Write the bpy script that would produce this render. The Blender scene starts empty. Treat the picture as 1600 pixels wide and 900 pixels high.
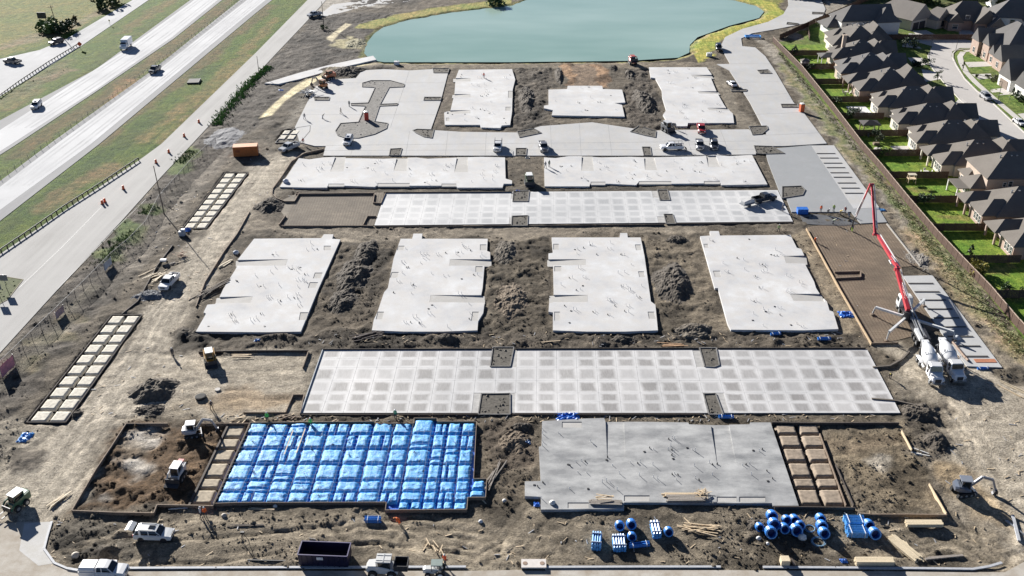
import bpy, bmesh, math, random
import numpy as np
from mathutils import Vector, Matrix, Euler
sc = bpy.context.scene
R = math.radians
rnd = random.Random(7)

# ------------------------------------------------------------------ camera, sky, sun, exposure
FPX, PITCH, CAMH = 1576.0, math.atan(880/1576.0), 94.8      # focal length (in 1600 px), downward pitch, flying height (m)
CP, SP = math.cos(PITCH), math.sin(PITCH)
cam = bpy.data.cameras.new('camera'); cam_o = bpy.data.objects.new('camera', cam)
sc.collection.objects.link(cam_o); sc.camera = cam_o
cam.sensor_width = 36; cam.lens = 36*FPX/1600; cam.clip_start = 1; cam.clip_end = 9000
cam_o.location = (0, 0, CAMH); cam_o.rotation_euler = (math.pi/2-PITCH, 0, 0)
SUN_AZ, SUN_EL = R(-33.5), R(20)                            # azimuth clockwise from +Y
sd = Vector((math.sin(SUN_AZ)*math.cos(SUN_EL), math.cos(SUN_AZ)*math.cos(SUN_EL), math.sin(SUN_EL)))
sl = bpy.data.lights.new('sun', 'SUN'); sl.energy = 5.0; sl.angle = R(0.53); sl.color = (1, 0.965, 0.91)
slo = bpy.data.objects.new('sun', sl); sc.collection.objects.link(slo)
slo.rotation_euler = sd.to_track_quat('Z', 'Y').to_euler(); slo.location = (-60, 200, 150)
w = bpy.data.worlds.new('World'); sc.world = w; w.use_nodes = True
sky = w.node_tree.nodes.new('ShaderNodeTexSky'); sky.sky_type = 'NISHITA'; sky.sun_disc = False
sky.sun_elevation = SUN_EL; sky.sun_rotation = SUN_AZ; sky.dust_density = 0.15; sky.air_density = 0.38; sky.ozone_density = 1.5
w.node_tree.links.new(sky.outputs[0], w.node_tree.nodes['Background'].inputs[0])
w.node_tree.nodes['Background'].inputs[1].default_value = 0.05
sc.view_settings.view_transform = 'Standard'; sc.view_settings.look = 'None'
sc.view_settings.exposure = 1.22; sc.view_settings.gamma = 1
sc.cycles.max_bounces = 4; sc.cycles.diffuse_bounces = 2; sc.cycles.glossy_bounces = 2; sc.cycles.transparent_max_bounces = 8

# ------------------------------------------------------------------ survey: plan point of a photo pixel at height z
def G(px, py, z=0.0):
    xc = (px-800)/FPX; yc = (450-py)/FPX
    dy = CP+yc*SP; dz = -SP+yc*CP
    t = (CAMH-z)/-dz
    return (t*xc, t*dy)
def GV(px, py, z=0.0):
    x, y = G(px, py, z); return Vector((x, y, z))
def P3(px, py, X):                                           # point of the upright plane x = X
    zc = FPX*X/(px-800); yd = (py-450)/FPX*zc
    return Vector((X, zc*CP-yd*SP, CAMH-(zc*SP+yd*CP)))
def GP(pts, z=0.0): return [G(a, b, z) for a, b in pts]

# ------------------------------------------------------------------ mesh builder
class MB:
    def __init__(s): s.v = []; s.f = []
    def add(s, vs, fs):
        o = len(s.v); s.v += [tuple(p) for p in vs]; s.f += [tuple(i+o for i in f) for f in fs]; return s
    def box(s, c, d, rz=0, ry=0, rx=0):
        x, y, z = d[0]/2, d[1]/2, d[2]/2
        m = Euler((rx, ry, rz)).to_matrix() if (rz or ry or rx) else None
        P = [(-x,-y,-z),(x,-y,-z),(x,y,-z),(-x,y,-z),(-x,-y,z),(x,-y,z),(x,y,z),(-x,y,z)]
        if m: P = [m @ Vector(p) for p in P]
        s.add([(p[0]+c[0], p[1]+c[1], p[2]+c[2]) for p in P], [(3,2,1,0),(4,5,6,7),(0,1,5,4),(1,2,6,5),(2,3,7,6),(3,0,4,7)]); return s
    def bar(s, a, b, wd, h):                                 # rectangular bar from a to b
        a = Vector(a); b = Vector(b); d = b-a; L = d.length
        if L < 1e-6: return s
        d /= L; up = Vector((0,0,1)) if abs(d.z) < .95 else Vector((0,1,0))
        sd_ = d.cross(up).normalized(); u = sd_.cross(d)
        q = [(-wd/2,-h/2),(wd/2,-h/2),(wd/2,h/2),(-wd/2,h/2)]
        s.add([a+sd_*i+u*j for i, j in q]+[b+sd_*i+u*j for i, j in q], [(0,1,2,3),(7,6,5,4),(4,5,1,0),(5,6,2,1),(6,7,3,2),(7,4,0,3)]); return s
    def cyl(s, a, b, r0, r1=None, n=10, cap=True):
        r1 = r0 if r1 is None else r1
        a = Vector(a); b = Vector(b); d = (b-a).normalized(); up = Vector((0,0,1)) if abs(d.z) < .95 else Vector((1,0,0))
        e = d.cross(up).normalized(); u = e.cross(d); vs = []; fs = []
        for p, r in ((a, r0), (b, r1)):
            for k in range(n):
                t = 2*math.pi*k/n; vs.append(p+e*(r*math.cos(t))+u*(r*math.sin(t)))
        for k in range(n): fs.append((k, (k+1)%n, n+(k+1)%n, n+k))
        if cap: fs += [tuple(range(n-1,-1,-1)), tuple(range(n,2*n))]
        s.add(vs, fs); return s
    def lathe(s, a, d, prof, n=14):                          # prof: (distance along d, radius)
        a = Vector(a); d = Vector(d).normalized(); up = Vector((0,0,1)) if abs(d.z) < .95 else Vector((1,0,0))
        e = d.cross(up).normalized(); u = e.cross(d); vs = []; fs = []
        for t_, r in prof:
            for k in range(n):
                t = 2*math.pi*k/n; vs.append(a+d*t_+e*(r*math.cos(t))+u*(r*math.sin(t)))
        for i in range(len(prof)-1):
            for k in range(n): fs.append((i*n+k, i*n+(k+1)%n, (i+1)*n+(k+1)%n, (i+1)*n+k))
        fs += [tuple(range(n-1,-1,-1)), tuple(range((len(prof)-1)*n, len(prof)*n))]
        s.add(vs, fs); return s
    def tube(s, pts, r, n=6):
        for i in range(len(pts)-1): s.cyl(pts[i], pts[i+1], r, r, n, True)
        return s
    def loft(s, rings):
        n = len(rings[0]); vs = [p for q in rings for p in q]; fs = []
        for i in range(len(rings)-1):
            for k in range(n): fs.append((i*n+k, (i+1)*n+k, (i+1)*n+(k+1)%n, i*n+(k+1)%n))
        fs += [tuple(range(n)), tuple(range(len(rings)*n-1, (len(rings)-1)*n-1, -1))]
        s.add(vs, fs); return s
    def prism(s, poly, z0, z1):                              # upright prism of a plan polygon
        a = sum(poly[i][0]*poly[(i+1)%len(poly)][1]-poly[(i+1)%len(poly)][0]*poly[i][1] for i in range(len(poly)))
        if a < 0: poly = poly[::-1]
        n = len(poly)
        f = lambda z, p: z(p) if callable(z) else z
        s.add([(p[0],p[1],f(z0,p)) for p in poly]+[(p[0],p[1],f(z1,p)) for p in poly],
              [tuple(range(n-1,-1,-1)), tuple(range(n,2*n))]+[(i,(i+1)%n,n+(i+1)%n,n+i) for i in range(n)]); return s
    def build(s, name, mat, parent=None, smooth=False, kind=None):
        me = bpy.data.meshes.new(name)
        o_ = parent_loc(parent)
        me.from_pydata([(p[0]-o_[0], p[1]-o_[1], p[2]-o_[2]) for p in s.v], [], s.f)
        if any(len(f) > 4 for f in s.f):
            bm = bmesh.new(); bm.from_mesh(me)
            bmesh.ops.triangulate(bm, faces=[f for f in bm.faces if len(f.verts) > 4]); bm.to_mesh(me); bm.free()
        me.materials.append(mat)
        if smooth: me.polygons.foreach_set('use_smooth', [True]*len(me.polygons))
        me.update()
        o = bpy.data.objects.new(name, me); sc.collection.objects.link(o)
        if parent: o.parent = parent
        if kind: o['kind'] = kind
        return o
def parent_loc(p):
    v = Vector((0,0,0))
    while p: v += p.location; p = p.parent
    return v
def thing(name, label, cat, loc=(0,0,0), rz=0, group=None):
    o = bpy.data.objects.new(name, None); sc.collection.objects.link(o)
    o.location = loc; o.rotation_euler = (0,0,rz); o['label'] = label; o['category'] = cat
    o.empty_display_size = .2
    if group: o['group'] = group
    return o
def tag(o, label, cat, group=None):
    o['label'] = label; o['category'] = cat
    if group: o['group'] = group
    return o
def move(o, loc, rz=0):
    o.location = loc; o.rotation_euler = (0,0,rz); return o
def copy_tree(o, parent=None):
    c = o.copy(); sc.collection.objects.link(c); c.parent = parent
    for ch in o.children: copy_tree(ch, c)
    return c
def share(src, name, loc, parent, rz=0, scale=None):         # one more object of the same mesh, as a part
    o = bpy.data.objects.new(name, src if isinstance(src, bpy.types.Mesh) else src.data); sc.collection.objects.link(o)
    o.parent = parent; o.location = Vector(loc)-parent_loc(parent); o.rotation_euler = (0,0,rz)
    if scale: o.scale = scale
    return o

# ------------------------------------------------------------------ materials
def nd(nt, t, **k):
    n = nt.nodes.new(t)
    for a, b in k.items():
        if a.startswith('i_'):
            n.inputs[a[2:].replace('_', ' ')].default_value = b
        else: setattr(n, a, b)
    return n
def base_mat(name):
    m = bpy.data.materials.new(name); m.use_nodes = True
    nt = m.node_tree; return m, nt, nt.nodes['Principled BSDF']
def noise_val(nt, scale, detail=5, rough=.6, coord='Object', stretch=None):
    tc = nd(nt, 'ShaderNodeTexCoord'); src = tc.outputs[coord]
    if coord == 'World':
        pass
    if stretch:
        mp = nd(nt, 'ShaderNodeMapping'); mp.inputs['Scale'].default_value = stretch
        nt.links.new(src, mp.inputs['Vector']); src = mp.outputs['Vector']
    n = nd(nt, 'ShaderNodeTexNoise'); n.inputs['Scale'].default_value = scale
    n.inputs['Detail'].default_value = detail; n.inputs['Roughness'].default_value = rough
    nt.links.new(src, n.inputs['Vector']); return n.outputs['Fac']
def geo_noise(nt, scale, detail=5, rough=.6, stretch=None):  # noise over the real place (metres)
    g = nd(nt, 'ShaderNodeNewGeometry'); src = g.outputs['Position']
    if stretch:
        if len(stretch) > 3:
            mr = nd(nt, 'ShaderNodeMapping'); mr.inputs['Rotation'].default_value = (0,0,-stretch[3])
            nt.links.new(src, mr.inputs['Vector']); src = mr.outputs['Vector']
        mp = nd(nt, 'ShaderNodeMapping'); mp.inputs['Scale'].default_value = stretch[:3]
        nt.links.new(src, mp.inputs['Vector']); src = mp.outputs['Vector']
    n = nd(nt, 'ShaderNodeTexNoise'); n.inputs['Scale'].default_value = scale
    n.inputs['Detail'].default_value = detail; n.inputs['Roughness'].default_value = rough
    nt.links.new(src, n.inputs['Vector']); return n.outputs['Fac']
def rng(nt, v, a, b, c, d):
    n = nd(nt, 'ShaderNodeMapRange'); n.inputs[1].default_value = a; n.inputs[2].default_value = b
    n.inputs[3].default_value = c; n.inputs[4].default_value = d; nt.links.new(v, n.inputs[0]); return n.outputs[0]
def mth(nt, op, a, b):
    n = nd(nt, 'ShaderNodeMath', operation=op)
    for i, x in enumerate((a, b)):
        if isinstance(x, (int, float)): n.inputs[i].default_value = x
        else: nt.links.new(x, n.inputs[i])
    return n.outputs[0]
def mixc(nt, f, a, b, mode='MIX'):
    n = nd(nt, 'ShaderNodeMix', data_type='RGBA', blend_type=mode)
    for s, x in (('Factor', f), ('A', a), ('B', b)):
        sock = [i for i in n.inputs if i.name == s and (s == 'Factor' and i.type == 'VALUE' or s != 'Factor' and i.type == 'RGBA')][0]
        if isinstance(x, (int, float)): sock.default_value = x
        elif isinstance(x, (tuple, list)): sock.default_value = (*x[:3], 1)
        else: nt.links.new(x, sock)
    return [o for o in n.outputs if o.type == 'RGBA'][0]
def bump(nt, p, v, strength, dist=.05):
    b = nd(nt, 'ShaderNodeBump'); b.inputs['Strength'].default_value = strength; b.inputs['Distance'].default_value = dist
    nt.links.new(v, b.inputs['Height']); nt.links.new(b.outputs[0], p.inputs['Normal'])
MATS = {}
def mat(name, col, rough=.8, var=.25, scale=2.0, bmp=0, metal=0, coat=0, spec=.5, local=False):
    if name in MATS: return MATS[name]
    m, nt, p = base_mat(name)
    p.inputs['Roughness'].default_value = rough; p.inputs['Metallic'].default_value = metal
    p.inputs['Specular IOR Level'].default_value = spec
    if coat: p.inputs['Coat Weight'].default_value = coat; p.inputs['Coat Roughness'].default_value = .08
    f = noise_val(nt, scale, 6, .62) if local else geo_noise(nt, scale, 6, .62)
    lo = tuple(c*(1-var) for c in col); hi = tuple(min(1, c*(1+var)) for c in col)
    nt.links.new(mixc(nt, rng(nt, f, .3, .7, 0, 1), lo, hi), p.inputs['Base Color'])
    if bmp: bump(nt, p, f, bmp, .04)
    MATS[name] = m; return m
HDIR = (1.5,.07,1,-.075)
def conc(name, c0, c1, c2, s1=.18, s2=1.6, rough=.75, streak=None, bmp=.08):    # mottled concrete: big stains, clouds and fine grain
    if name in MATS: return MATS[name]
    m, nt, p = base_mat(name)
    a = rng(nt, geo_noise(nt, s1, 5, .62), .36, .64, 0, 1)
    b = rng(nt, geo_noise(nt, s2, 6, .65, streak), .38, .66, 0, 1)
    c = geo_noise(nt, 9, 3, .7)
    col = mixc(nt, b, mixc(nt, a, c0, c1), c2)
    col = mixc(nt, 1.0, col, mixc(nt, rng(nt, c, .35, .65, 0, 1), (.90,.90,.90), (1.06,1.06,1.06)), 'MULTIPLY')
    nt.links.new(col, p.inputs['Base Color']); p.inputs['Roughness'].default_value = min(.95, rough+.1); p.inputs['Specular IOR Level'].default_value = .25
    if bmp: bump(nt, p, c, bmp, .03)
    MATS[name] = m; return m
WHITE_SLAB = lambda: conc('white_slab_concrete', (.47,.47,.475), (.66,.66,.655), (.57,.55,.525), .11, .40, .8)
GREY_SLAB = lambda: conc('grey_slab_concrete', (.21,.215,.22), (.30,.30,.30), (.47,.47,.46), .22, .30, .72, (.7,1.4,1))
PAVE = lambda: conc('pale_paving_concrete', (.41,.41,.41), (.50,.50,.50), (.47,.455,.43), .10, .5, .72, (1,.35,1))
FRESH = lambda: conc('fresh_grey_concrete', (.30,.31,.315), (.35,.355,.36), (.32,.325,.325), .1, .5, .55)
ROADC = lambda: conc('frontage_road_concrete', (.34,.33,.315), (.41,.40,.385), (.44,.43,.41), .06, .35, .8, HDIR)
RECESS = lambda: conc('recessed_patio_concrete', (.40,.39,.37), (.50,.49,.47), (.46,.44,.41), .3, 1.5, .8)
WOOD = lambda: mat('raw_lumber', (.60,.47,.31), .75, .22, 6, .1)
OLDWOOD = lambda: mat('weathered_form_board', (.22,.165,.12), .85, .35, 4, .1)
DARKWOOD = lambda: mat('dark_wet_form_board', (.075,.06,.05), .85, .4, 4, .1)
PVC = lambda: mat('white_pvc', (.75,.74,.72), .45, .06)
BLACKPL = lambda: mat('black_plastic', (.02,.02,.022), .5, .2)
TYRE = lambda: mat('tyre_rubber', (.022,.022,.022), .85, .3, 5)
STEEL = lambda: mat('galvanised_steel', (.42,.43,.44), .45, .15, 4, 0, .7)
DARKSTEEL = lambda: mat('dark_steel', (.06,.06,.065), .5, .3, 4, 0, .5)
CHROME = lambda: mat('bright_metal', (.6,.6,.6), .25, .1, 4, 0, .9)
BLUEPL = lambda: mat('blue_plastic', (.035,.16,.55), .38, .3, 3, .1)
BLUELT = lambda: mat('light_blue_wrap', (.10,.33,.72), .35, .35, 5, .2)
def paint(name, col, rough=.28): return mat('paint_'+name, col, rough, .04, 1, 0, 0, .7, .5, True)
def glass():
    if 'car_glass' in MATS: return MATS['car_glass']
    m, nt, p = base_mat('car_glass'); p.inputs['Roughness'].default_value = .06; p.inputs['Specular IOR Level'].default_value = .8
    f = noise_val(nt, 1.5); nt.links.new(mixc(nt, f, (.010,.013,.016), (.022,.026,.03)), p.inputs['Base Color'])
    MATS['car_glass'] = m; return m
# ------------------------------------------------------------------ plan data (photo pixels, see G)
SLABS = {
 'S1': [(397,373),(371,406),(375,408),(366,424),(349,451),(342,466),(336,475),(324,476),(318,488),(322,490),(306,518),(418,519),(470,518),(498,450),(532,374),(519,373),(521,366),(506,366),(502,372)],
 'S2': [(626,373),(615,404),(606,450),(600,457),(590,487),(584,500),(581,516),(632,518),(692,518),(746,516),(747,502),(755,489),(757,474),(750,472),(752,460),(754,450),(757,415),(766,405),(766,394),(761,392),(762,373),(659,373),(660,365),(646,365),(644,373)],
 'S3': [(862,371),(864,395),(857,396),(857,405),(864,406),(865,450),(865,472),(858,474),(857,487),(864,488),(864,516),(917,518),(977,518),(1028,516),(1024,476),(1017,471),(1014,450),(1007,400),(1001,371),(981,371),(980,364),(969,364),(968,371)],
 'S4': [(1094,369),(1117,450),(1122,450),(1137,505),(1142,515),(1256,516),(1310,514),(1302,487),(1296,485),(1292,471),(1282,461),(1275,450),(1272,440),(1259,415),(1257,400),(1252,389),(1245,387),(1235,367),(1125,368),(1123,361),(1109,361),(1110,368)],
 'SA': [(467,247),(483,249),(505,246),(525,245),(540,247),(600,248),(650,246),(668,248),(720,246),(752,245),(789,246),(790,279),(800,282),(800,287),(787,287),(785,293),(715,293),(712,290),(642,290),(588,290),(586,292),(539,290),(512,290),(511,293),(481,293),(437,292)],
 'SB': [(850,246),(868,247),(889,244),(907,244),(940,246),(985,245),(1010,246),(1060,245),(1096,244),(1115,242),(1140,244),(1175,242),(1199,288),(1127,289),(1126,286),(1051,287),(997,285),(994,289),(952,287),(922,287),(921,291),(851,291)],
 'SU1': [(717,109),(800,108),(805,124),(801,140),(800,175),(797,195),(784,196),(782,200),(752,199),(750,195),(695,195),(694,176),(704,172),(710,147),(712,122)],
 'SU2': [(857,140),(886,139),(887,134),(941,134),(942,139),(972,140),(977,160),(960,161),(972,164),(976,182),(862,180),(864,172),(850,169),(850,165),(857,164)],
 'SU3': [(1014,105),(1104,105),(1112,116),(1110,120),(1120,144),(1132,165),(1136,170),(1145,177),(1147,192),(1075,192),(1074,197),(1056,197),(1055,192),(1044,192),(1036,179),(1041,172),(1035,152),(1034,140),(1024,122),(1017,121)],
 'SF': [(847,658),(912,654),(944,653),(946,659),(1007,659),(1075,660),(1077,663),(1109,664),(1171,663),(1172,660),(1204,660),(1248,790),(1208,790),(1206,786),(1117,786),(1023,785),(975,785),(975,795),(845,796),(845,776),(820,775),(820,752),(845,751.5),(842,698),(846,697)],
}
LOT2 = [(505,547),(1355,546),(1407,645),(469,645)]
LOT1 = [(602,301),(1215,297),(1239,346),(585,352)]
BLUEPAD = [(391,661.7),(586,660),(586,663),(647,663),(647,655),(683,655),(683,660),(744.5,660),(740,749.5),(760.5,749.5),(758.7,778.8),(731,778.8),(729.4,797.7),(602,798.6),(603.8,786.4),(373.5,787),(333.5,788.4)]
PAVED = {   # name: (pixels, material, top z, label)
 'west': [(461,198),(480,160),(493,135),(520,124),(556,122),(566,110),(600,108),(640,110),(676,108),(677,114),(700,114),(688,160),(673,203),(722,206),(812,207),(845,197),(925,191),(992,201),(1012,210),(1025,215),(1026,204),(1046,203),(1170,202),(1180,211),(1198,210),(1172,160),(1140,110),(1120,100),(1141,100),(1132,84),(1126,72),(1133,58),(1160,45),(1200,34),(1224,22),(1232,8),(1228,-30),(1270,-30),(1290,14),(1286,24),(1260,36),(1215,45),(1175,52),(1158,60),(1160,72),(1180,74),(1196,88),(1212,112),(1240,160),(1255,175),(1292,224),(1225,228),(1180,228),(1181,241),(1040,243),(805,243),(505,243),(509,228),(492,228),(468,222)],
}
FRESHP = [(1195,233),(1265,227),(1303,227),(1340,288),(1372,324),(1386,347),(1345,349),(1330,331),(1237,331),(1222,292),(1252,291),(1258,297),(1254,305),(1222,310),(1200,252)]
STALL1 = [(1268,228),(1303,227),(1374,324),(1334,326)]
STALL2 = [(1411,431),(1457,430),(1566,574),(1511,572),(1465,511)]
SUBG = [(1262,355),(1300,349),(1386,348),(1438,415),(1409,417),(1412,432),(1440,470),(1467,514),(1400,532),(1362,537),(1350,527),(1315,450)]
BASE1 = [(462,303),(600,301),(585,352),(440,352),(446,340),(430,318)]
BASE2 = [(318,552),(482,548),(470,645),(260,655),(250,640),(300,560)]
FRONT = [(487,-20),(400,82),(252,225),(215,252),(0,397),(-60,436),(-60,470),(10,450),(-60,590),(0,551),(92,450),(190,345),(250,278),(300,225),(397,120),(485,27),(530,-20)]
FRONT = [(500,-20),(400,82),(252,225),(215,252),(0,397),(-200,530),(-200,690),(0,551),(92,450),(190,345),(250,278),(300,225),(397,120),(485,27),(527,-20)]
CWA = [(-300,318),(0,188),(150,108),(300,-2),(330,-25),(390,-25),(347,0),(272,60),(150,143),(22,228),(-100,305),(-300,420)]
CWA_L = [(-300,345),(0,203),(190,82),(297,5),(335,-25),(378,-25),(340,0),(270,57),(150,140),(10,230),(-100,300),(-300,415)]
CWB = [(-200,395),(0,283),(80,223),(235,112),(375,0),(402,-22),(455,-22),(425,0),(400,20),(155,225),(0,345),(-200,490)]
CWB_L = [(-200,402),(0,292),(88,225),(240,115),(386,0),(410,-22),(440,-22),(415,0),(400,12),(142,225),(0,328),(-200,470)]
RAMP = [(-300,130),(0,92),(62,78),(105,60),(207,0),(240,-22),(268,-22),(232,0),(125,73),(82,100),(0,150),(-300,300)]
ROAD_S = [(-80,830),(0,818),(45,815),(81,815),(74,838),(69,858),(85,880),(105,891),(130,892),(728,892),(900,889),(1570,894),(1600,878),(1700,870),(1760,1000),(-90,1000)]
POND = [(568,82),(574,66),(585,52),(600,42),(640,30),(700,20),(760,12),(800,8),(850,-10),(900,-30),(1070,-30),(1130,-4),(1180,8),(1194,18),(1186,28),(1140,40),(1090,58),(1078,70),(1077,82),(1060,90),(980,95),(800,97),(600,97),(580,94)]
STREET = [(1450,55),(1465,57),(1509,62),(1539,67),(1640,70),(1640,76),(1539,75),(1500,75),(1488,80),(1487,88),(1492,100),(1505,122),(1525,142),(1550,160),(1580,190),(1600,207),(1690,290),(1690,340),(1600,242),(1585,225),(1545,192),(1500,155),(1472,125),(1452,100),(1450,85),(1457,72),(1435,66),(1418,60),(1420,52)]
NARROW = [[(413,130),(440,122),(470,113),(520,100),(583,87),(588,93),(530,106),(470,123),(435,131)]]
CITY = [(1255,62),(1264,40),(1300,24),(1420,-25),(1800,-60),(1900,700),(1610,545),(1545,460),(1462,372),(1345,232),(1207,66)]

# ------------------------------------------------------------------ the ground sheet: height field and soil colours
def axis(a, b, steps):
    out = [a]; 
    while out[-1] < b: out.append(out[-1]+steps(out[-1]))
    return np.array(out)
def xstep(x):
    ax = abs(x); return .36 if ax < 78 else (.36+(ax-78)*.006 if ax < 230 else 1.3+(ax-230)*.12)
def ystep(y):
    if y < 88: return .5+(88-y)*.12
    if y < 425: return .32+(y-88)*.0017
    return .9+(y-425)*.10
xr = axis(0, 4200, xstep); XS = np.concatenate([-xr[:0:-1], xr]); YS = axis(-350, 5200, ystep)
NX, NY = len(XS), len(YS)
XX, YY = np.meshgrid(XS, YS)
def hsh(ix, iy, s):
    h = (ix.astype(np.int64)*374761393+iy.astype(np.int64)*668265263+s*974711) & 0x7fffffff
    h = ((h ^ (h >> 13))*1274126177) & 0x7fffffff
    return ((h ^ (h >> 16)) & 0xffff)/65535.0
def vn(x, y, s):
    ix = np.floor(x); iy = np.floor(y); fx = x-ix; fy = y-iy
    fx = fx*fx*(3-2*fx); fy = fy*fy*(3-2*fy); ix = ix.astype(np.int64); iy = iy.astype(np.int64)
    a = hsh(ix,iy,s); b = hsh(ix+1,iy,s); c = hsh(ix,iy+1,s); d = hsh(ix+1,iy+1,s)
    return (a+(b-a)*fx)*(1-fy)+(c+(d-c)*fx)*fy
def fbm(x, y, s, octv=4, g=.5):
    t = 0; a = 1; n = 0
    for k in range(octv):
        t = t+a*vn(x*2**k, y*2**k, s+k*17); n += a; a *= g
    return t/n-.5
WXX = XX+fbm(XX/5, YY/5, 11, 4, .6)*6; WYY = YY+fbm(XX/5, YY/5, 51, 4, .6)*6
def win(xs, ys, m):
    return (slice(max(0, np.searchsorted(YS, min(ys)-m)), np.searchsorted(YS, max(ys)+m)),
            slice(max(0, np.searchsorted(XS, min(xs)-m)), np.searchsorted(XS, max(xs)+m)))
def seg_d(X, Y, a, b):
    dx, dy = b[0]-a[0], b[1]-a[1]; L = dx*dx+dy*dy+1e-9
    t = np.clip(((X-a[0])*dx+(Y-a[1])*dy)/L, 0, 1)
    return np.hypot(X-a[0]-t*dx, Y-a[1]-t*dy)
def sdf(poly, X, Y):
    d = np.full(X.shape, 1e9); ins = np.zeros(X.shape, bool)
    for i in range(len(poly)):
        a, b = poly[i], poly[(i+1)%len(poly)]
        d = np.minimum(d, seg_d(X, Y, a, b))
        c = ((a[1] > Y) != (b[1] > Y)) & (X < (b[0]-a[0])*(Y-a[1])/(b[1]-a[1]+1e-12)+a[0]); ins ^= c
    return np.where(ins, -d, d)
def sst(a, b, v):
    t = np.clip((v-a)/(b-a), 0, 1); return t*t*(3-2*t)
COL = np.zeros((NY, NX, 4)); AMP = np.zeros((NY, NX)); EXTRA = np.zeros((NY, NX))
COL[:] = (.125,.108,.086,0); AMP[:] = .16
def zone(pts, col, amp, soft=1.0, grass=0, strength=1.0, warp=True, world=False):
    P = pts if world else GP(pts)
    s = win([p[0] for p in P], [p[1] for p in P], 6+soft)
    d = sdf(P, (WXX if warp else XX)[s], (WYY if warp else YY)[s])
    wgt = sst(soft, -soft, d)*strength
    COL[s] = COL[s]*(1-wgt[..., None])+np.array((*col, grass))*wgt[..., None]
    AMP[s] = AMP[s]*(1-wgt)+amp*wgt
def stroke(pts, width, col, amp, soft=1.0, strength=.9, ruts=0, depth=.05, grass=0):
    P = GP(pts)
    s = win([p[0] for p in P], [p[1] for p in P], 6+soft+width)
    X, Y = WXX[s], WYY[s]; d = np.full(X.shape, 1e9); d2 = np.full(X.shape, 1e9)
    for a, b in zip(P, P[1:]):
        d = np.minimum(d, seg_d(X, Y, a, b))
        if ruts: d2 = np.minimum(d2, seg_d(XX[s]+(X-XX[s])*.25, YY[s]+(Y-YY[s])*.25, a, b))
    wgt = sst(width/2+soft, width/2-soft, d)*strength
    COL[s] = COL[s]*(1-wgt[..., None])+np.array((*col, grass))*wgt[..., None]
    AMP[s] = AMP[s]*(1-wgt)+amp*wgt
    if ruts:
        for k in range(ruts):
            o = rnd.uniform(.2, width/2); q_ = np.exp(-((d2-o)/.28)**2)*rnd.uniform(.5,1)*np.clip(.6+fbm(XX[s]/7, YY[s]/7, 60+k, 2)*3, 0, 1); EXTRA[s] -= depth*q_; COL[s] = COL[s]*(1-q_*(.30 if k%3 else -.18))[..., None] if 0 else np.concatenate([COL[s][..., :3]*(1-q_*(.30 if k%3 else -.2))[..., None], COL[s][..., 3:]], -1)
def spot(px, py, rx, ry, col, amp, strength=.8, grass=0):
    n = 14; zone([(px+rx*math.cos(2*math.pi*k/n), py+ry*math.sin(2*math.pi*k/n)) for k in range(n)], col, amp, 1.0, grass, strength)
TAN = (.345,.312,.262); MID = (.2,.17,.135); DARK = (.075,.066,.057); DIRT = (.15,.125,.098); BRN = (.18,.125,.08)
GRN = (.066,.112,.010); DRYG = (.135,.102,.036); LAWN = (.15,.245,.033)
# farmland and verges west
zone([(-900,-200),(520,-200),(497,-10),(400,86),(252,228),(215,255),(0,400),(-900,1000)], GRN, .05, 1, 1, warp=False)
zone([(-900,-300),(206,-30),(207,0),(100,55),(60,72),(0,88),(-900,240)], (.128,.142,.026), .06, 1, 1)
zone([(-20,80),(55,66),(110,48),(200,-2),(170,8),(110,36),(0,70)], (.20,.16,.10), .15, 2, .7, .8)
for pts, wd, c in (([(190,50),(260,5),(300,-20)],5,DRYG),([(60,140),(10,170)],4,DRYG),([(130,118),(175,80),(240,35)],4,(.06,.09,.012)),([(60,130),(100,110)],5,(.22,.17,.12)),
                   ([(20,245),(150,160),(250,85),(330,25),(380,-20)],6,(.105,.075,.034)),([(0,240),(120,160),(240,75)],3,(.065,.09,.014)),([(175,150),(210,125)],3,(.26,.15,.07)),
                   ([(150,225),(200,185),(290,120),(360,60),(420,10)],5,(.11,.08,.04)),([(220,220),(310,150),(380,85),(430,30)],4,(.16,.13,.05)),([(0,360),(80,305),(160,245),(250,180)],6,(.04,.075,.009)),
                   ([(70,325),(120,290),(170,262)],6,(.17,.125,.065)),([(250,222),(300,180),(350,130),(390,88)],3,(.20,.165,.07)),([(300,180),(340,150)],3,(.12,.10,.04)),([(300,130),(330,105)],5,(.04,.08,.009)),
                   ([(0,165),(60,140)],5,(.14,.15,.05))):
    stroke(pts, wd, c, .06, 1.6, .75, grass=1)
zone([(-300,190),(0,152),(82,104),(118,90),(100,112),(60,140),(0,165)], (.12,.12,.06), .2, 2, 1, .7)
# far side: fields and trees beyond the pond
zone([(520,-20),(620,-10),(600,12),(540,8),(500,30),(490,22)], (.33,.31,.28), .03, 1)
zone([(530,-6),(700,-14),(650,5),(560,10)], DARK, .2, 1.5)
# site west strip
zone([(487,30),(520,20),(640,20),(570,90),(440,160),(360,235),(230,400),(90,560),(-60,720),(-300,900),(-300,700),(0,556),(95,452),(250,280),(397,122)], (.09,.081,.072), .26, 1.5)
zone([(-300,830),(0,590),(60,560),(230,390),(330,280),(350,235),(330,230),(170,410),(0,560),(-300,760)], (.16,.145,.125), .16, 1.5)
for p in ((282,262,20,14),(300,240,14,12),(200,365,26,18),(172,400,28,14),(235,330,16,10)): spot(*p, (.10,.15,.04), .1, .75, 1)
for p in ((80,530,40,10),(110,500,30,8),(50,570,30,8)): spot(*p, (.21,.19,.12), .1, .6, .5)
stroke([(140,455),(70,530),(0,610)], 2.2, (.27,.25,.2), .08, .8, .6)
stroke([(345,250),(300,300),(240,360),(180,440)], 5, (.20,.18,.155), .15, 1.5, .7)
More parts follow.
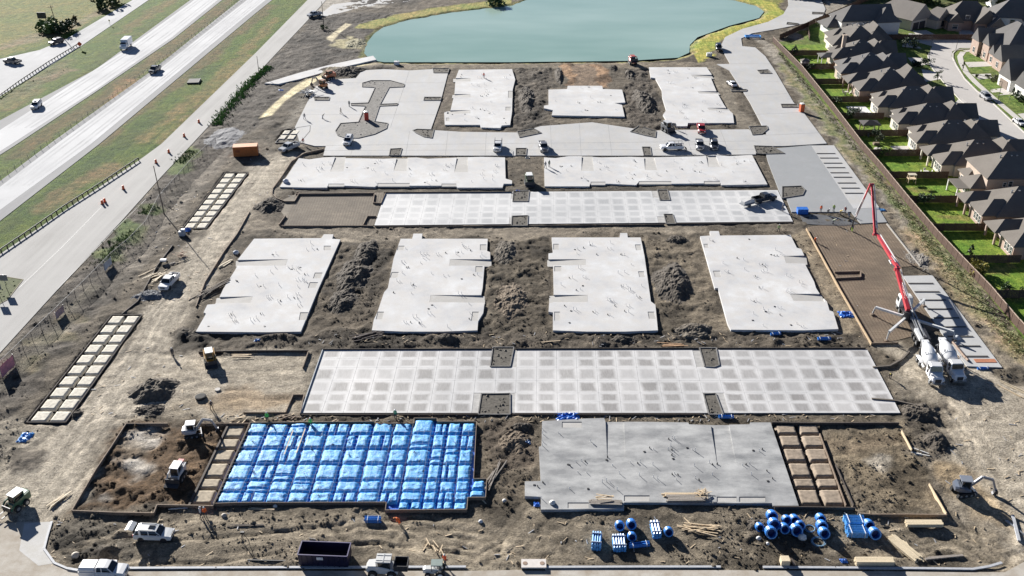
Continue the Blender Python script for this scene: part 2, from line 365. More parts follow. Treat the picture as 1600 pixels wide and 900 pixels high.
# haul roads
zone([(-300,760),(60,668),(118,655),(170,590),(215,520),(235,470),(262,440),(300,380),(345,330),(395,262),(425,240),(480,236),(450,262),(430,300),(400,330),(375,365),(345,415),(300,470),(268,520),(270,560),(330,552),(440,552),(475,560),(465,640),(380,648),(250,648),(205,655),(150,715),(115,780),(80,812),(0,815),(-300,850)], TAN, .06, 2.0)
zone([(-300,900),(-300,680),(20,640),(50,670),(60,700),(20,740),(0,800)], (.27,.245,.205), .18, 2)
zone([(1362,538),(1395,560),(1440,600),(1470,640),(1540,760),(1585,860),(1700,870),(1760,760),(1640,600),(1530,470),(1480,520),(1505,575),(1470,560),(1400,535)], TAN, .06, 1.5)
for pts in ([(20,800),(90,720),(180,600),(240,500),(330,370),(420,250)],[(60,800),(150,690),(210,600),(262,500),(350,360)],[(0,760),(90,690),(200,560)],[(200,640),(330,600),(460,590)],[(230,560),(330,575),(470,570)]):
    stroke(pts, 6, (.41,.375,.32), .05, 2, .5, 8, .09)
for pts in ([(1600,860),(1520,700),(1440,590)],[(1560,840),(1490,700),(1420,600)]):
    stroke(pts, 7, (.40,.36,.30), .05, 2, .6, 9, .09)
zone([(300,552),(480,549),(468,646),(255,655),(240,640),(290,570)], TAN, .04, 1.5)
stroke([(310,575),(400,585),(470,580)], 4, (.34,.305,.252), .04, 1.5, .6, 5, .05); stroke([(270,640),(380,620),(465,625)], 4, (.25,.215,.165), .05, 1.5, .6, 5, .05)
# soil between the slabs
zone([(540,372),(620,372),(578,520),(470,522)], (.095,.08,.062), .36, 1.5)
zone([(768,372),(860,372),(862,520),(750,520)], (.088,.075,.058), .42, 1.5)
zone([(1004,372),(1092,372),(1140,520),(1030,520)], (.17,.145,.112), .30, 1.5)
zone([(1240,365),(1262,360),(1345,528),(1312,520)], (.26,.22,.165), .14, 1)
zone([(270,522),(480,522),(800,521),(1150,519),(1345,520),(1352,543),(500,545),(280,548)], (.095,.082,.067), .40, 1.2)
zone([(430,352),(1250,350),(1240,366),(380,370)], (.15,.13,.105), .18, 1)
zone([(430,292),(1205,290),(1210,298),(440,301)], (.10,.09,.075), .1, .8)
for pts in ([(400,350),(500,362),(600,378),(680,366),(900,358),(1090,356)],[(800,372),(840,368),(900,362)]): stroke(pts, 4, (.25,.22,.18), .06, 1.2, .7, 4, .06)
zone([(800,100),(862,100),(850,200),(800,205)], (.095,.083,.07), .42, 1.2)
zone([(975,100),(1015,104),(1042,200),(978,205)], (.09,.078,.066), .46, 1.2)
zone([(575,97),(1110,97),(1120,102),(1000,106),(800,107),(600,108),(560,104)], (.19,.165,.13), .08, .8)
zone([(880,100),(897,100),(896,134),(882,132)], (.29,.19,.12), .25, .6); zone([(927,102),(945,102),(952,136),(932,134)], (.29,.19,.12), .25, .6)
zone([(897,100),(928,101),(931,134),(897,134)], (.20,.15,.11), .12, .6)
zone([(1103,104),(1120,102),(1182,206),(1150,198)], (.19,.17,.14), .08, .6)
zone([(690,112),(716,110),(690,200),(676,202)], (.14,.12,.1), .1, .6)
# front yard
zone([(180,655),(400,650),(845,655),(845,800),(735,800),(740,660),(210,664)], (.13,.11,.085), .28, 1.2)
zone([(200,663),(360,664),(300,787),(120,796)], (.105,.07,.042), .5, 1)
for p in ((225,690,26,12),(208,733,22,16),(165,770,10,7),(240,672,10,4)): spot(*p, (.55,.53,.50), .12, .75)
spot(215,700,22,12,(.30,.26,.21),.1,.6)
zone([(75,815),(110,800),(240,802),(330,792),(600,800),(735,800),(845,800),(1210,795),(1340,805),(1480,806),(1590,840),(1580,884),(1480,890),(815,886),(728,888),(105,888),(72,850)], (.175,.152,.120), .19, 1.2)
for pts in ([(110,850),(240,826),(330,815),(480,822)],[(120,870),(300,862),(420,850),(600,830),(760,850)],[(560,830),(700,830),(840,850)],[(1480,830),(1540,850),(1560,870)],[(640,845),(740,880),(800,850),(830,800)],[(1390,850),(1480,830),(1560,870)]):
    stroke(pts, 5, (.255,.222,.175), .09, 1.6, .7, 7, .10)
zone([(80,825),(150,810),(200,820),(150,840),(90,850)], (.10,.09,.075), .3, 1); zone([(100,860),(180,845),(215,868),(160,884),(115,880)], (.105,.095,.08), .35, 1)
zone([(760,655),(840,655),(842,730),(775,735),(745,700)], (.095,.078,.062), .42, 1.2)
zone([(1290,665),(1412,665),(1478,800),(1340,797)], (.19,.158,.115), .26, 1)
spot(1385,730,20,14,(.46,.43,.38),.2,.7); spot(1345,690,60,14,(.16,.125,.09),.15,.5)
zone([(1405,625),(1475,630),(1500,760),(1480,800),(1425,680)], (.16,.14,.115), .35, 1.2)
stroke([(1500,745),(1560,800)], 6, (.38,.29,.18), .08, 1.5, .6)
spot(395,620,60,18,(.28,.21,.14),.1,.6); spot(350,632,30,8,(.36,.28,.19),.1,.5)
zone([(728,886),(815,886),(818,900),(720,900)], (.28,.25,.2), .1, .8)
# east strip by the fence
zone([(1207,70),(1175,55),(1200,90),(1260,170),(1300,225),(1390,330),(1450,420),(1570,574),(1640,640),(1610,545),(1545,464),(1462,376),(1345,236)], (.27,.25,.22), .09, .8)
stroke([(1370,325),(1420,390),(1470,450),(1530,530),(1580,590)], 5.5, (.22,.19,.15), .35, 1.2, .8)
stroke([(1220,100),(1300,205),(1400,315),(1520,455),(1600,545)], 3.2, (.17,.185,.075), .12, 1.2, .75, grass=1)
stroke([(1420,360),(1500,455),(1600,565)], 3, (.33,.26,.13), .12, 1.4, .5, grass=1)
zone([(1175,-30),(1225,-30),(1215,22),(1180,12)], (.18,.2,.06), .05, 1, 1)
zone([(1290,-30),(1430,-30),(1300,28),(1262,42),(1240,64),(1225,52),(1285,26)], (.27,.25,.22), .05, .8)
spot(1262,52,14,8,(.12,.19,.05),.08,.9,1)
# pond banks
def ring_zone(poly, a, b, col, amp, grass):
    P = GP(poly); s = win([p[0] for p in P], [p[1] for p in P], 12)
    d = sdf(P, XX[s]+(WXX[s]-XX[s])*.6, YY[s]+(WYY[s]-YY[s])*.6); wgt = sst(a-.8, a+.3, d)*sst(b+.8, b-.6, d)
    return s, d, wgt
for a, b, sel, c in ((.2,9,lambda x,y: (y > G(0,45)[1]) & (x < 0), (.27,.27,.09)), (.2,8,lambda x,y: x > G(1070,60)[0], (.33,.35,.08)), (.1,1.6,lambda x,y: y < 1e9, (.235,.235,.105))):
    s, d, wg = ring_zone(POND, a, b, c, .05, 1); wg = wg*sel(XX[s], YY[s])
    COL[s] = COL[s]*(1-wg[..., None])+np.array((*c, 1))*wg[..., None]; AMP[s] = AMP[s]*(1-wg)+.06*wg
zone([(509,60),(540,36),(550,38),(530,52),(520,66)], (.52,.47,.34), .08, .5, 0, 1, False); zone([(508,72),(545,58),(572,68),(565,76),(530,75)], (.38,.35,.22), .2, .8)
zone([(404,185),(430,160),(460,135),(490,118),(520,106),(560,101),(590,99),(550,106),(510,118),(475,138),(445,158),(425,180)], (.62,.56,.38), .03, .4, 0, 1, False)
zone([(440,205),(460,170),(490,130),(480,165),(462,198)], (.20,.185,.16), .12, 1)
# lawns of the houses east
zone(CITY, (.115,.165,.045), .03, .3, 1, 1, False)
zone([(1420,-60),(1800,-60),(1800,60),(1300,40),(1270,60),(1266,45),(1300,28)], (.09,.115,.04), .05, 1, 1)
zone([(1222,70),(1310,70),(1400,150),(1545,330),(1640,420),(1640,560),(1606,535),(1545,460),(1462,372),(1345,232)], LAWN, .03, .4, 1, 1, False)
zone([(1262,62),(1266,45),(1300,38),(1312,50),(1306,62)], (.13,.21,.04), .03, .4, 1, 1, False)
for p in ((1405,285,16,4),(1490,340,20,6),(1560,420,26,9),(1255,78,10,3),(1440,300,14,5),(1475,240,0.1,.1),(1580,462,12,6)): spot(*p, (.22,.18,.075), .03, .65, 1)
for pts in ([(1505,78),(1545,78),(1536,94),(1508,97),(1504,88)],[(1512,103),(1548,103),(1545,113),(1518,115)],[(1490,80),(1499,78),(1497,92),(1502,96),(1494,96)],[(1496,104),(1504,105),(1508,112),(1500,112)],[(1510,123),(1516,124),(1530,138),(1522,138)],[(1525,122),(1545,120),(1575,135),(1545,140)],[(1554,150),(1600,145),(1640,170),(1590,177)],[(1548,158),(1556,160),(1574,174),(1566,172)],
            [(1445,45),(1500,46),(1499,55),(1462,54)],[(1525,52),(1568,56),(1567,62),(1527,61)],[(1410,52),(1422,50),(1437,57),(1430,59)],[(1409,75),(1430,76),(1434,88),(1415,86)],[(1436,78),(1448,82),(1448,90),(1440,88)],[(1530,35),(1545,32),(1540,28),(1534,22)],[(1455,15),(1480,18),(1476,32),(1464,32)]):
    zone(pts, (.125,.20,.045), .02, .3, 1, 1, False)

# level the pads, lanes and lots; dig the pond
SANDPADS = [[(175,493),(222,493),(103,661),(42,661)],[(352,271),(388,271),(322,358),(285,358)],[(444,204),(471,204),(460,219),(432,219)],[(355,663),(389,663),(332,789),(294,789)],[(1208,663),(1279,663),(1324,791),(1250,791)]]
FLATS = []
def flat(pts, z=-.06, m0=.25, m1=1.1): FLATS.append((GP(pts), z, m0, m1))
for k in SLABS: flat(SLABS[k])
for q in (LOT1, LOT2, BLUEPAD, PAVED['west'], FRESHP, STALL1, STALL2, SUBG, BASE1, FRONT, CWA, CWB, RAMP, ROAD_S, STREET): flat(q)
for q in SANDPADS: flat(q, -.55, -.05, .4)
ZG = AMP*(fbm(XX/2.6, YY/2.6, 3, 5, .62)*3.2+(np.abs(fbm(XX/1.1, YY/1.1, 77, 3, .6)))*1.6-.1)+fbm(XX/28, YY/28, 9, 2)*.35*np.clip(AMP*6, 0, 1)+EXTRA*np.clip(AMP*12, .4, 1)
def soft_bump(px, py, rx, ry, h, seed=0):
    x, y = G(px, py); x1, _ = G(px+rx, py); _, y1 = G(px, py-ry); ax, ay = x1-x, y1-y
    s = win([x-ax*1.6, x+ax*1.6], [y-ay*1.6, y+ay*1.6], 0)
    r = np.hypot((WXX[s]-x)/ax, (WYY[s]-y)/ay); wg = sst(1.25, .15, r)
    ZG[s] += h*wg*(.75+1.2*fbm(XX[s]/1.3, YY[s]/1.3, 5+seed, 4, .6)); cw = sst(1.15, .7, r)*.8
    COL[s] = COL[s]*(1-cw[..., None])+np.array((.085,.074,.063,0))*cw[..., None]
for q in ((455,205,25,10,.5),(420,195,20,8,.5),(520,112,26,7,1.0),(595,106,24,4,.5),(835,118,20,6,.7),(1000,118,14,8,.6),(700,533,30,6,.6),(945,535,22,7,.9),(430,532,26,6,.6),(1070,530,30,6,.6),(300,530,22,8,.7),
          (195,835,20,6,.5),(150,868,30,8,.7),(880,690,.1,.1,0),(700,848,26,8,.3),(1180,835,30,8,.5),(285,520,12,10,.5),(800,640,14,5,.4),(1000,652,60,2.5,.3),(600,652,60,2.5,.3),(40,720,30,20,.5),(60,590,20,20,.5),(20,640,26,20,.4)):
    soft_bump(*q)
for P, z, m0, m1 in FLATS:
    s = win([p[0] for p in P], [p[1] for p in P], m1+.2)
    d = sdf(P, XX[s], YY[s]); wg = sst(m0, m1, d)
    ZG[s] = ZG[s]*wg+z*(1-wg)
dk = np.clip(sst(.02, .16, fbm(XX/7, YY/7, 91, 4, .6))*.55*np.clip((AMP-.08)*8, 0, 1), 0, .6)*(COL[..., 3] < .5)
COL[..., :3] *= (1-dk)[..., None]
COL[..., :3] *= np.where(COL[..., 3:] < .5, np.array([1.02,1.0,.95]), 1.0)
lt = sst(.06, .2, fbm(XX/3.2, YY/3.2, 191, 4, .6))*.35*(COL[..., 3] < .5)
COL[..., :3] *= (1+lt)[..., None]
P = GP(POND); s = win([p[0] for p in P], [p[1] for p in P], 6); d = sdf(P, XX[s]+(WXX[s]-XX[s])*.5, YY[s]+(WYY[s]-YY[s])*.5)
ZG[s] = ZG[s]*sst(0, 3, d)+np.where(d < 2, -np.clip((2-d)*.28, 0, 2.2), 0)
xc0 = np.searchsorted(XS, 0)
def gz(x, y):
    i = min(max(np.searchsorted(XS, x)-1, 0), NX-2); j = min(max(np.searchsorted(YS, y)-1, 0), NY-2)
    u = (x-XS[i])/(XS[i+1]-XS[i]); v = (y-YS[j])/(YS[j+1]-YS[j])
    return float((ZG[j,i]*(1-u)+ZG[j,i+1]*u)*(1-v)+(ZG[j+1,i]*(1-u)+ZG[j+1,i+1]*u)*v)
def GG(px, py, dz=0):
    x, y = G(px, py); return Vector((x, y, gz(x, y)+dz))
def soil_mat():
    m, nt, p = base_mat('soil')
    at = nd(nt, 'ShaderNodeAttribute', attribute_name='soil')
    a = geo_noise(nt, .55, 7, .68); b = geo_noise(nt, 3.2, 6, .7); c = geo_noise(nt, .09, 4, .6)
    v = mixc(nt, rng(nt, a, .32, .68, 0, 1), (.58,.57,.56), (1.42,1.41,1.40))
    v2 = mixc(nt, rng(nt, b, .3, .7, 0, 1), (.52,.51,.50), (1.5,1.5,1.5))
    d = geo_noise(nt, 9.5, 5, .75)
    v3 = mixc(nt, rng(nt, d, .3, .7, 0, 1), (.50,.49,.48), (1.5,1.5,1.5))
    col = mixc(nt, 1.0, mixc(nt, 1.0, mixc(nt, 1.0, at.outputs['Color'], v, 'MULTIPLY'), v2, 'MULTIPLY'), v3, 'MULTIPLY')
    g = mixc(nt, rng(nt, mth(nt, 'ADD', mth(nt, 'MULTIPLY', c, .5), mth(nt, 'MULTIPLY', a, .5)), .40, .60, 0, 1), (.80,1.0,.75), (1.32,1.05,1.15))
    gs = mixc(nt, rng(nt, geo_noise(nt, .9, 6, .7, (1.3,.10,1,-.075)), .32, .68, 0, 1), (.62,.72,.60), (1.42,1.28,1.3))
    col = mixc(nt, at.outputs['Alpha'], col, mixc(nt, 1.0, mixc(nt, 1.0, col, g, 'MULTIPLY'), gs, 'MULTIPLY'))
    nt.links.new(col, p.inputs['Base Color']); p.inputs['Roughness'].default_value = .92; p.inputs['Specular IOR Level'].default_value = .2
    bump(nt, p, mth(nt, 'ADD', mth(nt, 'MULTIPLY', d, .35), mth(nt, 'ADD', mth(nt, 'MULTIPLY', b, .7), a)), 1.0, .22)
    return m
SOIL = soil_mat()
def grid_mesh(name, V, F, mat_, cols=None):
    me = bpy.data.meshes.new(name)
    me.vertices.add(len(V)); me.vertices.foreach_set('co', np.asarray(V, np.float32).ravel())
    n = F.shape[1]; me.loops.add(F.size); me.loops.foreach_set('vertex_index', F.astype(np.int32).ravel())
    me.polygons.add(len(F)); me.polygons.foreach_set('loop_start', np.arange(0, F.size, n, dtype=np.int32))
    me.polygons.foreach_set('loop_total', np.full(len(F), n, np.int32))
    me.update(calc_edges=True)
    if cols is not None:
        at = me.color_attributes.new('soil', 'FLOAT_COLOR', 'POINT'); at.data.foreach_set('color', np.asarray(cols, np.float32).ravel())
    me.materials.append(mat_); return me
idx = (np.arange(NY-1)[:, None]*NX+np.arange(NX-1)[None, :]).ravel()
Fq = np.stack([idx, idx+1, idx+NX+1, idx+NX], 1)
me = grid_mesh('ground', np.stack([XX.ravel(), YY.ravel(), ZG.ravel()], 1), Fq, SOIL, COL.reshape(-1, 4))
me.polygons.foreach_set('use_smooth', np.ones(len(me.polygons), bool))
ground = bpy.data.objects.new('ground', me); sc.collection.objects.link(ground); ground['kind'] = 'structure'
print('ground', NX, NY, NX*NY)
# water of the pond
def water_mat():
    m, nt, p = base_mat('pond_water')
    a = geo_noise(nt, .012, 4, .6, (.6,1.4,1)); b = geo_noise(nt, 1.4, 4, .6, (1,.5,1))
    nt.links.new(mixc(nt, rng(nt, a, .35, .65, 0, 1), (.235,.355,.30), (.36,.475,.415)), p.inputs['Base Color'])  # pale tones paint some sky reflection into the water colour
    p.inputs['Roughness'].default_value = .16; p.inputs['IOR'].default_value = 1.333
    bump(nt, p, b, .18, .05); return m
MB().prism(GP(POND, -.35), -.5, -.35).build('pond_water', water_mat(), kind='structure')
# ------------------------------------------------------------------ highway, roads, paved lots (setting)
def sheet(name, pts, z0, z1, m, parent=None): return MB().prism(GP(pts, z1), z0, z1).build(name, m, parent, kind=None if parent else 'structure')
HWYW = conc('highway_white_lane', (.46,.46,.465), (.64,.64,.64), (.58,.58,.58), .05, .40, .88, HDIR)
HWYS = conc('highway_grey_shoulder', (.24,.24,.245), (.28,.28,.285), (.31,.31,.31), .05, .3, .8, HDIR)
sheet('highway_shoulder', CWA, -.4, .02, HWYS); sheet('highway_lane', CWA_L, -.3, .03, HWYW)
sheet('highway_shoulder', CWB, -.4, .02, HWYS); sheet('highway_lane', CWB_L, -.3, .03, HWYW)
sheet('highway_ramp', RAMP, -.4, .02, conc('ramp_concrete', (.38,.38,.385), (.56,.56,.56), (.49,.49,.49), .05, .40, .88, HDIR))
sheet('frontage_road', FRONT, -.4, .02, ROADC())
LINE = mat('faded_white_paint', (.50,.49,.475), .7, .2, .6)
def line(name, pts, wd, z, m=None):
    P = [Vector((*G(*p), z)) for p in pts]; mb = MB()
    for a, b in zip(P, P[1:]): mb.bar(a, b, wd, .008)
    return mb.build(name, m or LINE, kind='structure')
line('road_marking', [(30,450),(95,388),(158,324)], .09, .026); line('road_marking', [(90,452),(180,358),(250,290)], .07, .026)
JOINT = mat('dark_joint', (.14,.135,.13), .9, .3, 3)
def xat(P, y):
    for a, b in zip(P, P[1:]):
        if min(a[1], b[1]) <= y <= max(a[1], b[1]): return a[0]+(b[0]-a[0])*(y-a[1])/(b[1]-a[1])
TRK = conc('tyre_polished_strip', (.38,.38,.385), (.56,.56,.56), (.50,.50,.50), .09, .5, .85, HDIR)
def track_ribbon(Lp, Rp, t, wd, ys, z):
    P = [Vector((*G(xat(Lp, y)+(xat(Rp, y)-xat(Lp, y))*t, y), 0)) for y in ys]; mb = MB()
    for a, b in zip(P, P[1:]):
        d = (b-a).normalized(); n_ = Vector((-d.y, d.x, 0))*wd/2; mb.add([(q.x, q.y, z) for q in (a+n_, b+n_, b-n_, a-n_)], [(3,2,1,0)])
    mb.build('wheel_track', TRK, kind='structure')
for t in (.16,.32,.66,.82):
    track_ribbon([(0,292),(88,225),(240,115),(386,0),(410,-22)], [(0,328),(142,225),(400,12),(415,0),(440,-22)], t, .62, [-18,0,10,40,80,120,170,225,260,290], .034)
    track_ribbon([(0,203),(190,82),(297,5),(335,-22)], [(10,230),(150,140),(270,57),(340,0),(378,-22)], t, .62, [-18,0,20,55,80,120,140,170,200], .034)
for t in (.25,.72): track_ribbon([(0,92),(62,78),(105,60),(207,0),(240,-22)], [(0,150),(82,100),(125,73),(232,0),(268,-22)], t, .8, [-18,0,20,40,60,72], .024)
street = sheet('street', STREET, -.3, .02, conc('street_concrete', (.46,.435,.41), (.52,.495,.465), (.49,.46,.43), .08, .4, .8))
WALK = conc('sidewalk_concrete', (.52,.49,.45), (.60,.57,.53), (.56,.53,.49), .1, .5, .75)
def ribbon(name, pts, wd, z, m):
    P = [Vector((*G(*p, z), 0)) for p in pts]; mb = MB(); L = []; Rr_ = []
    for i, p in enumerate(P):
        d = (P[min(i+1, len(P)-1)]-P[max(i-1, 0)]).normalized(); n_ = Vector((-d.y, d.x, 0))*wd/2; L.append(p+n_); Rr_.append(p-n_)
    for i in range(len(P)-1): mb.prism([(q.x, q.y) for q in (L[i], L[i+1], Rr_[i+1], Rr_[i])], -.2, z)
    return mb.build(name, m, kind='structure')
ribbon('sidewalk', [(1505,81),(1500,88),(1502,98),(1510,113),(1525,129),(1550,151),(1600,193),(1650,235)], 1.7, .06, WALK)
ribbon('curb', [(1539,76),(1505,76.5),(1494,78),(1489,83),(1489,90),(1494,101),(1507,122),(1527,142),(1552,161),(1600,206),(1650,250)], .35, .14, WALK)
ribbon('sidewalk', [(1507,80),(1520,78.5),(1542,78.5)], 1.5, .06, WALK)
ribbon('curb', [(1509,61),(1466,56),(1450,54)], .35, .14, WALK); ribbon('curb', [(1450,86),(1453,101),(1473,126),(1501,156),(1546,193),(1586,226)], .35, .14, WALK)
for pts in ([(1507,97),(1552,96),(1552,103),(1514,105)],[(1518,116),(1548,115),(1550,122),(1530,124)],[(1545,140),(1578,136),(1600,140),(1600,146),(1556,149)],[(1590,178),(1640,172),(1640,184),(1606,192)],
            [(1498,46),(1528,46),(1526,62),(1499,61)],[(1425,48),(1447,47),(1466,56),(1450,57),(1437,57)],[(1568,53),(1600,53),(1600,60),(1567,61)],[(1410,60),(1420,60),(1440,76),(1410,73)],[(1418,90),(1440,90),(1452,100),(1430,104)],[(1440,108),(1463,112),(1472,123),(1445,128)],[(1500,152),(1512,160),(1488,166)],[(1530,178),(1545,190),(1520,196)],[(1560,206),(1578,220),(1556,226)]):
    sheet('driveway', pts, -.2, .04, WALK)
road_s = sheet('site_road', ROAD_S, -.4, .02, conc('dusty_road_concrete', (.44,.40,.34), (.52,.49,.44), (.35,.30,.24), .12, .45, .8))
sheet('road_apron', [(38,818),(81,815),(74,838),(69,858),(84,880),(60,884),(30,860)], -.1, .026, conc('apron_concrete', (.50,.49,.47), (.56,.55,.53), (.50,.48,.44), .2, .6, .75))
CURB = mat('curb_concrete', (.42,.43,.45), .7, .15, 3)
def curb(pts, wd=.35, h=.16, name='curb', m=None):
    mb = MB()
    for a, b in zip(pts, pts[1:]): mb.bar((*G(*a), h/2+.01), (*G(*b), h/2+.01), wd, h)
    return mb.build(name, m or CURB, kind='structure')
curb([(106,889),(122,892)]); curb([(200,888.5),(440,887.5),(592,887),(728,886.5)]); curb([(854,887),(1000,886.5),(1126,886.5)]); curb([(1192,887),(1400,888.5),(1520,890),(1545,886),(1565,880)])
curb([(81,815),(74,838),(69,858),(85,880),(106,889)], .3, .1)
curb([(1582,806),(1588,830),(1592,846)], .4, .2)
# paved lots of the site
def kerbed(pts, top, name, label=None, parent=None, soil=(.10,.09,.075), kerb=.16, wd=.18, km=None, rise=.02):
    P = GP(pts, top)
    sm = mat('island_soil_%02d' % int(soil[0]*100), soil, .95, .5, 2.2, .9)
    o = MB().prism(P, top-.1, top+rise).build(name, sm, kind='structure')
    mb = MB()
    for i in range(len(P)): mb.bar((*P[i], top+kerb/2), (*P[(i+1)%len(P)], top+kerb/2), wd, kerb)
    k = mb.build('kerb', km or mat('dark_kerb', (.16,.155,.15), .8, .3, 2), o)
    # loose lumps of soil
    V = []; xs = [p[0] for p in P]; ys = [p[1] for p in P]; lum = MB()
    for _ in range(int(min(140, 5*(max(xs)-min(xs))*(max(ys)-min(ys))/4))):
        x, y = rnd.uniform(min(xs), max(xs)), rnd.uniform(min(ys), max(ys))
        if sdf(P, np.array([x]), np.array([y]))[0] < -.35: lump(lum, x, y, top+rise, rnd.uniform(.08,.34))
    if lum.v: 
        l_ = lum.build('soil_lumps', sm, o); l_['kind'] = 'stuff'
    return o
def lump(mb, x, y, z, r):
    q = [(1,0,0),(-1,0,0),(0,1,0),(0,-1,0),(0,0,.8),(0,0,-.5)]; a = rnd.uniform(0, 3); c, s = math.cos(a), math.sin(a)
    vs = []
    for p in q:
        k = r*rnd.uniform(.6,1.25); vs.append((x+(p[0]*c-p[1]*s)*k, y+(p[0]*s+p[1]*c)*k, z+p[2]*k*.75))
    mb.add(vs, [(0,2,4),(2,1,4),(1,3,4),(3,0,4),(2,0,5),(1,2,5),(3,1,5),(0,3,5)])
ZP = .14
sheet('paved_lot', PAVED['west'], -.5, ZP, PAVE())
for a, b in (((509,228),(1180,221)),((505,236),(1181,234)),((560,200),(548,243)),((640,206),(634,243)),((700,206),(696,243)),((760,207),(758,243)),((860,196),(862,243)),((905,192),(908,243)),((950,195),(956,243)),((1070,203),(1082,243)),((1125,202),(1140,242)),((1143,130),(1216,128)),((1160,150),(1230,147)),((1170,180),(1260,176)),((1195,212),(1283,208)),((480,160),(688,160)),((470,180),(680,180)),((510,130),(694,130)),((640,110),(610,200)),((1140,100),(1206,100))):
    MB().bar((*G(*a), ZP+.004), (*G(*b), ZP+.004), .07, .012).build('pavement_joint', mat('pavement_joint_grey', (.27,.27,.27), .9, .3, .6), kind='structure')
sheet('fresh_paving', FRESHP, -.5, ZP+.012, FRESH())
sheet('parking_bay_strip', STALL1, -.5, ZP+.03, PAVE())
sheet('parking_bay_strip', STALL2, -.5, ZP+.02, conc('bay_concrete', (.42,.42,.42), (.50,.50,.495), (.46,.46,.45), .2, .6, .8))
def stall_lines(ys, Lf, Rf, z):
    for y in ys:
        a = (*G(Lf(y), y, z), z+.05); b = (*G(Rf(y), y, z), z+.05)
        MB().bar(a, b, .30, .12).build('bay_divider', mat('bay_divider_dark', (.10,.095,.09), .85, .3, 2), kind='structure')
stall_lines([240,247,255,262,270,277,286,294,302], lambda y: 1276+(y-240)*.71, lambda y: 1305+(y-240)*.70, ZP+.03)
stall_lines([443,456,469,483,497,511,526,541,557], lambda y: 1419+(y-443)*.74, lambda y: 1458+(y-443)*.75, ZP+.02)
kerbed([(566,130),(580,126),(610,126),(632,132),(631,136),(608,137),(594,163),(622,162),(620,165),(593,166),(585,190),(606,193),(604,201),(585,210),(560,216),(540,216),(528,212),(524,205),(532,193),(560,191),(571,166),(549,165),(548,162),(575,161),(586,137),(566,136)], ZP, 'planting_island', soil=(.19,.18,.165))
for pts in ([(645,204),(652,202),(678,203),(675,216),(662,214),(650,208)],[(490,152),(515,152),(514,157),(492,157)],[(663,152),(690,152),(688,157),(662,157)],[(676,107),(702,107),(700,114),(678,114)],
            [(610,233),(628,232),(625,243),(608,243)],[(806,232),(823,232),(822,243),(806,243)],[(1003,230),(1016,230),(1018,243),(1006,243)],[(985,206),(998,197),(1025,205),(1024,215),(1008,212)],[(808,206),(834,201),(846,208),(812,215)],
            [(1170,198),(1198,197),(1200,202),(1190,210),(1176,211)],[(1183,110),(1200,109),(1206,115),(1188,115)],[(1142,140),(1167,140),(1166,143),(1143,143)],[(1220,163),(1246,163),(1248,168),(1222,168)],[(1178,228),(1206,229),(1226,240),(1190,241),(1182,240)],[(1230,35),(1248,37),(1246,39),(1229,38)],[(1269,19),(1288,20),(1287,22),(1269,22)]):
    kerbed(pts, ZP, 'planting_island')
kerbed([(1222,292),(1252,291),(1258,297),(1254,305),(1222,310)], ZP+.01, 'planting_island')
kerbed([(465,200),(485,197),(484,206),(470,222),(430,224),(440,212)], -.02, 'planting_island', kerb=.2)
MB().prism(GP([(1158,60),(1215,45),(1262,36),(1290,50),(1300,-20),(1206,66),(1190,84),(1180,74),(1160,72)]), -.5, -.3)
for q in NARROW: sheet('narrow_slab_strip', q, -.3, .35, WHITE_SLAB())
# levelled base courses waiting for concrete
def base_mat2(name, col, stretch):
    m, nt, p = base_mat(name); a = geo_noise(nt, .5, 6, .65, stretch); b = geo_noise(nt, 4, 5, .7); c = geo_noise(nt, .12, 3)
    w_ = nd(nt, 'ShaderNodeNewGeometry')
    col1 = mixc(nt, rng(nt, a, .3, .7, 0, 1), tuple(x*.78 for x in col), tuple(min(1, x*1.2) for x in col))
    col2 = mixc(nt, 1, col1, mixc(nt, rng(nt, b, .3, .7, 0, 1), (.65,.65,.65), (1.4,1.38,1.35)), 'MULTIPLY')
    col3 = mixc(nt, 1, col2, mixc(nt, rng(nt, c, .35, .65, 0, 1), (.8,.8,.8), (1.2,1.18,1.15)), 'MULTIPLY')
    nt.links.new(col3, p.inputs['Base Color']); p.inputs['Roughness'].default_value = .92; bump(nt, p, b, .4, .06); return m
def rebar_mat(name, pts, z, step, seedcol, along=None):
    P = GP(pts, z); xs = [p[0] for p in P]; ys = [p[1] for p in P]; mb = MB()
    x = min(xs)
    def clip(fix, val):
        c = []
        for i in range(len(P)):
            a, b = P[i], P[(i+1)%len(P)]
            k = 0 if fix == 'x' else 1
            if (a[k]-val)*(b[k]-val) < 0:
                t = (val-a[k])/(b[k]-a[k]); c.append(a[1-k]+t*(b[1-k]-a[1-k]))
        c.sort(); return zip(c[::2], c[1::2])
    def thin(a, b):
        d = Vector(b)-Vector(a); s_ = Vector((-d.y, d.x, 0)).normalized()*.028
        a = Vector(a); b = Vector(b); mb.add([a-s_, b-s_, b+s_, a+s_], [(0,1,2,3)])
    while x < max(xs):
        for a, b in clip('x', x+.01): thin((x+.01, a, z), (x+.01, b, z))
        x += step
    y = min(ys)
    while y < max(ys):
        for a, b in clip('y', y+.01): thin((a, y+.01, z+.01), (b, y+.01, z+.01))
        y += step
    o = mb.build(name, mat('rusty_rebar', (.11,.07,.045), .8, .3, 2), kind='stuff'); return o
sheet('graded_base', SUBG, -.4, -.01, base_mat2('brown_base', (.20,.155,.11), (.7,1.2,1)))
sheet('graded_base', BASE1, -.4, -.01, base_mat2('umber_base', (.19,.165,.13), (.7,1.3,1)))
kerbed([(-80,452),(0,431),(36,437),(12,468),(-80,520)], .02, 'verge_island', soil=(.085,.10,.035), kerb=.06, km=mat('dry_verge_edge', (.22,.19,.12), .9, .3))
sheet('side_road', [(497,24),(520,7),(600,-4),(660,-9),(660,0),(600,6),(560,13),(512,25)], -.3, .03, PAVE())
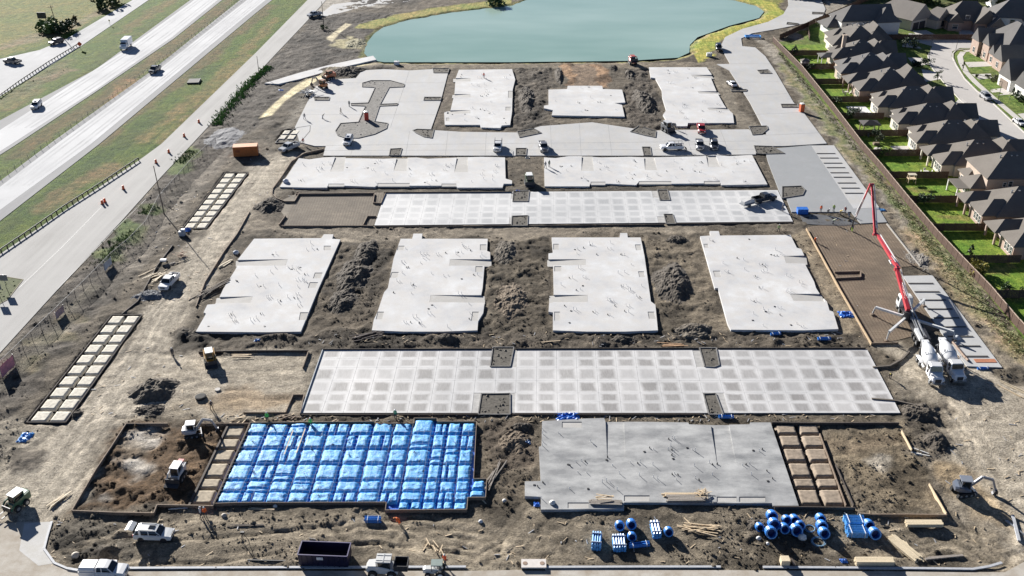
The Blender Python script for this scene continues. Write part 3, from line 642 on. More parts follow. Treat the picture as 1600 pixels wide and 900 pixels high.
MB().prism(GP([(1250,337),(1275,335),(1300,338),(1328,343),(1343,350),(1318,353),(1285,352),(1256,350)]), -.2, .06).build('wet_concrete', conc('wet_concrete', (.10,.10,.10), (.17,.17,.17), (.14,.14,.14), .4, 1.2, .35, None, .6), kind='structure')
tag(rebar_mat('rebar_mesh', SUBG, .06, .62, 0), 'rusty rebar grid laid over the brown base under the pump boom', 'rebar')
tag(rebar_mat('rebar_mesh', [(462,303),(600,301),(585,352),(440,352)], .06, .62, 0), 'rusty rebar grid over the brown base left of the far parking lot', 'rebar')
# the two gridded parking lots: each bay panel is a piece
def panel_mat(name, dark, pale):
    m, nt, p = base_mat(name)
    tc = nd(nt, 'ShaderNodeTexCoord'); sp = nd(nt, 'ShaderNodeSeparateXYZ'); nt.links.new(tc.outputs['Generated'], sp.inputs[0])
    oi = nd(nt, 'ShaderNodeObjectInfo'); n1 = geo_noise(nt, .55, 5, .65); n2 = geo_noise(nt, 1.6, 5, .65, (3,.5,1))
    def edge(o):
        d = mth(nt, 'ABSOLUTE', mth(nt, 'SUBTRACT', o, .5), 0)
        return d
    ex = edge(sp.outputs[0]); ey = edge(sp.outputs[1])
    e = mth(nt, 'MAXIMUM', ex, ey)
    e = mth(nt, 'ADD', e, mth(nt, 'MULTIPLY', mth(nt, 'SUBTRACT', n1, .5), .26))
    fac = rng(nt, e, .25, .46, 1, 0)                          # 1 = still damp inside the panel
    amt = rng(nt, oi.outputs['Random'], 0, 1, .45, 1.1)
    fac = mth(nt, 'MULTIPLY', mth(nt, 'MULTIPLY', fac, amt), rng(nt, n2, .3, .65, .75, 1.08))
    col = mixc(nt, fac, pale, dark)
    g = geo_noise(nt, .06, 3)
    col = mixc(nt, 1, col, mixc(nt, rng(nt, g, .35, .65, 0, 1), (.88,.88,.88), (1.1,1.09,1.08)), 'MULTIPLY')
    nt.links.new(col, p.inputs['Base Color']); p.inputs['Roughness'].default_value = .7; return m
def lot(name, quad, ncol, rows, notches, mats, z=ZP):
    root = sheet(name, quad, -.5, z-.03, mat('joint_filler', (.40,.39,.375), .85, .2, 1))
    (ax, ay), (bx, by), (cx, cy), (dx, dy) = quad            # far left, far right, near right, near left
    def at(u, y):
        t = (y-ay)/(dy-ay); yl = y; xl = ax+(dx-ax)*t; xr_ = bx+(cx-bx)*t; yr = by+(cy-by)*t
        return (xl+(xr_-xl)*u, yl+(yr-yl)*u)
    for j in range(len(rows)-1):
        for i in range(ncol):
            q = [at(i/ncol, rows[j]), at((i+1)/ncol, rows[j]), at((i+1)/ncol, rows[j+1]), at(i/ncol, rows[j+1])]
            P = GP(q, z); cx_ = sum(p[0] for p in P)/4; cy_ = sum(p[1] for p in P)/4
            mx = sum(p[0] for p in q)/4; my = sum(p[1] for p in q)/4
            if any(sdf(n, np.array([mx]), np.array([my]))[0] < 0 for n in notches): continue
            P = [(p[0]+.02*(1 if p[0] < cx_ else -1), p[1]+.02*(1 if p[1] < cy_ else -1)) for p in P]
            MB().prism(P, z-.05, z+rnd.uniform(-.003,.003)).build('paving_panel', mats, root)
    for n in notches: kerbed(n, z, 'planting_notch', kerb=.14, rise=.012)
    return root
PN2 = [[(770,543),(803,543),(797,573),(766,573)],[(1093,544),(1119,544),(1124,571),(1116,574),(1101,573)],[(752,616),(797,615),(797,648),(747,648)],[(1099,616),(1118,615),(1130,648),(1108,648)]]
PN1 = [[(802,299),(827,298),(825,315),(801,315)],[(1027,297),(1043,297),(1047,313),(1031,313)],[(800,338),(825,337),(824,353),(799,353)],[(1037,335),(1051,335),(1056,350),(1041,350)]]
lot('parking_lot', LOT2, 28, [547,560,574,595,614,628,645], PN2, panel_mat('near_lot_panel', (.26,.25,.243), (.57,.565,.56)))
lot('parking_lot', LOT1, 28, [301,312,323,333,342,352], PN1, panel_mat('far_lot_panel', (.38,.385,.39), (.58,.58,.575)))

# ------------------------------------------------------------------ building slabs
ZS = .42
PIPE = MB().cyl((0,0,0), (0,0,.50), .042, .042, 7).build('pipe_stub', PVC()); PIPE_ME = PIPE.data; bpy.data.objects.remove(PIPE)
_p = MB().cyl((0,0,0), (0,0,.24), .07, .07, 7); _p.cyl((-.15,0,0), (-.15,0,.16), .04, .04, 6); PB = _p.build('drain_stub', BLACKPL()); PB_ME = PB.data; bpy.data.objects.remove(PB)
_p = MB().box((0,0,.03), (.34,.30,.06)); PX = _p.build('drain_box', BLACKPL()); PX_ME = PX.data; bpy.data.objects.remove(PX)
def inside(P, x, y): return sdf(P, np.array([x]), np.array([y]))[0]
def slab(key, label, m, ramps=(), patios=(), npipe=40, group=None, px=None):
    P = GP(SLABS[key], ZS); cx = sum(p[0] for p in P)/len(P); cy = sum(p[1] for p in P)/len(P)
    root = thing('concrete_slab', label, 'foundation slab', (cx, cy, 0), 0, group)
    body = MB().prism(P, -.5, ZS).build('slab', m, root)
    cut = MB()
    for r in ramps: cut.prism(GP(r[:4], ZS), ZS-.30, ZS+1)
    for r in patios: cut.prism(GP(r, ZS), ZS-.10, ZS+1)
    if cut.v:
        co = cut.build('cutter', m); md = body.modifiers.new('b', 'BOOLEAN'); md.object = co; md.operation = 'DIFFERENCE'; md.solver = 'EXACT'
        bpy.context.view_layer.update(); dg = bpy.context.evaluated_depsgraph_get()
        nm = bpy.data.meshes.new_from_object(body.evaluated_get(dg)); body.modifiers.clear(); old = body.data; body.data = nm
        nm.materials.clear(); nm.materials.append(m)
        bpy.data.objects.remove(co)
    for r in ramps:                                          # order: outer a, outer b, inner b, inner a
        q = [(*G(*r[0], ZS), ZS-.26), (*G(*r[1], ZS), ZS-.26), (*G(*r[2], ZS), ZS-.01), (*G(*r[3], ZS), ZS-.01)]
        c = [sum(v[k] for v in q)/4 for k in (0,1)]
        q = [(c[0]+(v[0]-c[0])*.995, c[1]+(v[1]-c[1])*.995, v[2]) for v in q]
        MB().add(q+[(v[0], v[1], -.2) for v in q], [(0,1,2,3),(0,4,5,1),(1,5,6,2),(2,6,7,3),(3,7,4,0),(7,6,5,4)]).build('garage_ramp', GREY_SLAB() if key == 'SF' else RECESS(), root)
    for r in patios:
        Pq = GP(r, ZS); c = (sum(p[0] for p in Pq)/4, sum(p[1] for p in Pq)/4)
        MB().prism([(c[0]+(p[0]-c[0])*.985, c[1]+(p[1]-c[1])*.985) for p in Pq], 0, ZS-.07).build('patio_recess', RECESS(), root)
    pts = list(px or [])
    if not pts:
        xs = [p[0] for p in P]; ys = [p[1] for p in P]; tries = 0
        bad = [GP(r[:4], ZS) for r in ramps]+[GP(r, ZS) for r in patios]
        out = []
        while len(out) < npipe and tries < 900:
            tries += 1
            x, y = rnd.uniform(min(xs), max(xs)), rnd.uniform(min(ys), max(ys))
            for _ in range(rnd.choice((1,1,2,3))):
                if inside(P, x, y) < -1.2 and all(inside(b, x, y) > .4 for b in bad): out.append((x, y))
                x += rnd.uniform(.35,.7)*rnd.choice((-1,1)); y += rnd.uniform(-.5,.5)
    else: out = [G(a, b, ZS) for a, b in pts]
    for i, (x, y) in enumerate(out):
        k = rnd.random()
        if k < .72: o = share(PIPE_ME, 'pipe_stub', (x, y, ZS), root); o.scale = (1, 1, rnd.uniform(.6,1.35)); o.rotation_euler = (rnd.uniform(-.08,.08), rnd.uniform(-.08,.08), 0)
        elif k < .9: share(PB_ME, 'drain_stub', (x, y, ZS), root, rnd.uniform(0, 3))
        else: share(PX_ME, 'drain_box', (x, y, ZS), root, rnd.uniform(0, 3))
    # rebar dowels and dark form face along the near edge
    return root
def q4(x0, y0, x1, y1): return [(x0,y0),(x1,y0),(x1,y1),(x0,y1)]
GRP = 'white apartment foundation slabs'
W_ = WHITE_SLAB()
slab('S1', 'white slab with stepped left edge beside the tan haul road, in the middle row', W_, [[(368,415),(368,406),(450,405),(446,415)],[(336,474),(338,464),(395,463),(391,473)]], [q4(506,384,517,391),[(492,426),(504,426),(501,435),(489,435)],[(484,441),(497,441),(493,450),(481,450)],[(469,488),(482,488),(478,500),(467,500)]], 60, GRP)
slab('S2', 'second white slab of the middle row, between two dark soil strips', W_, [[(768,405),(768,415),(702,415),(703,405)],[(758,461),(758,473),(671,472),(673,461)]], [[(622,384),(632,384),(630,391),(620,391)],[(612,425),(623,425),(621,434),(609,434)],[(750,382),(760,382),(760,391),(750,391)],[(743,416),(754,416),(754,425),(743,425)],[(738,487),(748,487),(747,501),(736,501)],[(590,487),(600,487),(597,499),(587,499)]], 60, GRP)
slab('S3', 'third white slab of the middle row, almost square to the camera', W_, [[(855,415),(855,405),(915,405),(915,414)],[(858,472),(858,460.5),(918,461),(918,472)]], [q4(864.5,381,873,390),q4(866,416,877,424),q4(866,487,875,501),[(992,382),(1001,382),(1003,391),(994,391)],[(997,424),(1006,424),(1008,433),(999,433)],[(1012,487),(1022,487),(1025,498),(1014,498)]], 60, GRP)
slab('S4', 'rightmost white slab of the middle row, next to the timber formwork', W_, [[(1260,399),(1262,412),(1228,411),(1225,400)],[(1284,459),(1289,471),(1240,470),(1234,459)]], [[(1099,381),(1106,381),(1108,387),(1101,387)],[(1114,423),(1125,423),(1127,433),(1117,433)]], 55, GRP)
slab('SA', 'long white slab left of the dirt gap, below the row of parked trucks', W_, [[(524,244),(540,244),(537,268),(516,268)],[(620,246),(637,246),(635,267),(615,267)],[(714,244),(731,244),(731,269),(710,269)]], [q4(513,287,538,291),q4(590,286,640,291),q4(690,287,713,291)], 60, GRP)
slab('SB', 'long white slab right of the dirt gap, below the parked vehicles', W_, [[(909,243),(926,243),(928,267),(908.5,267)],[(1006,244),(1022,244),(1027,266),(1008,266)],[(1103,243),(1119,243),(1125,261),(1107,261)]], [q4(923,284,946,288.5),q4(998,283,1049,287.5),q4(1100,283,1125,287)], 60, GRP)
slab('SU1', 'white slab at the pond end, left of the soil heaps', W_, [[(708,127),(708,122),(735,122),(735,127)],[(706,152),(707,147),(735,147),(735,152)],[(698,178),(700,172.5),(735,172),(735,177)]], [q4(790,167,798,173),q4(794,142,801,153),q4(697,184,702,189)], 45, GRP)
slab('SU2', 'small white clubhouse slab with cut corners in front of two brown pits', W_, [], [], 18, GRP)
slab('SU3', 'white slab with jagged sides at the pond end, left of the curving drive', W_, [[(1112,117),(1116,122),(1082,120),(1080,117)],[(1122,142.5),(1126,147),(1092,146),(1090,142.5)],[(1138,168.5),(1142,173),(1108,172),(1105,168.5)]], [], 45, GRP)
sfp = []
for a, b in ((872,676),(875,679),(923,690),(927,694),(888,726),(891,728),(900,722),(908,720),(914,721),(957,727),(949,714),(948,719),(985,723),(996,724),(1000,722),(1020,726),(1007,706),(1015,700),(1021,702),(999,743),(1021,746),(1027,748),(968,740),(941,754),(947,752),(953,754),(890,764),(919,764),(964,765),(917,739),(903,738),(1045,686),(1050,685),(1054,686),(1048,697),(1044,703),(1050,703),(1053,706),(1050,711),(1052,717),(1074,700),(1082,703),(1086,705),(1085,728),(1108,723),(1113,726),(1121,725),(1050,741),(1054,740),(1059,742),(1057,750),(1086,747),(1092,750),(1113,742),(1160,727),(1166,726),(1171,725),(1177,704),(1186,705),(1191,702),(1174,742),(1198,736),(1207,748),(1200,752),(848,671),(848,678),(848,690),(848,697),(848,754),(835,758),(840,760),(846,779)): sfp.append((a, b))
slab('SF', 'large grey mottled slab in the front row with plumbing stubs and lumber on its near edge', GREY_SLAB(), [[(946,657),(975,657),(978,722),(949,722)],[(1110,662),(1139,662),(1151,728),(1121,728)]], [q4(887,785,920,794),q4(975,774,1015,783),q4(1120,776,1151,784),q4(1155,776,1196,784),[(878,659),(909,659),(909,668),(878,668)]], 0, None, sfp)
# form boards standing along slab edges
def boards(name, pts, h, wd, m, label, cat='formwork', z=0.0, px_z=None, closed=False):
    P = [Vector((*G(*p, px_z if px_z is not None else h), 0)) for p in pts]
    if closed: P.append(P[0])
    root = thing(name, label, cat, (P[0].x, P[0].y, 0))
    for a, b in zip(P, P[1:]):
        L = (b-a).length; n = max(1, round(L/4.9))
        for k in range(n):
            p = a+(b-a)*(k/n); q = a+(b-a)*((k+1)/n); d = (q-p).normalized()*.012; j = rnd.uniform(-.01,.01)
            MB().bar(p+d+Vector((0,0,z+h/2+j-.1)), q-d+Vector((0,0,z+h/2+j-.1)), wd, h+.2).build('form_board', m, root)
    return root
# ------------------------------------------------------------------ waffle pads: sand mounds and blue sheeted mounds
def mound(poly, z0, h, m, name, parent, n=7, lumpy=.06, inset=.16, flat_=.5, nz=1.0):
    # poly: 4 plan corners (far-left, far-right, near-right, near-left); rounded pillow with a ragged rim
    a, b, c, d = [Vector((p[0], p[1], 0)) for p in poly]
    V = []; F = []; sd_ = rnd.random()*100
    from mathutils import noise as ns
    for j in range(n+1):
        for i in range(n+1):
            u, v = i/n, j/n
            p = (a*(1-u)+b*u)*(1-v)+(d*(1-u)+c*u)*v
            e = min(u, 1-u, v, 1-v)*2
            k = min(1, e/flat_) if flat_ else 1; k = math.sin(k*math.pi/2)
            q = ns.noise(Vector((p.x*nz, p.y*nz, sd_)))
            q2 = ns.noise(Vector((p.x*nz*2.7, p.y*nz*2.7, sd_+9)))
            off = Vector((ns.noise(Vector((p.x*1.3, p.y*1.3, 50))), ns.noise(Vector((p.x*1.3, p.y*1.3, 90))), 0))*inset*(1 if e < .02 else .3)
            V.append(p+off+Vector((0, 0, z0+h*k+(q*lumpy+q2*lumpy*.5)*(.4+k))))
    for j in range(n):
        for i in range(n):
            o = j*(n+1)+i; F.append((o, o+n+1, o+n+2, o+1))
    mb = MB(); mb.add(V, F)
    o = mb.build(name, m, parent, True); return o
def lerp2(a, b, t): return (a[0]+(b[0]-a[0])*t, a[1]+(b[1]-a[1])*t)
SANDM = mat('pale_sand', (.60,.56,.475), .95, .22, 2.4, .6)
BROWNM = mat('brown_clay', (.29,.232,.175), .95, .32, 1.6, .6)
TANM = mat('tan_sand', (.40,.34,.255), .95, .25, 2.0, .6)
TRENCH = mat('shade_dark_trench_soil', (.022,.018,.015), .95, .5, 2, .6)  # shade of the narrow gaps is put into this near-black soil colour
def sand_pad(corners, cols, rows, m, label, frame=True, gap=.10, h=.20, group=None, frame_m=None, col_t=None, row_t=None):
    P = GP(corners); root = thing('sand_pad', label, 'formed pad', (*P[3], 0), 0, group)
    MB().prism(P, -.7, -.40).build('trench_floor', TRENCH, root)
    ct = col_t or [i/cols for i in range(cols+1)]; rt = row_t
    if rt is None:                                           # equal steps on the ground between the far and near edge
        rt = [j/rows for j in range(rows+1)]
    def at(u, v): 
        return lerp2(lerp2(P[0], P[1], u), lerp2(P[3], P[2], u), v)
    W = math.dist(P[0], P[1]); D = math.dist(P[0], P[3])
    for j in range(len(rt)-1):
        for i in range(len(ct)-1):
            gu, gv = .19/W, .22/D
            q = [at(ct[i]+gu, rt[j]+gv), at(ct[i+1]-gu, rt[j]+gv), at(ct[i+1]-gu, rt[j+1]-gv), at(ct[i]+gu, rt[j+1]-gv)]
            mound(q, -.40, .42+h*.5, m, 'sand_mound', root, 12, .03, .13, .10, 2.6)
    if frame:
        fm = frame_m or OLDWOOD()
        cs = [(*p, .0) for p in P]
        for k in range(4):
            a, b = Vector(cs[k]), Vector(cs[(k+1)%4]); n = max(1, round((b-a).length/4.8))
            for s in range(n):
                MB().bar(a+(b-a)*(s/n), a+(b-a)*((s+1)/n-.004), .12, .42).build('form_board', fm, root)
    return root
sand_pad([(175,493),(222,493),(103,661),(42,661)], 2, 10, SANDM, 'near strip of pale sand mounds in a dark timber frame, left of the haul road', group='framed sand strips', frame_m=DARKWOOD())
sand_pad([(352,271),(388,271),(322,358),(285,358)], 2, 10, SANDM, 'far strip of pale sand mounds in a dark timber frame, below the orange container', group='framed sand strips', frame_m=DARKWOOD())
sand_pad([(444,204),(471,204),(460,219),(432,219)], 2, 2, SANDM, 'small pad of four pale sand mounds by the left end of the paved lot', frame=False, h=.3)
sand_pad([(355,663),(389,663),(332,789),(294,789)], 1, 6, TANM, 'column of tan sand mounds along the left side of the blue sheeted pad', frame=False, row_t=[0,.19,.33,.50,.69,.82,1])
# ledge between mounds and blue pad gets short rebar pegs below
sand_pad([(1208,663),(1279,663),(1324,791),(1250,791)], 2, 6, BROWNM, 'double column of brown clay mounds along the right side of the grey slab', frame=False, row_t=[0,.14,.31,.49,.68,.80,1], col_t=[0,.5,1])
# blue sheeted pad
def blue_mat():
    m, nt, p = base_mat('blue_sheeting'); a = geo_noise(nt, 1.5, 6, .7); b = geo_noise(nt, 5, 5, .7)
    nt.links.new(mixc(nt, rng(nt, b, .35, .7, 0, 1), (.045,.30,.71), (.16,.50,.86)), p.inputs['Base Color'])
    p.inputs['Roughness'].default_value = .5; p.inputs['Specular IOR Level'].default_value = .28
    bump(nt, p, mth(nt, 'ADD', a, mth(nt, 'MULTIPLY', b, .5)), .9, .14); return m
BLUES = blue_mat(); BLUED = mat('blue_sheeting_trench_shade', (.012,.11,.52), .45, .3, 3, .4)  # trench copy of the sheeting: recess shade painted in as deeper blue
bp = GP(BLUEPAD); BR = thing('sheeted_pad', 'bright blue plastic sheeted pad with bulging cells between dark trenches', 'formed pad', (*G(540,730), 0))
MB().prism(bp, -.4, -.02).build('trench_sheet', BLUED, BR)
T_ = [391,421,453,482,515,548,584,616,645,680,700,722,744]; B_ = [335,374,412,446,480,517,554,591,622,659,682,708,731]
Rr = [661.5,679,701.3,725,751.5,769,786.5]
def colx(i, y): return T_[i]+(B_[i]-T_[i])*(y-661)/(787-661)
WIRE = MB()
for i in range(12):
    rows = list(Rr)
    if i >= 8: rows = [655.5 if i == 8 else 661, *Rr[1:-1], 784.5, 798]
    for j in range(len(rows)-1):
        y0, y1 = rows[j], rows[j+1]
        gx, gy = 1.5, .9
        q = [(colx(i,y0)+gx, y0+gy), (colx(i+1,y0)-gx, y0+gy), (colx(i+1,y1)-gx, y1-gy), (colx(i,y1)+gx, y1-gy)]
        k = rnd.random(); parts = [q]
        if k < .12:                                          # split by a narrow cross trench
            t = rnd.choice((.22,.3,.72)); parts = [[q[0], q[1], lerp2(q[1],q[2],t-.05), lerp2(q[0],q[3],t-.05)], [lerp2(q[0],q[3],t+.05), lerp2(q[1],q[2],t+.05), q[2], q[3]]]
        elif k < .22:
            t = rnd.choice((.38,.5,.62)); parts = [[q[0], lerp2(q[0],q[1],t-.06), lerp2(q[3],q[2],t-.06), q[3]], [lerp2(q[0],q[1],t+.06), q[1], q[2], lerp2(q[3],q[2],t+.06)]]
        for pq in parts:
            mound(GP(pq, .3), .0, rnd.uniform(.40,.52), BLUES, 'sheeted_mound', BR, 10, .10, .15, .26, 1.5)
for q in ([(741,752),(758,752),(757.5,764),(736,764)],[(735,767),(757,767),(756.5,777),(733,777)]): mound(GP(q, .3), 0, .45, BLUES, 'sheeted_mound', BR, 7, .08, .1, .3)
# pale cable net lying over the blue mounds
NET = MB()
def onpad(u, v): 
    y = 663+v*122; return colx(0, y)+(colx(12, y)-colx(0, y))*u, y
for k in range(1, 36):
    u = k/36
    for s in range(14): NET.bar((*G(*onpad(u, s/14), .5), .58), (*G(*onpad(u, (s+1)/14), .5), .58), .013, .012)
for k in range(1, 20):
    v = k/20
    NET.bar((*G(*onpad(0, v), .5), .6), (*G(*onpad(1, v), .5), .6), .013, .012)
NET.build('cable_net', mat('pale_cable', (.62,.66,.72), .6, .1), BR, kind='stuff')
for _ in range(46):
    u, v = rnd.uniform(.03,.97), rnd.uniform(.05,.95); x, y = G(*onpad(u, v), .5)
    for k in range(rnd.choice((1,1,2))):
        o = share(PIPE_ME if rnd.random() < .6 else PB_ME, 'pipe_stub', (x+k*.4, y-k*.25, .42), BR); o.rotation_euler = (rnd.uniform(-.2,.2), rnd.uniform(-.2,.2), 0)
for a, b in (((458,672),(444,710)),((477,670),(463,708))): MB().bar((*G(*a,.7),.72), (*G(*b,.7),.72), .14, .05).build('loose_board', WOOD(), BR)
boards('formwork_fence', BLUEPAD, .55, .09, OLDWOOD(), 'weathered timber form boards stepping round the blue sheeted pad', px_z=.3, closed=True)
# mottled edge forms
boards('formwork_fence', [(391,662),(333,790)], .6, .09, DARKWOOD(), 'dark form board between the tan mounds and the blue sheeting')
boards('formwork_fence', [(262,661),(197,661),(175,695),(150,732),(112,797),(180,800),(240,801),(245,788),(300,789),(333,790)], .5, .14, OLDWOOD(), 'timber form boards round the disturbed dirt plot left of the blue pad')
boards('formwork_fence', [(310,661),(389,661)], .5, .12, OLDWOOD(), 'short form board run above the tan sand mounds')
boards('formwork_fence', [(356,664),(295,789)], .3, .3, DARKWOOD(), 'dark trench board between disturbed dirt and the tan mounds')
boards('formwork_fence', [(1210,791.5),(1262,791.5),(1337,792.5)], .5, .12, DARKWOOD(), 'dark form boards along the near end of the brown clay mounds')
boards('formwork_fence', [(1340,801),(1362,803),(1420,803),(1480,804)], .45, .16, OLDWOOD(), 'form boards along the near side of the empty brown plot at right')
boards('formwork_fence', [(1452,755),(1479,802)], .5, .12, WOOD(), 'pale form board at the right end of the empty brown plot')
boards('formwork_fence', [(1409,672),(1425,702)], .5, .12, WOOD(), 'short pale form board at the upper right of the empty brown plot')
boards('formwork_fence', [(1206,659),(1260,660),(1330,660),(1405,660)], .4, .2, DARKWOOD(), 'dark trench boards along the far side of the brown plot at right')
boards('formwork_fence', [(1281,677),(1322,789)], .35, .14, OLDWOOD(), 'form board on the right of the brown clay mounds')
boards('formwork_fence', [(1306,725),(1334,789)], .3, .12, DARKWOOD(), 'second dark board just right of the brown clay mounds')
boards('formwork_fence', [(1260,356),(1312,450),(1362,536)], .45, .16, mat('bright_form_lumber', (.42,.31,.19), .8, .3, 4), 'long orange tinged form board on the left side of the brown rebar base')
boards('formwork_fence', [(1304,424),(1345,423),(1345,432),(1306,434)], .35, .22, OLDWOOD(), 'little U of form boards at the edge of the brown rebar base')
boards('formwork_fence', [(1362,536),(1404,535)], .3, .15, OLDWOOD(), 'form board at the near end of the brown rebar base', z=.05)
boards('formwork_fence', [(504,546),(469,646)], .35, .14, mat('form_steel', (.30,.33,.36), .6, .2, 3), 'grey form edge on the left end of the near gridded lot')
boards('formwork_fence', [(482,548),(473,573)], .4, .14, OLDWOOD(), 'short form board by the upper left notch of the near lot')
boards('formwork_fence', [(458,616),(475,616),(469,645)], .4, .14, OLDWOOD(), 'form board bend by the lower left corner of the near lot')
boards('formwork_fence', [(458,616),(446,644),(380,644)], .3, .12, OLDWOOD(), 'form boards along the tan base left of the near lot', z=.02)
boards('formwork_fence', [(310,549),(400,547),(482,547)], .45, .14, DARKWOOD(), 'dark form boards along the far edge of the tan base')
boards('formwork_fence', [(502,545),(640,544.5),(770,544)], .35, .1, DARKWOOD(), 'dark form board along the far edge of the near lot, left third')
boards('formwork_fence', [(805,544),(950,543.5),(1092,543)], .35, .1, DARKWOOD(), 'dark form board along the far edge of the near lot, middle third')
boards('formwork_fence', [(1121,543),(1240,543),(1353,543)], .35, .1, DARKWOOD(), 'dark form board along the far edge of the near lot, right third')
boards('formwork_fence', [(469,647),(610,647),(747,646.5)], .3, .1, DARKWOOD(), 'dark form board along the near edge of the near lot, left third', z=-.02)
boards('formwork_fence', [(800,646.5),(950,646.5),(1098,646.5)], .3, .1, DARKWOOD(), 'dark form board along the near edge of the near lot, middle third', z=-.02)
boards('formwork_fence', [(462,302),(585,301)], .45, .16, OLDWOOD(), 'dark form board at the far edge of the umber base')
boards('formwork_fence', [(585,301),(583,316),(595,317),(602,301)], .4, .14, OLDWOOD(), 'U of form boards at the upper right of the umber base')
boards('formwork_fence', [(567,351),(574,337),(588,337)], .4, .14, OLDWOOD(), 'form board corner at the lower right of the umber base')
boards('formwork_fence', [(440,352),(500,352),(583,352)], .4, .14, OLDWOOD(), 'form boards along the near edge of the umber base')
boards('formwork_fence', [(446,336),(436,350)], .45, .16, OLDWOOD(), 'short form board at the lower left corner of the umber base')
boards('formwork_fence', [(468,300),(460,314),(445,314),(432,309),(425,302),(426,294),(440,275),(455,252),(475,239),(506,232)], .4, .14, OLDWOOD(), 'curved form boards round the left end of the long white slab')
boards('formwork_fence', [(600,300),(800,299)], .4, .1, DARKWOOD(), 'dark form board along the far edge of the far lot, left part')
boards('formwork_fence', [(586,353),(700,353),(800,352)], .35, .1, DARKWOOD(), 'dark form board along the near edge of the far lot, left part', z=-.02)
boards('formwork_fence', [(826,352),(930,351),(1038,350)], .35, .1, DARKWOOD(), 'dark form board along the near edge of the far lot, middle part', z=-.02)
boards('formwork_fence', [(1056,349),(1240,347)], .35, .1, DARKWOOD(), 'dark form board along the near edge of the far lot, right part', z=-.02)
boards('formwork_fence', [(390,330),(370,365),(350,392),(320,440),(306,478)], .35, .14, OLDWOOD(), 'long form boards beside the haul road, left of the stepped white slab')
boards('formwork_fence', [(270,382),(245,415),(215,470),(190,490)], .3, .16, DARKWOOD(), 'dark boards between the two sand strips')
boards('formwork_fence', [(1362,622),(1400,625),(1430,632),(1465,655)], .3, .3, mat('curved_edge_soil', (.13,.11,.09), .9, .3), 'curved dark edge form at the bend of the right haul road', 'formwork')
boards('formwork_fence', [(1364,573),(1390,571),(1410,560),(1421,548)], .3, .3, mat('curved_edge_soil', (.13,.11,.09), .9, .3), 'curved dark edge form in front of the concrete pump', 'formwork')
boards('formwork_fence', [(1386,349),(1412,382),(1438,415)], .25, .25, mat('pale_form', (.33,.31,.28), .85, .2, 3), 'pale edge form on the right side of the brown rebar base')
# rebar pegs standing between tan mounds and blue pad: part of the blue pad forms
# ------------------------------------------------------------------ dirt piles and rock heaps (things)
def pile(px, py, rx, ry, h, m, label, name='dirt_pile', n=38, lumpy=.5, cat='dirt pile', rot=0):
    from mathutils import noise as ns
    x, y = G(px, py); ax = abs(G(px+rx, py)[0]-x); ay = abs(G(px, py-ry)[1]-y)
    z0 = gz(x, y); V = []; F = []; s = rnd.random()*50
    for j in range(n+1):
        for i in range(n+1):
            u, v = i/n*2-1, j/n*2-1
            wob = 1+.35*ns.noise(Vector((math.atan2(v, u)*1.2, s, 0)))
            r = math.hypot(u, v)/wob
            k = max(0, 1-r); k = k*k*(3-2*k) if k < 1 else 1
            X, Y = u*ax, v*ay; c, s_ = math.cos(rot), math.sin(rot); X, Y = X*c-Y*s_, X*s_+Y*c
            q = ns.noise(Vector((X*.7, Y*.7, s)))+.6*ns.noise(Vector((X*1.7, Y*1.7, s+5)))+.5*abs(ns.noise(Vector((X*3.6, Y*3.6, s+9))))
            q3 = ns.noise(Vector((X*2.6, Y*2.6, s+20)))+.6*ns.noise(Vector((X*6, Y*6, s+30))); z = gz(x+X, y+Y)-.10+h*.62*min(1, k*1.35)*(.75+q*lumpy*.55)+(q3*.26*lumpy if 0 < k else 0)
            if k <= 0: z = gz(x+X, y+Y)-.25
            V.append((x+X, y+Y, z))
    for j in range(n):
        for i in range(n):
            o = j*(n+1)+i; F.append((o, o+1, o+n+2, o+n+1))
    mb = MB(); mb.add(V, F); o = mb.build(name, m); tag(o, label, cat)
    me = o.data; me.transform(Matrix.Translation((-x, -y, -z0))); o.location = (x, y, z0); return o
DSOIL = mat('dark_clod_soil', (.075,.062,.048), .95, .6, 1.6, .9); MSOIL = mat('mid_clod_soil', (.115,.097,.075), .95, .45, 1.8, .9); BSOIL = mat('brown_clod_soil', (.15,.115,.08), .95, .45, 1.8, .9)
GRAVEL = mat('grey_gravel', (.17,.17,.178), .9, .45, 3.5, 1)
pile(572,398,24,24,1.7,DSOIL,'dark soil heap in the strip between the first two white slabs, far end')
pile(552,432,32,30,2.0,DSOIL,'largest dark soil heap between the first two white slabs')
pile(538,470,26,22,1.5,DSOIL,'dark soil heap near the right edge of the stepped slab')
pile(790,396,22,22,1.2,MSOIL,'low brown heap at the far end of the strip between the second and third slabs')
pile(800,470,34,30,1.0,BSOIL,'broad low brown heap between the second and third slabs')
pile(1052,442,38,34,2.3,DSOIL,'big dark cloddy heap between the third and fourth white slabs')
pile(1058,375,20,9,1.1,DSOIL,'small dark heap above the big cloddy heap')
pile(1085,516,34,16,1.5,MSOIL,'grey brown heap in front of the gap between third and fourth slabs')
pile(238,610,48,22,2.6,MSOIL,'long dark soil mound left of the tan base', rot=.5)
pile(236,640,30,12,1.0,DSOIL,'low dark mound just above the disturbed dirt plot')
pile(420,323,24,16,1.9,DSOIL,'dark heap at the left end of the umber base')
pile(1440,645,36,18,1.6,DSOIL,'dark heap by the curved edge form of the right haul road')
pile(1462,690,26,18,1.6,DSOIL,'dark heap above the excavator at right')
pile(822,155,17,22,1.8,DSOIL,'dark heap left of the clubhouse slab')
pile(1008,158,20,22,2.4,DSOIL,'dark heap right of the clubhouse slab')
pile(984,116,10,10,1.5,DSOIL,'small dark heap between clubhouse and pond')
pile(958,106,9,6,1.2,DSOIL,'small dark heap beside the brown pit on the pond side')
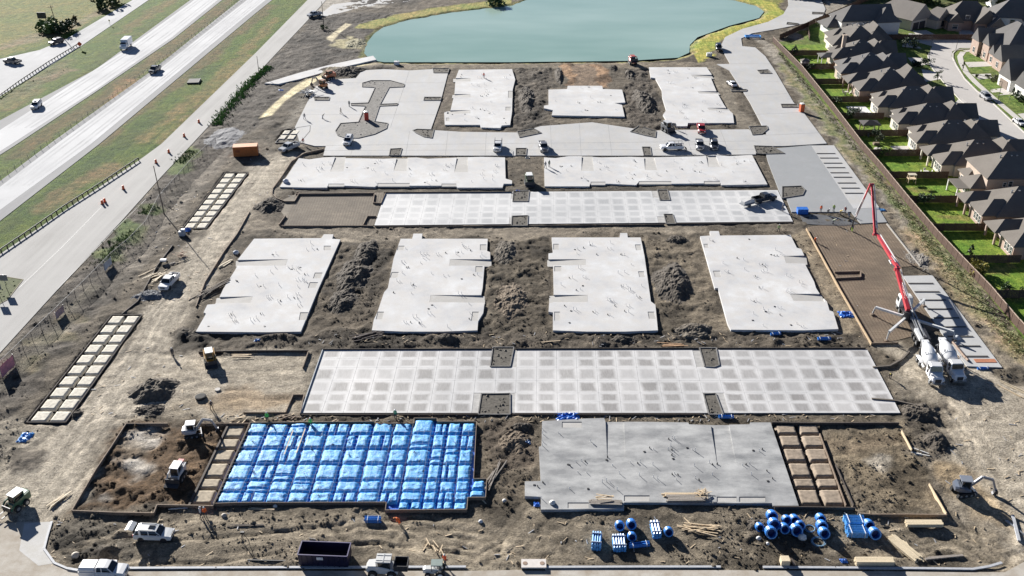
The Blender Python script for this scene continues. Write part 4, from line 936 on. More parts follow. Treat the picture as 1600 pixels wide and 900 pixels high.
pile(548,112,30,11,1.8,DSOIL,'dark heap at the far left corner of the paved lot')
pile(873,118,8,16,1.6,DSOIL,'dark bank on the left of the brown pits')
pile(350,216,36,24,.7,GRAVEL,'grey gravel heap beside the orange container', 'gravel_heap', lumpy=.15, cat='gravel heap')
pile(232,462,26,12,1.3,mat('grey_rubble', (.16,.165,.175), .9, .6, 2.5, 1),'grey blue rubble heap left of the white pickup on the haul road','rubble_heap', cat='rubble heap')
pile(805,690,30,22,1.1,BSOIL,'brown heap between the blue pad and the grey slab')
pile(815,668,20,9,1.0,DSOIL,'dark heap by the upper left corner of the grey slab')
pile(1188,822,32,15,1.2,DSOIL,'dark hollow bank left of the blue reels')
pile(975,531,26,9,1.1,DSOIL,'dark heap just below the third white slab')
pile(700,532,20,7,1.0,DSOIL,'dark heap below the second white slab')
pile(118,646,12,11,1.1,DSOIL,'dark heap at the near end of the sand strip')
pile(300,520,20,10,1.0,MSOIL,'brown heap below the stepped white slab')
pile(1300,468,10,.1,.01,MSOIL,'flat soil patch') if False else None
pile(1432,404,30,26,.5,mat('pale_rubble', (.20,.18,.155), .9, .6, 2.2, 1),'pale rubble ridge between the brown base and the far bays','rubble_heap', cat='rubble heap')
pile(555,68,22,9,.9,mat('sandy_spoil', (.34,.31,.20), .95, .25, 1.6, .5),'sandy spoil heap by the left bank of the pond', 'spoil_heap', cat='dirt pile')
# ------------------------------------------------------------------ loose clods over the rough soil (nobody could count them)
N = 15000; rs = np.random.RandomState(3)
px = rs.uniform(-20, 1620, N*4); py = 95+(905-95)*rs.uniform(0, 1, N*4)**.75
xc = (px-800)/FPX; yc = (450-py)/FPX; t = CAMH/(SP-yc*CP); gx = t*xc; gy = t*(CP+yc*SP)
ii = np.clip(np.searchsorted(XS, gx), 1, NX-1); jj = np.clip(np.searchsorted(YS, gy), 1, NY-1)
ok = (AMP[jj, ii]*rs.uniform(.3, 1, N*4) > .095) & (ZG[jj, ii] > -.055) & (fbm(gx/6, gy/6, 31, 3) > -.06)
gx, gy, gzv = gx[ok][:N], gy[ok][:N], ZG[jj, ii][ok][:N]; n = len(gx)
r = np.clip(rs.lognormal(-2.1, .55, n), .05, .5)
base = np.array([(1,0,0),(-1,0,0),(0,1,0),(0,-1,0),(0,0,.8),(0,0,-.5)]); fc = np.array([(0,2,4),(2,1,4),(1,3,4),(3,0,4)])
V = base[None]*r[:, None, None]*rs.uniform(.6,1.3,(n,6,1)); an = rs.uniform(0, 6.28, n); ca, sa = np.cos(an)[:, None], np.sin(an)[:, None]
V = np.stack([V[..., 0]*ca-V[..., 1]*sa, V[..., 0]*sa+V[..., 1]*ca, V[..., 2]*.8], -1)+np.stack([gx, gy, gzv+r*.15], -1)[:, None]
cl = COL[jj, ii][ok][:N]*rs.uniform(.5, 1.15, (n, 1)); cl = np.repeat(cl, 6, 0); cl[:, 3] = 0
me = grid_mesh('soil_clods', V.reshape(-1, 3), (fc[None]+6*np.arange(n)[:, None, None]).reshape(-1, 3), SOIL, cl)
o = bpy.data.objects.new('soil_clods', me); sc.collection.objects.link(o); o['kind'] = 'stuff'; tag(o, 'loose soil clods scattered over the rough dirt of the site', 'soil clods')
# ------------------------------------------------------------------ guardrail, fences, poles
def along(P, step):                                          # points every `step` m along a polyline of Vectors
    out = []; acc = 0
    for a, b in zip(P, P[1:]):
        L = (b-a).length; t = acc
        while t < L: out.append((a+(b-a)*(t/L), (b-a).normalized())); t += step
        acc = t-L
    return out
RUSTG = mat('weathered_guardrail', (.075,.078,.08), .7, .25, 3, 0, 0)
def guardrail(pts, label, step=1.905, h=.78, m=None):
    P = [Vector((*G(*p), 0)) for p in pts]; root = thing('guardrail', label, 'guardrail', P[0])
    mb = MB()
    for a, b in zip(P, P[1:]):
        for z in (.60, .74): mb.bar(a+Vector((0,0,z)), b+Vector((0,0,z)), .09, .13)
        mb.bar(a+Vector((0,0,.67)), b+Vector((0,0,.67)), .04, .1)
    mb.build('rail', m or RUSTG, root)
    pm = MB().box((0,0,h/2-.05), (.17,.2,h+.1)).build('post', DARKWOOD()); me = pm.data; bpy.data.objects.remove(pm)
    for p, d in along(P, step):
        nrm = Vector((-d.y, d.x, 0))*.16
        share(me, 'post', p+nrm, root, math.atan2(d.y, d.x))
    return root
guardrail([(216,251),(160,288),(100,326),(50,361),(0,395),(-60,437)], 'dark steel guardrail with close posts along the near frontage road')
guardrail([(0,152),(30,130),(75,100),(118,74),(123,71)], 'low guardrail along the outer edge of the far ramp', 1.9)
def cable_barrier(pts, label):
    P = [Vector((*G(*p), 0)) for p in pts]; root = thing('cable_barrier', label, 'cable barrier', P[0]); mb = MB()
    for a, b in zip(P, P[1:]):
        for z in (.5,.75,1.0): mb.bar(a+Vector((0,0,z)), b+Vector((0,0,z)), .02, .02)
    mb.build('cable', mat('barrier_cable', (.05,.05,.05), .8, .2), root)
    pm = MB().cyl((0,0,0), (0,0,1.1), .05, .05, 6).build('post', mat('barrier_post', (.12,.12,.12), .8, .2)); me = pm.data; bpy.data.objects.remove(pm)
    for p, d in along(P, 3.2): share(me, 'post', p, root)
cable_barrier([(-10,288),(75,226),(160,165),(240,104),(310,52),(372,3),(390,-10)], 'thin cable barrier running along the median side of the nearer carriageway')
def net_mat():
    m, nt, p = base_mat('chain_link'); p.inputs['Metallic'].default_value = .6; p.inputs['Roughness'].default_value = .5; p.inputs['Base Color'].default_value = (.26,.27,.28,1)
    g = nd(nt, 'ShaderNodeNewGeometry'); v = nd(nt, 'ShaderNodeTexVoronoi'); v.inputs['Scale'].default_value = 9; v.feature = 'DISTANCE_TO_EDGE'
    nt.links.new(g.outputs['Position'], v.inputs['Vector'])
    a = rng(nt, v.outputs['Distance'], .03, .10, .62, .22); nt.links.new(a, p.inputs['Alpha']); return m
NETM = net_mat()
FL = [(338,226),(300,262),(250,318),(230,358),(205,385),(175,410),(135,452),(92,495),(50,535),(0,585),(-30,612)]
P = [Vector((*G(*p), 0)) for p in FL]; P = [p+Vector((0,0,gz(p.x, p.y))) for p in P]
root = thing('chain_link_fence', 'long chain link fence on grey posts between frontage road and site', 'fence', P[0])
pm = MB().cyl((0,0,-.3), (0,0,2.1), .045, .045, 6).build('post', DARKSTEEL()); me = pm.data; bpy.data.objects.remove(pm)
top = MB()
for a, b in zip(P, P[1:]):
    q = MB(); n_ = Vector((-(b-a).y, (b-a).x, 0)).normalized()*.01; H_ = Vector((0,0,2.0)); L_ = Vector((0,0,.05))
    q.add([a+L_-n_, b+L_-n_, b+H_-n_, a+H_-n_], [(0,1,2,3)]); q.build('mesh_panel', NETM, root)
    top.bar(a+Vector((0,0,2.05)), b+Vector((0,0,2.05)), .045, .045)
top.build('top_rail', mat('fence_rail', (.20,.20,.21), .7, .2, 3), root)
for p, d in along(P, 3.0): share(me, 'post', p, root)
# banner on the fence
def banner(a, b, z0, z1, label, col):
    A, B = Vector((*G(*a), 0)), Vector((*G(*b), 0)); r_ = thing('banner', label, 'banner', A); n_ = Vector(((B-A).y, -(B-A).x, 0)).normalized()
    mb = MB(); N_ = 8; vs = []
    for k in range(N_+1):
        t = k/N_; p = A+(B-A)*t+n_*(.14+.05*math.sin(t*9))
        vs += [p+Vector((0,0,z0)), p+Vector((0,0,z1+.06*math.sin(t*7)))]
    for k in range(N_+1): vs.append(vs[2*k]+n_*.02); vs.append(vs[2*k+1]+n_*.02)
    o = 2*(N_+1); fs = []
    for k in range(N_): fs += [(2*k, 2*k+1, 2*k+3, 2*k+2), (o+2*k+2, o+2*k+3, o+2*k+1, o+2*k)]
    mb.add(vs, fs); mb.build('sheet', mat('banner_'+label[:6], col, .6, .35, 1.2), r_)
    q = MB()
    for k in (0, N_): q.cyl(vs[2*k]-Vector((0,0,z0)), vs[2*k+1]+Vector((0,0,.1)), .04, .04, 6)
    q.build('pole', STEEL(), r_)
banner((3,592),(23,572), .3, 2.3, 'faded pink banner tied to the chain link fence', (.62,.25,.30))
banner((88,501),(100,489), .3, 1.7, 'smaller faded pinkish strip banner further up the chain link fence', (.50,.34,.33))
banner((163,425),(174,413), .2, 1.7, 'pale grey cloth hung on the chain link fence', (.55,.55,.55))
MET = mat('pole_wood', (.16,.12,.09), .85, .3, 3)
def pole(base, h, label, arm=True, r=.15, lean=(0,0), m=None):
    b = GG(*base); root = thing('utility_pole', label, 'pole', b); t = b+Vector((lean[0], lean[1], h))
    MB().cyl(b-Vector((0,0,.4)), t, r, r*.65, 9).build('shaft', m or MET, root)
    if arm:
        a = b+(t-b)*.94; MB().bar(a-Vector((1.1,.3,0)), a+Vector((1.1,.3,0)), .1, .12).build('crossarm', MET, root)
        for k in (-1,-.4,.4,1): MB().cyl(a+Vector((k,k*.27,.06)), a+Vector((k,k*.27,.22)), .05, .04, 6).build('insulator', STEEL(), root)
    return root
pole((257,335), 11.5, 'tall bare pole at the bend of the chain link fence', False, .13, (-.5,.2))
pole((92,51), 9.5, 'dark utility pole by the green bushes in the field', True, .17, (-.9,0))
pole((506,41), 9.0, 'brown utility pole at the far end of the frontage road', False, .14)
pole((405,117), 6.0, 'short dark pole by the green verge left of the pale strip', False, .11)
pole((20,132), 5.0, 'dark slanting pole at the far ramp fork', False, .1, (-1.2,.6)) if False else None
# traffic drums on the frontage road
DR = mat('drum_orange', (.62,.10,.025), .5, .1, 4); WHT = mat('reflective_white', (.75,.75,.75), .4, .05)
def drum(px, py, label):
    b = Vector((*G(px, py), .02)); r_ = thing('traffic_drum', label, 'traffic drum', b, 0, 'traffic drums on the frontage road')
    MB().lathe(b, (0,0,1), [(0,.30),(.95,.24),(1.0,.12)], 10).build('body', DR, r_)
    for z in (.3,.62): MB().lathe(b+Vector((0,0,z)), (0,0,1), [(0,.29-z*.06),(.13,.285-z*.06)], 10).build('stripe', WHT, r_)
    MB().cyl(b, b+Vector((0,0,.08)), .42, .42, 10).build('foot', TYRE(), r_)
for q in ((311,192,'farthest orange traffic drum on the frontage road, level with the gravel heap'),(288,214,'orange traffic drum second from the far end of the row'),(264,239,'orange traffic drum between the guardrail end and the row above'),(244,255,'orange traffic drum beside the guardrail end'),
          (193,296,'lone orange traffic drum halfway along the guardrail'),(160,319,'left one of the touching pair of traffic drums'),(164,316,'right one of the touching pair of traffic drums')): drum(*q)
def sign(base, h, wd, ht, label, col, rz=0, diamond=False, name='road_sign', text=None):
    b = GG(*base); r_ = thing(name, label, 'road sign', b, 0)
    MB().cyl(b-Vector((0,0,.2)), b+Vector((0,0,h)), .05, .05, 6).build('post', STEEL(), r_)
    MB().box(b+Vector((0,-.07,h-ht*.5)), (wd,.04,ht), 0, R(45) if diamond else 0).build('face', mat('sign_'+name+str(col[0]), col, .5, .06), r_)
    return r_
sign((10,450), 3.0, 1.5, 1.3, 'grey road sign on a post at the frontage road corner', (.20,.20,.21))
sign((0,464), 3.0, 1.5, 1.3, 'second grey road sign at the left picture edge', (.22,.22,.22))
sign((126,77), 2.4, 1.25, 1.25, 'orange diamond roadwork sign beside the far ramp', (.80,.10,.03), 0, True, 'roadwork_sign')
sign((172,39), 2.0, .5, .6, 'tiny yellow marker beside the far ramp', (.45,.38,.10), 0, False, 'marker_sign')
# billboard in the field
b = GG(68,38); r_ = thing('billboard', 'dark small billboard standing behind the bushes in the field', 'billboard', b)
MB().box(b+Vector((0,0,3.2)), (3.2,.2,2.2)).build('panel', mat('billboard_dark', (.06,.06,.065), .6, .3, 1), r_)
for k in (-1,1): MB().cyl(b+Vector((k,0.2,-.3)), b+Vector((k,.2,4.2)), .09, .09, 6).build('post', MET, r_)
b = GG(303,128); r_ = thing('drain_culvert', 'dark concrete drain box set in the grass verge beside the carriageway', 'culvert', b)
MB().box(b+Vector((0,0,.2)), (3.4,4.0,.5), .1).build('box', mat('culvert_dark', (.05,.05,.05), .8, .3, 2), r_); MB().box(b+Vector((1.75,0,.25)), (.2,4.2,.7), .1).build('rim', mat('culvert_rim', (.22,.21,.2), .8, .2, 2), r_)
# ------------------------------------------------------------------ residential fences
FWOOD = mat('brown_stained_fence', (.115,.07,.05), .8, .3, 2.5); CAP = mat('pale_fence_cap', (.45,.35,.27), .75, .15, 3)
def panel_mesh(L, h=1.85, n=16):
    mb = MB(); w_ = L/n
    for k in range(n): mb.box((w_*(k+.5), (.012 if k%2 else -.012), h/2), (w_*.94,.03,h-(.02 if k%3 else .05)))
    mb.bar((0,.04,.5), (L,.04,.5), .04, .09); mb.bar((0,.04,1.45), (L,.04,1.45), .04, .09); return mb
PAN = panel_mesh(2.4).build('fence_panel', FWOOD); PAN_ME = PAN.data; bpy.data.objects.remove(PAN)
FP = MB().box((0,0,.95), (.12,.12,2.1)).build('post', FWOOD); FP_ME = FP.data; bpy.data.objects.remove(FP)
CP_ = MB().bar((0,0,1.92), (2.4,0,1.92), .17, .06).build('cap', CAP); CP_ME = CP_.data; bpy.data.objects.remove(CP_)
def wood_fence(pts, label, cap=False, z=0):
    P = [Vector((*G(*p), z)) for p in pts]; root = thing('wooden_fence', label, 'fence', P[0])
    for p, d in along(P, 2.4):
        a = math.atan2(d.y, d.x); share(PAN_ME, 'fence_panel', p, root, a); share(FP_ME, 'post', p, root, a)
        if cap: share(CP_ME, 'cap', p, root, a)
MF = [(1207,66),(1252,112),(1302,175),(1345,232),(1376,268),(1418,320),(1462,372),(1505,418),(1545,460),(1580,502),(1640,570)]
wood_fence(MF, 'long brown fence with pale cap rail separating site and back yards', True)
def mfx(y):
    for a, b in zip(MF, MF[1:]):
        if a[1] <= y <= b[1]: return a[0]+(b[0]-a[0])*(y-a[1])/(b[1]-a[1])
    return MF[-1][0]
REAR = {62:1302,87:1305,108:1306,132:1318,160:1347,186:1376,213:1408,244:1437,279:1476,317:1522,361:1540,411:1590,466:1660}
NM = {62:'first dividing yard fence at the far end, below the curved corner fence',87:'second dividing yard fence, next to the dark conifer',108:'third dividing yard fence, below the little shed',132:'fourth dividing yard fence, by the brick porch',160:'fifth dividing yard fence, above the white patio',186:'sixth dividing yard fence, between patio and gazebo yard',213:'seventh dividing yard fence, below the gazebo',
      244:'eighth dividing yard fence, beside the round bush',279:'ninth dividing yard fence, above the swing set yard',317:'tenth dividing yard fence, below the swing set yard',361:'eleventh dividing yard fence, over the yard with a sapling',411:'twelfth dividing yard fence, behind the yellow bush',466:'nearest dividing yard fence at the right picture edge'}
for y in REAR: wood_fence([(mfx(y)+2, y), (REAR[y], y)], NM[y])
wood_fence([(1218,62),(1240,52),(1262,42),(1270,38),(1300,26),(1340,8),(1380,-10)], 'far brown fence curving round the corner yard')
wood_fence([(1264,41),(1262,52),(1264,61)], 'short curved fence on the left of the corner yard')
# chain of low sagging white barrier beside the fence
mb = MB()
WF = [(1500,425),(1530,462),(1560,497),(1606,548)]
# ------------------------------------------------------------------ trees and shrubs
LEAF = {}
def leafm(c):
    k = 'leaf_%d_%d' % (c[0]*1000, c[1]*1000)
    if k not in LEAF: LEAF[k] = mat(k, c, .7, .5, 2.2)
    return LEAF[k]
BARK = mat('bark', (.09,.07,.05), .9, .3, 5)
def tree(base, h, r, label, col=(.05,.085,.025), name='tree', cat='tree', group=None, nleaf=420, zb=.3, cone=False, leaf=.22):
    b = GG(*base); root = thing(name, label, cat, b, 0, group)
    tr = MB(); tr.cyl(b-Vector((0,0,.2)), b+Vector((0,0,h*.55)), .03*h+.03, .015*h+.02, 7)
    for k in range(4):
        a = k*1.57+rnd.random(); tr.cyl(b+Vector((0,0,h*(.3+.06*k))), b+Vector((math.cos(a)*r*.55, math.sin(a)*r*.55, h*(.55+.07*k))), .015*h+.02, .02, 5)
    tr.build('trunk', BARK, root)
    cl = [(rnd.gauss(0,.42)*r, rnd.gauss(0,.42)*r, h*(zb+(1-zb)*rnd.uniform(.15,.92)), rnd.uniform(.28,.5)*r) for _ in range(11)]
    mb = MB()
    for i in range(nleaf):
        c = rnd.choice(cl); u = Vector((rnd.gauss(0,1), rnd.gauss(0,1), rnd.gauss(0,1))).normalized()*(rnd.uniform(.55,1)**.4)*c[3]
        p = b+Vector(c[:3])+u
        if cone:
            t = (p.z-b.z)/h; lim = r*(1.05-t); d = math.hypot(p.x-b.x, p.y-b.y)
            if d > lim: p.x = b.x+(p.x-b.x)*lim/d; p.y = b.y+(p.y-b.y)*lim/d
        if p.z < b.z+.05: p.z = b.z+.05
        e = Vector((rnd.gauss(0,1), rnd.gauss(0,1), rnd.gauss(0,.6))).normalized(); f = e.cross(Vector((rnd.gauss(0,1), rnd.gauss(0,1), rnd.gauss(0,1)))).normalized()
        s = leaf*rnd.uniform(.6,1.4)*(r/1.2)**.5
        mb.add([p-e*s, p+f*s*.6, p+e*s, p-f*s*.6], [(0,1,2,3)])
    mb.build('crown', leafm(col), root); return root
tree((78,50), 3.6, 4.2, 'bright green round bush beneath the billboard', (.10,.16,.035), 'shrub', 'shrub', None, 900, .05, leaf=.35)
tree((98,52), 3.0, 2.2, 'left one of two dark shrubs right of the utility pole', (.035,.06,.02), 'shrub', 'shrub', None, 500, .05, leaf=.3)
tree((107,47), 3.4, 2.4, 'right one of two dark shrubs right of the utility pole', (.035,.06,.02), 'shrub', 'shrub', None, 500, .05, leaf=.3)
tree((118,34), 2.0, 1.6, 'low brownish bush above the far ramp', (.10,.09,.04), 'shrub', 'shrub', None, 300, .05, leaf=.25)
tree((160,12), 4, 3.4, 'green bush at the top edge of the field', (.07,.10,.03), 'shrub', 'shrub', None, 600, .05, leaf=.35)
tree((180,4), 3.5, 2.8, 'dark bush at the top edge right of the green bush', (.05,.07,.025), 'shrub', 'shrub', None, 500, .05, leaf=.35)
tree((775,7), 2.4, 3.0, 'dark green bush on the far bank of the pond', (.05,.09,.03), 'shrub', 'shrub', None, 500, .05, leaf=.3)
tree((505,46), 1.3, 1.3, 'small bush at the foot of the brown utility pole', (.06,.09,.03), 'shrub', 'shrub', None, 200, .05)
for x, y, h, r, l, c in ((1241,86,3.2,1.7,'dark conifer in the second yard from the far end',(.03,.06,.02)),(1283,43,2.6,1.3,'little round tree in the curved corner yard',(.07,.10,.03)),(1265,110,2.0,1.4,'dark bush at the third yard fence',(.03,.055,.02)),
        (1308,163,2.2,1.2,'tall thin bush in the fifth yard corner',(.06,.09,.03)),(1327,186,2.6,1.5,'leafy bush at the fence beside the white patio',(.05,.085,.025)),(1340,178,1.4,.8,'dark potted shrub on the white patio',(.025,.045,.018)),(1366,215,2.4,1.2,'bush left of the gazebo yard fence',(.05,.075,.03)),(1374,222,2.2,1.1,'second bush below the gazebo',(.06,.08,.03)),
        (1379,245,2.0,1.4,'round pale green bush by the eighth yard fence',(.12,.17,.03)),(1444,318,2.4,1.6,'dark green bush at the tenth yard fence',(.04,.075,.025)),(1515,404,3.2,1.1,'upright sapling on the lawn near the right edge',(.05,.08,.03)),(1522,428,2.6,1.9,'yellow flowering bush at the twelfth yard fence',(.22,.19,.02)),(1531,424,2.2,1.0,'grey green shrub touching the yellow bush',(.11,.12,.07)),
        (1570,460,2.8,1.4,'green sapling in the nearest yard',(.06,.11,.03)),(1598,462,1.6,.9,'small bush at the right picture edge',(.05,.09,.03)),(1415,74,3.2,1.8,'left dark tree on the cul de sac verge',(.03,.055,.02)),(1427,76,3.2,1.8,'right dark tree on the cul de sac verge',(.03,.055,.02)),(1446,100,2.2,1.6,'dark shrub by the driveway on the street left side',(.025,.05,.018)),
        (1464,127,3.4,1.0,'slim green tree standing at the street left side',(.05,.09,.025)),(1433,104,2.0,2.0,'dark shrub row beside the house fronts',(.02,.04,.015)),(1526,78,4.4,1.2,'young street tree on the round front lawn',(.07,.085,.04)),(1504,110,3.0,.7,'thin sapling on the verge',(.10,.11,.04)),(1533,88,1.3,2.0,'grey brown shrub bed before the brick entrance',(.12,.11,.08)),
        (1541,121,1.0,.8,'small round shrub on the second front lawn',(.08,.09,.04)),(1526,121,1.0,.6,'tiny shrub at the second front lawn corner',(.07,.09,.04)),(1556,126,1.3,1.7,'grey shrub bed in front of the big brick house',(.10,.11,.08)),(1582,150,2.6,.7,'sapling on the third front lawn',(.06,.10,.03)),(1595,158,1.8,2.2,'green shrub bed at the white gabled house',(.06,.09,.035)),
        (1550,52,2.4,1.6,'grey green tree in front of the white two storey house',(.09,.10,.06)),(1487,42,1.0,1.2,'low hedge at the brown gabled house',(.05,.07,.03)),(1474,30,3.6,2.0,'bushy tree beside the brown gabled house',(.08,.09,.05))):
    tree((x,y), h, r, l, c, 'small_tree' if h > 2.5 else 'shrub', 'tree' if h > 2.5 else 'shrub', None, 260 if r < 1.5 else 420, .12, 'conifer' in l or 'sapling' in l, .2)
k = 0
for x, y, r, h in ((1235,-8,5,4),(1262,-6,5,4),(1290,-4,5,4),(1320,-4,5,5),(1352,-6,5,5),(1425,4,4,6),(1452,4,4.5,7),(1472,-3,4.5,7),(1400,-8,5,6),(1500,-8,5,7),(1555,12,4,6),(1580,-6,5,7),(1440,-14,5,8),(1545,-10,5,8)):
    tree((x,y), h, r, ['leafy green tree in the far row, first from the left','second leafy tree of the far row behind the far fence','third leafy tree of the far row behind the far fence','fourth leafy tree of the far row, above the corner house','fifth leafy tree of the far row','dense tree between the garage house and the brown gabled house','dark tree left of the brown gabled house roof','tall dark tree behind the brown gabled house','green tree behind the garage house roof','dark tree above the brown gabled house','grey green tree by the blue roofed house','far tree at the top right corner','tall tree at the very top, left group','tall tree at the very top, right group'][k], (.05+.02*(k%3),.085+.02*(k%2),.03), 'tree', 'tree', 'trees beyond the houses', 700, .1, leaf=.42); k += 1
# tall weeds along the fence and the green row beside the frontage road: one mass
def weeds(paths, n, col, label, hmin, hmax, name='weeds'):
    mb = MB(); PP = []
    for pts, wd, k in paths:
        P = [Vector((*G(*p), 0)) for p in pts]; L = [(b-a).length for a, b in zip(P, P[1:])]
        for _ in range(int(n*k)):
            i = rnd.choices(range(len(L)), L)[0]; d = (P[i+1]-P[i]).normalized(); q = P[i]+(P[i+1]-P[i])*rnd.random()+Vector((-d.y, d.x, 0))*rnd.gauss(0, wd/2.6)
            z = gz(q.x, q.y); h = rnd.uniform(hmin, hmax)
            for _k in range(4):
                a = rnd.uniform(0, 6.28); e = Vector((math.cos(a), math.sin(a), 0)); s = h*rnd.uniform(.12,.25); t = q+Vector((rnd.gauss(0,.25)*h, rnd.gauss(0,.25)*h, z+h*rnd.uniform(.7,1)))
                o_ = q+Vector((rnd.gauss(0,.2), rnd.gauss(0,.2), z-.05)); mb.add([o_-e*s, o_+e*s, t+e*s*.4, t-e*s*.3], [(0,1,2,3)])
    o = mb.build(name, leafm(col), kind='stuff'); tag(o, label, 'weeds'); return o
weeds([([(1218,82),(1262,138),(1300,188),(1345,245),(1400,315)],1.6,.6),([(1400,315),(1462,390),(1520,452),(1600,552)],2.2,.5)], 1700, (.20,.24,.085), 'green weeds growing along the site side of the long brown fence', .15, .40)
weeds([([(1430,365),(1500,450),(1600,560)],2.4,1)], 600, (.44,.38,.21), 'dry yellow weeds at the near end of the long brown fence', .12, .32, 'dry_weeds')
weeds([([(396,124),(372,150),(345,182),(338,196)],2.6,1),([(420,104),(396,124)],2,.5)], 700, (.10,.20,.04), 'tall green weed strip beside the frontage road above the gravel heap', .35, .65, 'green_weeds')
weeds([([(280,255),(300,236)],3,.5),([(160,415),(205,360)],3.5,.8),([(225,335),(245,320)],3,.3)], 420, (.085,.15,.03), 'green weed patches on the verge inside the frontage road', .15, .45, 'verge_weeds')
# ------------------------------------------------------------------ houses
SHIN = [conc('shingles_brown_grey', (.125,.113,.102), (.165,.150,.135), (.142,.13,.117), .3, 3, .9, (1,1,3)), conc('shingles_grey', (.12,.114,.11), (.155,.147,.142), (.135,.129,.124), .3, 3, .9, (1,1,3)), conc('shingles_taupe', (.145,.128,.112), (.185,.165,.145), (.162,.146,.128), .3, 3, .9, (1,1,3))]
def brick_mat(name, col, mortar):
    if name in MATS: return MATS[name]
    m, nt, p = base_mat(name); a = geo_noise(nt, .8, 5, .6); b = geo_noise(nt, 7, 3, .7, (1,1,3))
    c1 = mixc(nt, rng(nt, b, .3, .7, 0, 1), tuple(x*.75 for x in col), tuple(min(1, x*1.25) for x in col))
    nt.links.new(mixc(nt, mth(nt, 'MULTIPLY', rng(nt, a, .4, .7, 0, 1), .5), c1, mortar), p.inputs['Base Color']); p.inputs['Roughness'].default_value = .85; bump(nt, p, b, .3, .03)
    MATS[name] = m; return m
BRK = [brick_mat('tan_brick', (.42,.33,.26), (.50,.42,.34)), brick_mat('cream_brick', (.58,.52,.43), (.62,.57,.49)), brick_mat('rose_brick', (.36,.26,.21), (.45,.36,.30)), brick_mat('white_brick', (.66,.65,.62), (.72,.71,.69)), brick_mat('dark_brick', (.25,.18,.15), (.34,.27,.23))]
TRIM = mat('white_trim', (.70,.68,.64), .6, .08, 2)
def hw_glass():
    if 'house_glass' in MATS: return MATS['house_glass']
    m, nt, p = base_mat('house_glass'); p.inputs['Roughness'].default_value = .08
    f = geo_noise(nt, .8); nt.links.new(mixc(nt, f, (.02,.028,.035), (.06,.075,.085)), p.inputs['Base Color']); MATS['house_glass'] = m; return m
def hip(x0, x1, y0, y1, ze, slope=.78, ov=.45, gl=False, gr=False, along=None):
    mb = MB(); x0 -= ov; x1 += ov; y0 -= ov; y1 += ov; W, D = x1-x0, y1-y0
    al = along or ('x' if W >= D else 'y')
    t = .18
    B = [(x0,y0,ze-t),(x1,y0,ze-t),(x1,y1,ze-t),(x0,y1,ze-t)]; E = [(p[0],p[1],ze) for p in B]
    if al == 'x':
        r = D/2*slope; ym = (y0+y1)/2; a = 0 if gl else min(D/2, W/2); b = 0 if gr else min(D/2, W/2)
        R_ = [(x0+a, ym, ze+r), (x1-b, ym, ze+r)]
        f = [(4,5,9,8),(6,7,8,9),(7,4,8),(5,6,9)]
    else:
        r = W/2*slope; xm = (x0+x1)/2; a = 0 if gl else min(W/2, D/2); b = 0 if gr else min(W/2, D/2)
        R_ = [(xm, y0+a, ze+r), (xm, y1-b, ze+r)]
        f = [(7,4,8,9),(5,6,9,8),(4,5,8),(6,7,9)]
    mb.add(B+E+R_, [(3,2,1,0),(0,1,5,4),(1,2,6,5),(2,3,7,6),(3,0,4,7)]+f); return mb
def gable_wall(x, y0, y1, ze, slope, th=.2):                 # triangle wall facing -x
    ym = (y0+y1)/2; mb = MB(); r = (y1-y0)/2*slope
    mb.add([(x,y0,ze),(x,y1,ze),(x,ym,ze+r),(x+th,y0,ze),(x+th,y1,ze),(x+th,ym,ze+r)], [(0,2,1),(3,4,5),(0,1,4,3),(1,2,5,4),(2,0,3,5)]); return mb
class House:
    def __init__(s, loc, rz, label, wall, roof, name='house', z=0):
        s.root = thing(name, label, 'house', (loc[0], loc[1], z), 0, None); s.rz = rz; s.w = wall; s.r = roof; s.walls = MB(); s.loc = Vector((loc[0], loc[1], z)); s.wo = None; s.pend = []
    def put(s, mb, name, m, parent=None, smooth=False):
        mb.v = [tuple(Vector(p)+s.loc) for p in mb.v]; return mb.build(name, m, parent or s.root, smooth)
    def block(s, x0, x1, y0, y1, h, m=None):
        mb = MB().box(((x0+x1)/2,(y0+y1)/2,h/2-.1), (x1-x0,y1-y0,h+.2)); s.wo = s.put(mb, 'wall', m or s.w); return s.wo
    def roof(s, *a, **k):
        return s.put(hip(*a, **k), 'roof', s.r)
    def window(s, face, u, z, wd, ht, at, mull=True):       # face 'x-' at x=at spans y around u ; 'y-' at y=at spans x around u
        f = MB(); g = MB(); d = .07
        if face == 'x-':
            for yy in (u-wd/2, u+wd/2): f.box((at-d/2, yy, z), (d+.06, .09, ht+.16))
            for zz in (z-ht/2, z+ht/2): f.box((at-d/2, u, zz), (d+.04, wd+.16, .09))
            if mull: f.box((at-.03, u, z), (.05, wd, .05))
            g.box((at-.012, u, z), (.03, wd, ht))
        else:
            for xx in (u-wd/2, u+wd/2): f.box((xx, at-d/2, z), (.09, d+.06, ht+.16))
            for zz in (z-ht/2, z+ht/2): f.box((u, at-d/2, zz), (wd+.16, d+.04, .09))
            if mull: f.box((u, at-.03, z), (wd, .05, .05))
            g.box((u, at-.012, z), (wd, .03, ht))
        fo = s.put(f, 'window', TRIM); s.put(g, 'pane', hw_glass(), fo)
    def vents(s, pts):
        for p in pts: s.put(MB().cyl((p[0],p[1],p[2]-.3), (p[0],p[1],p[2]+.35), .16, .16, 7).box((p[0],p[1],p[2]+.38), (.4,.4,.1)), 'roof_vent', STEEL())
    def done(s):
        s.root.rotation_euler = (0,0,s.rz); return s.root
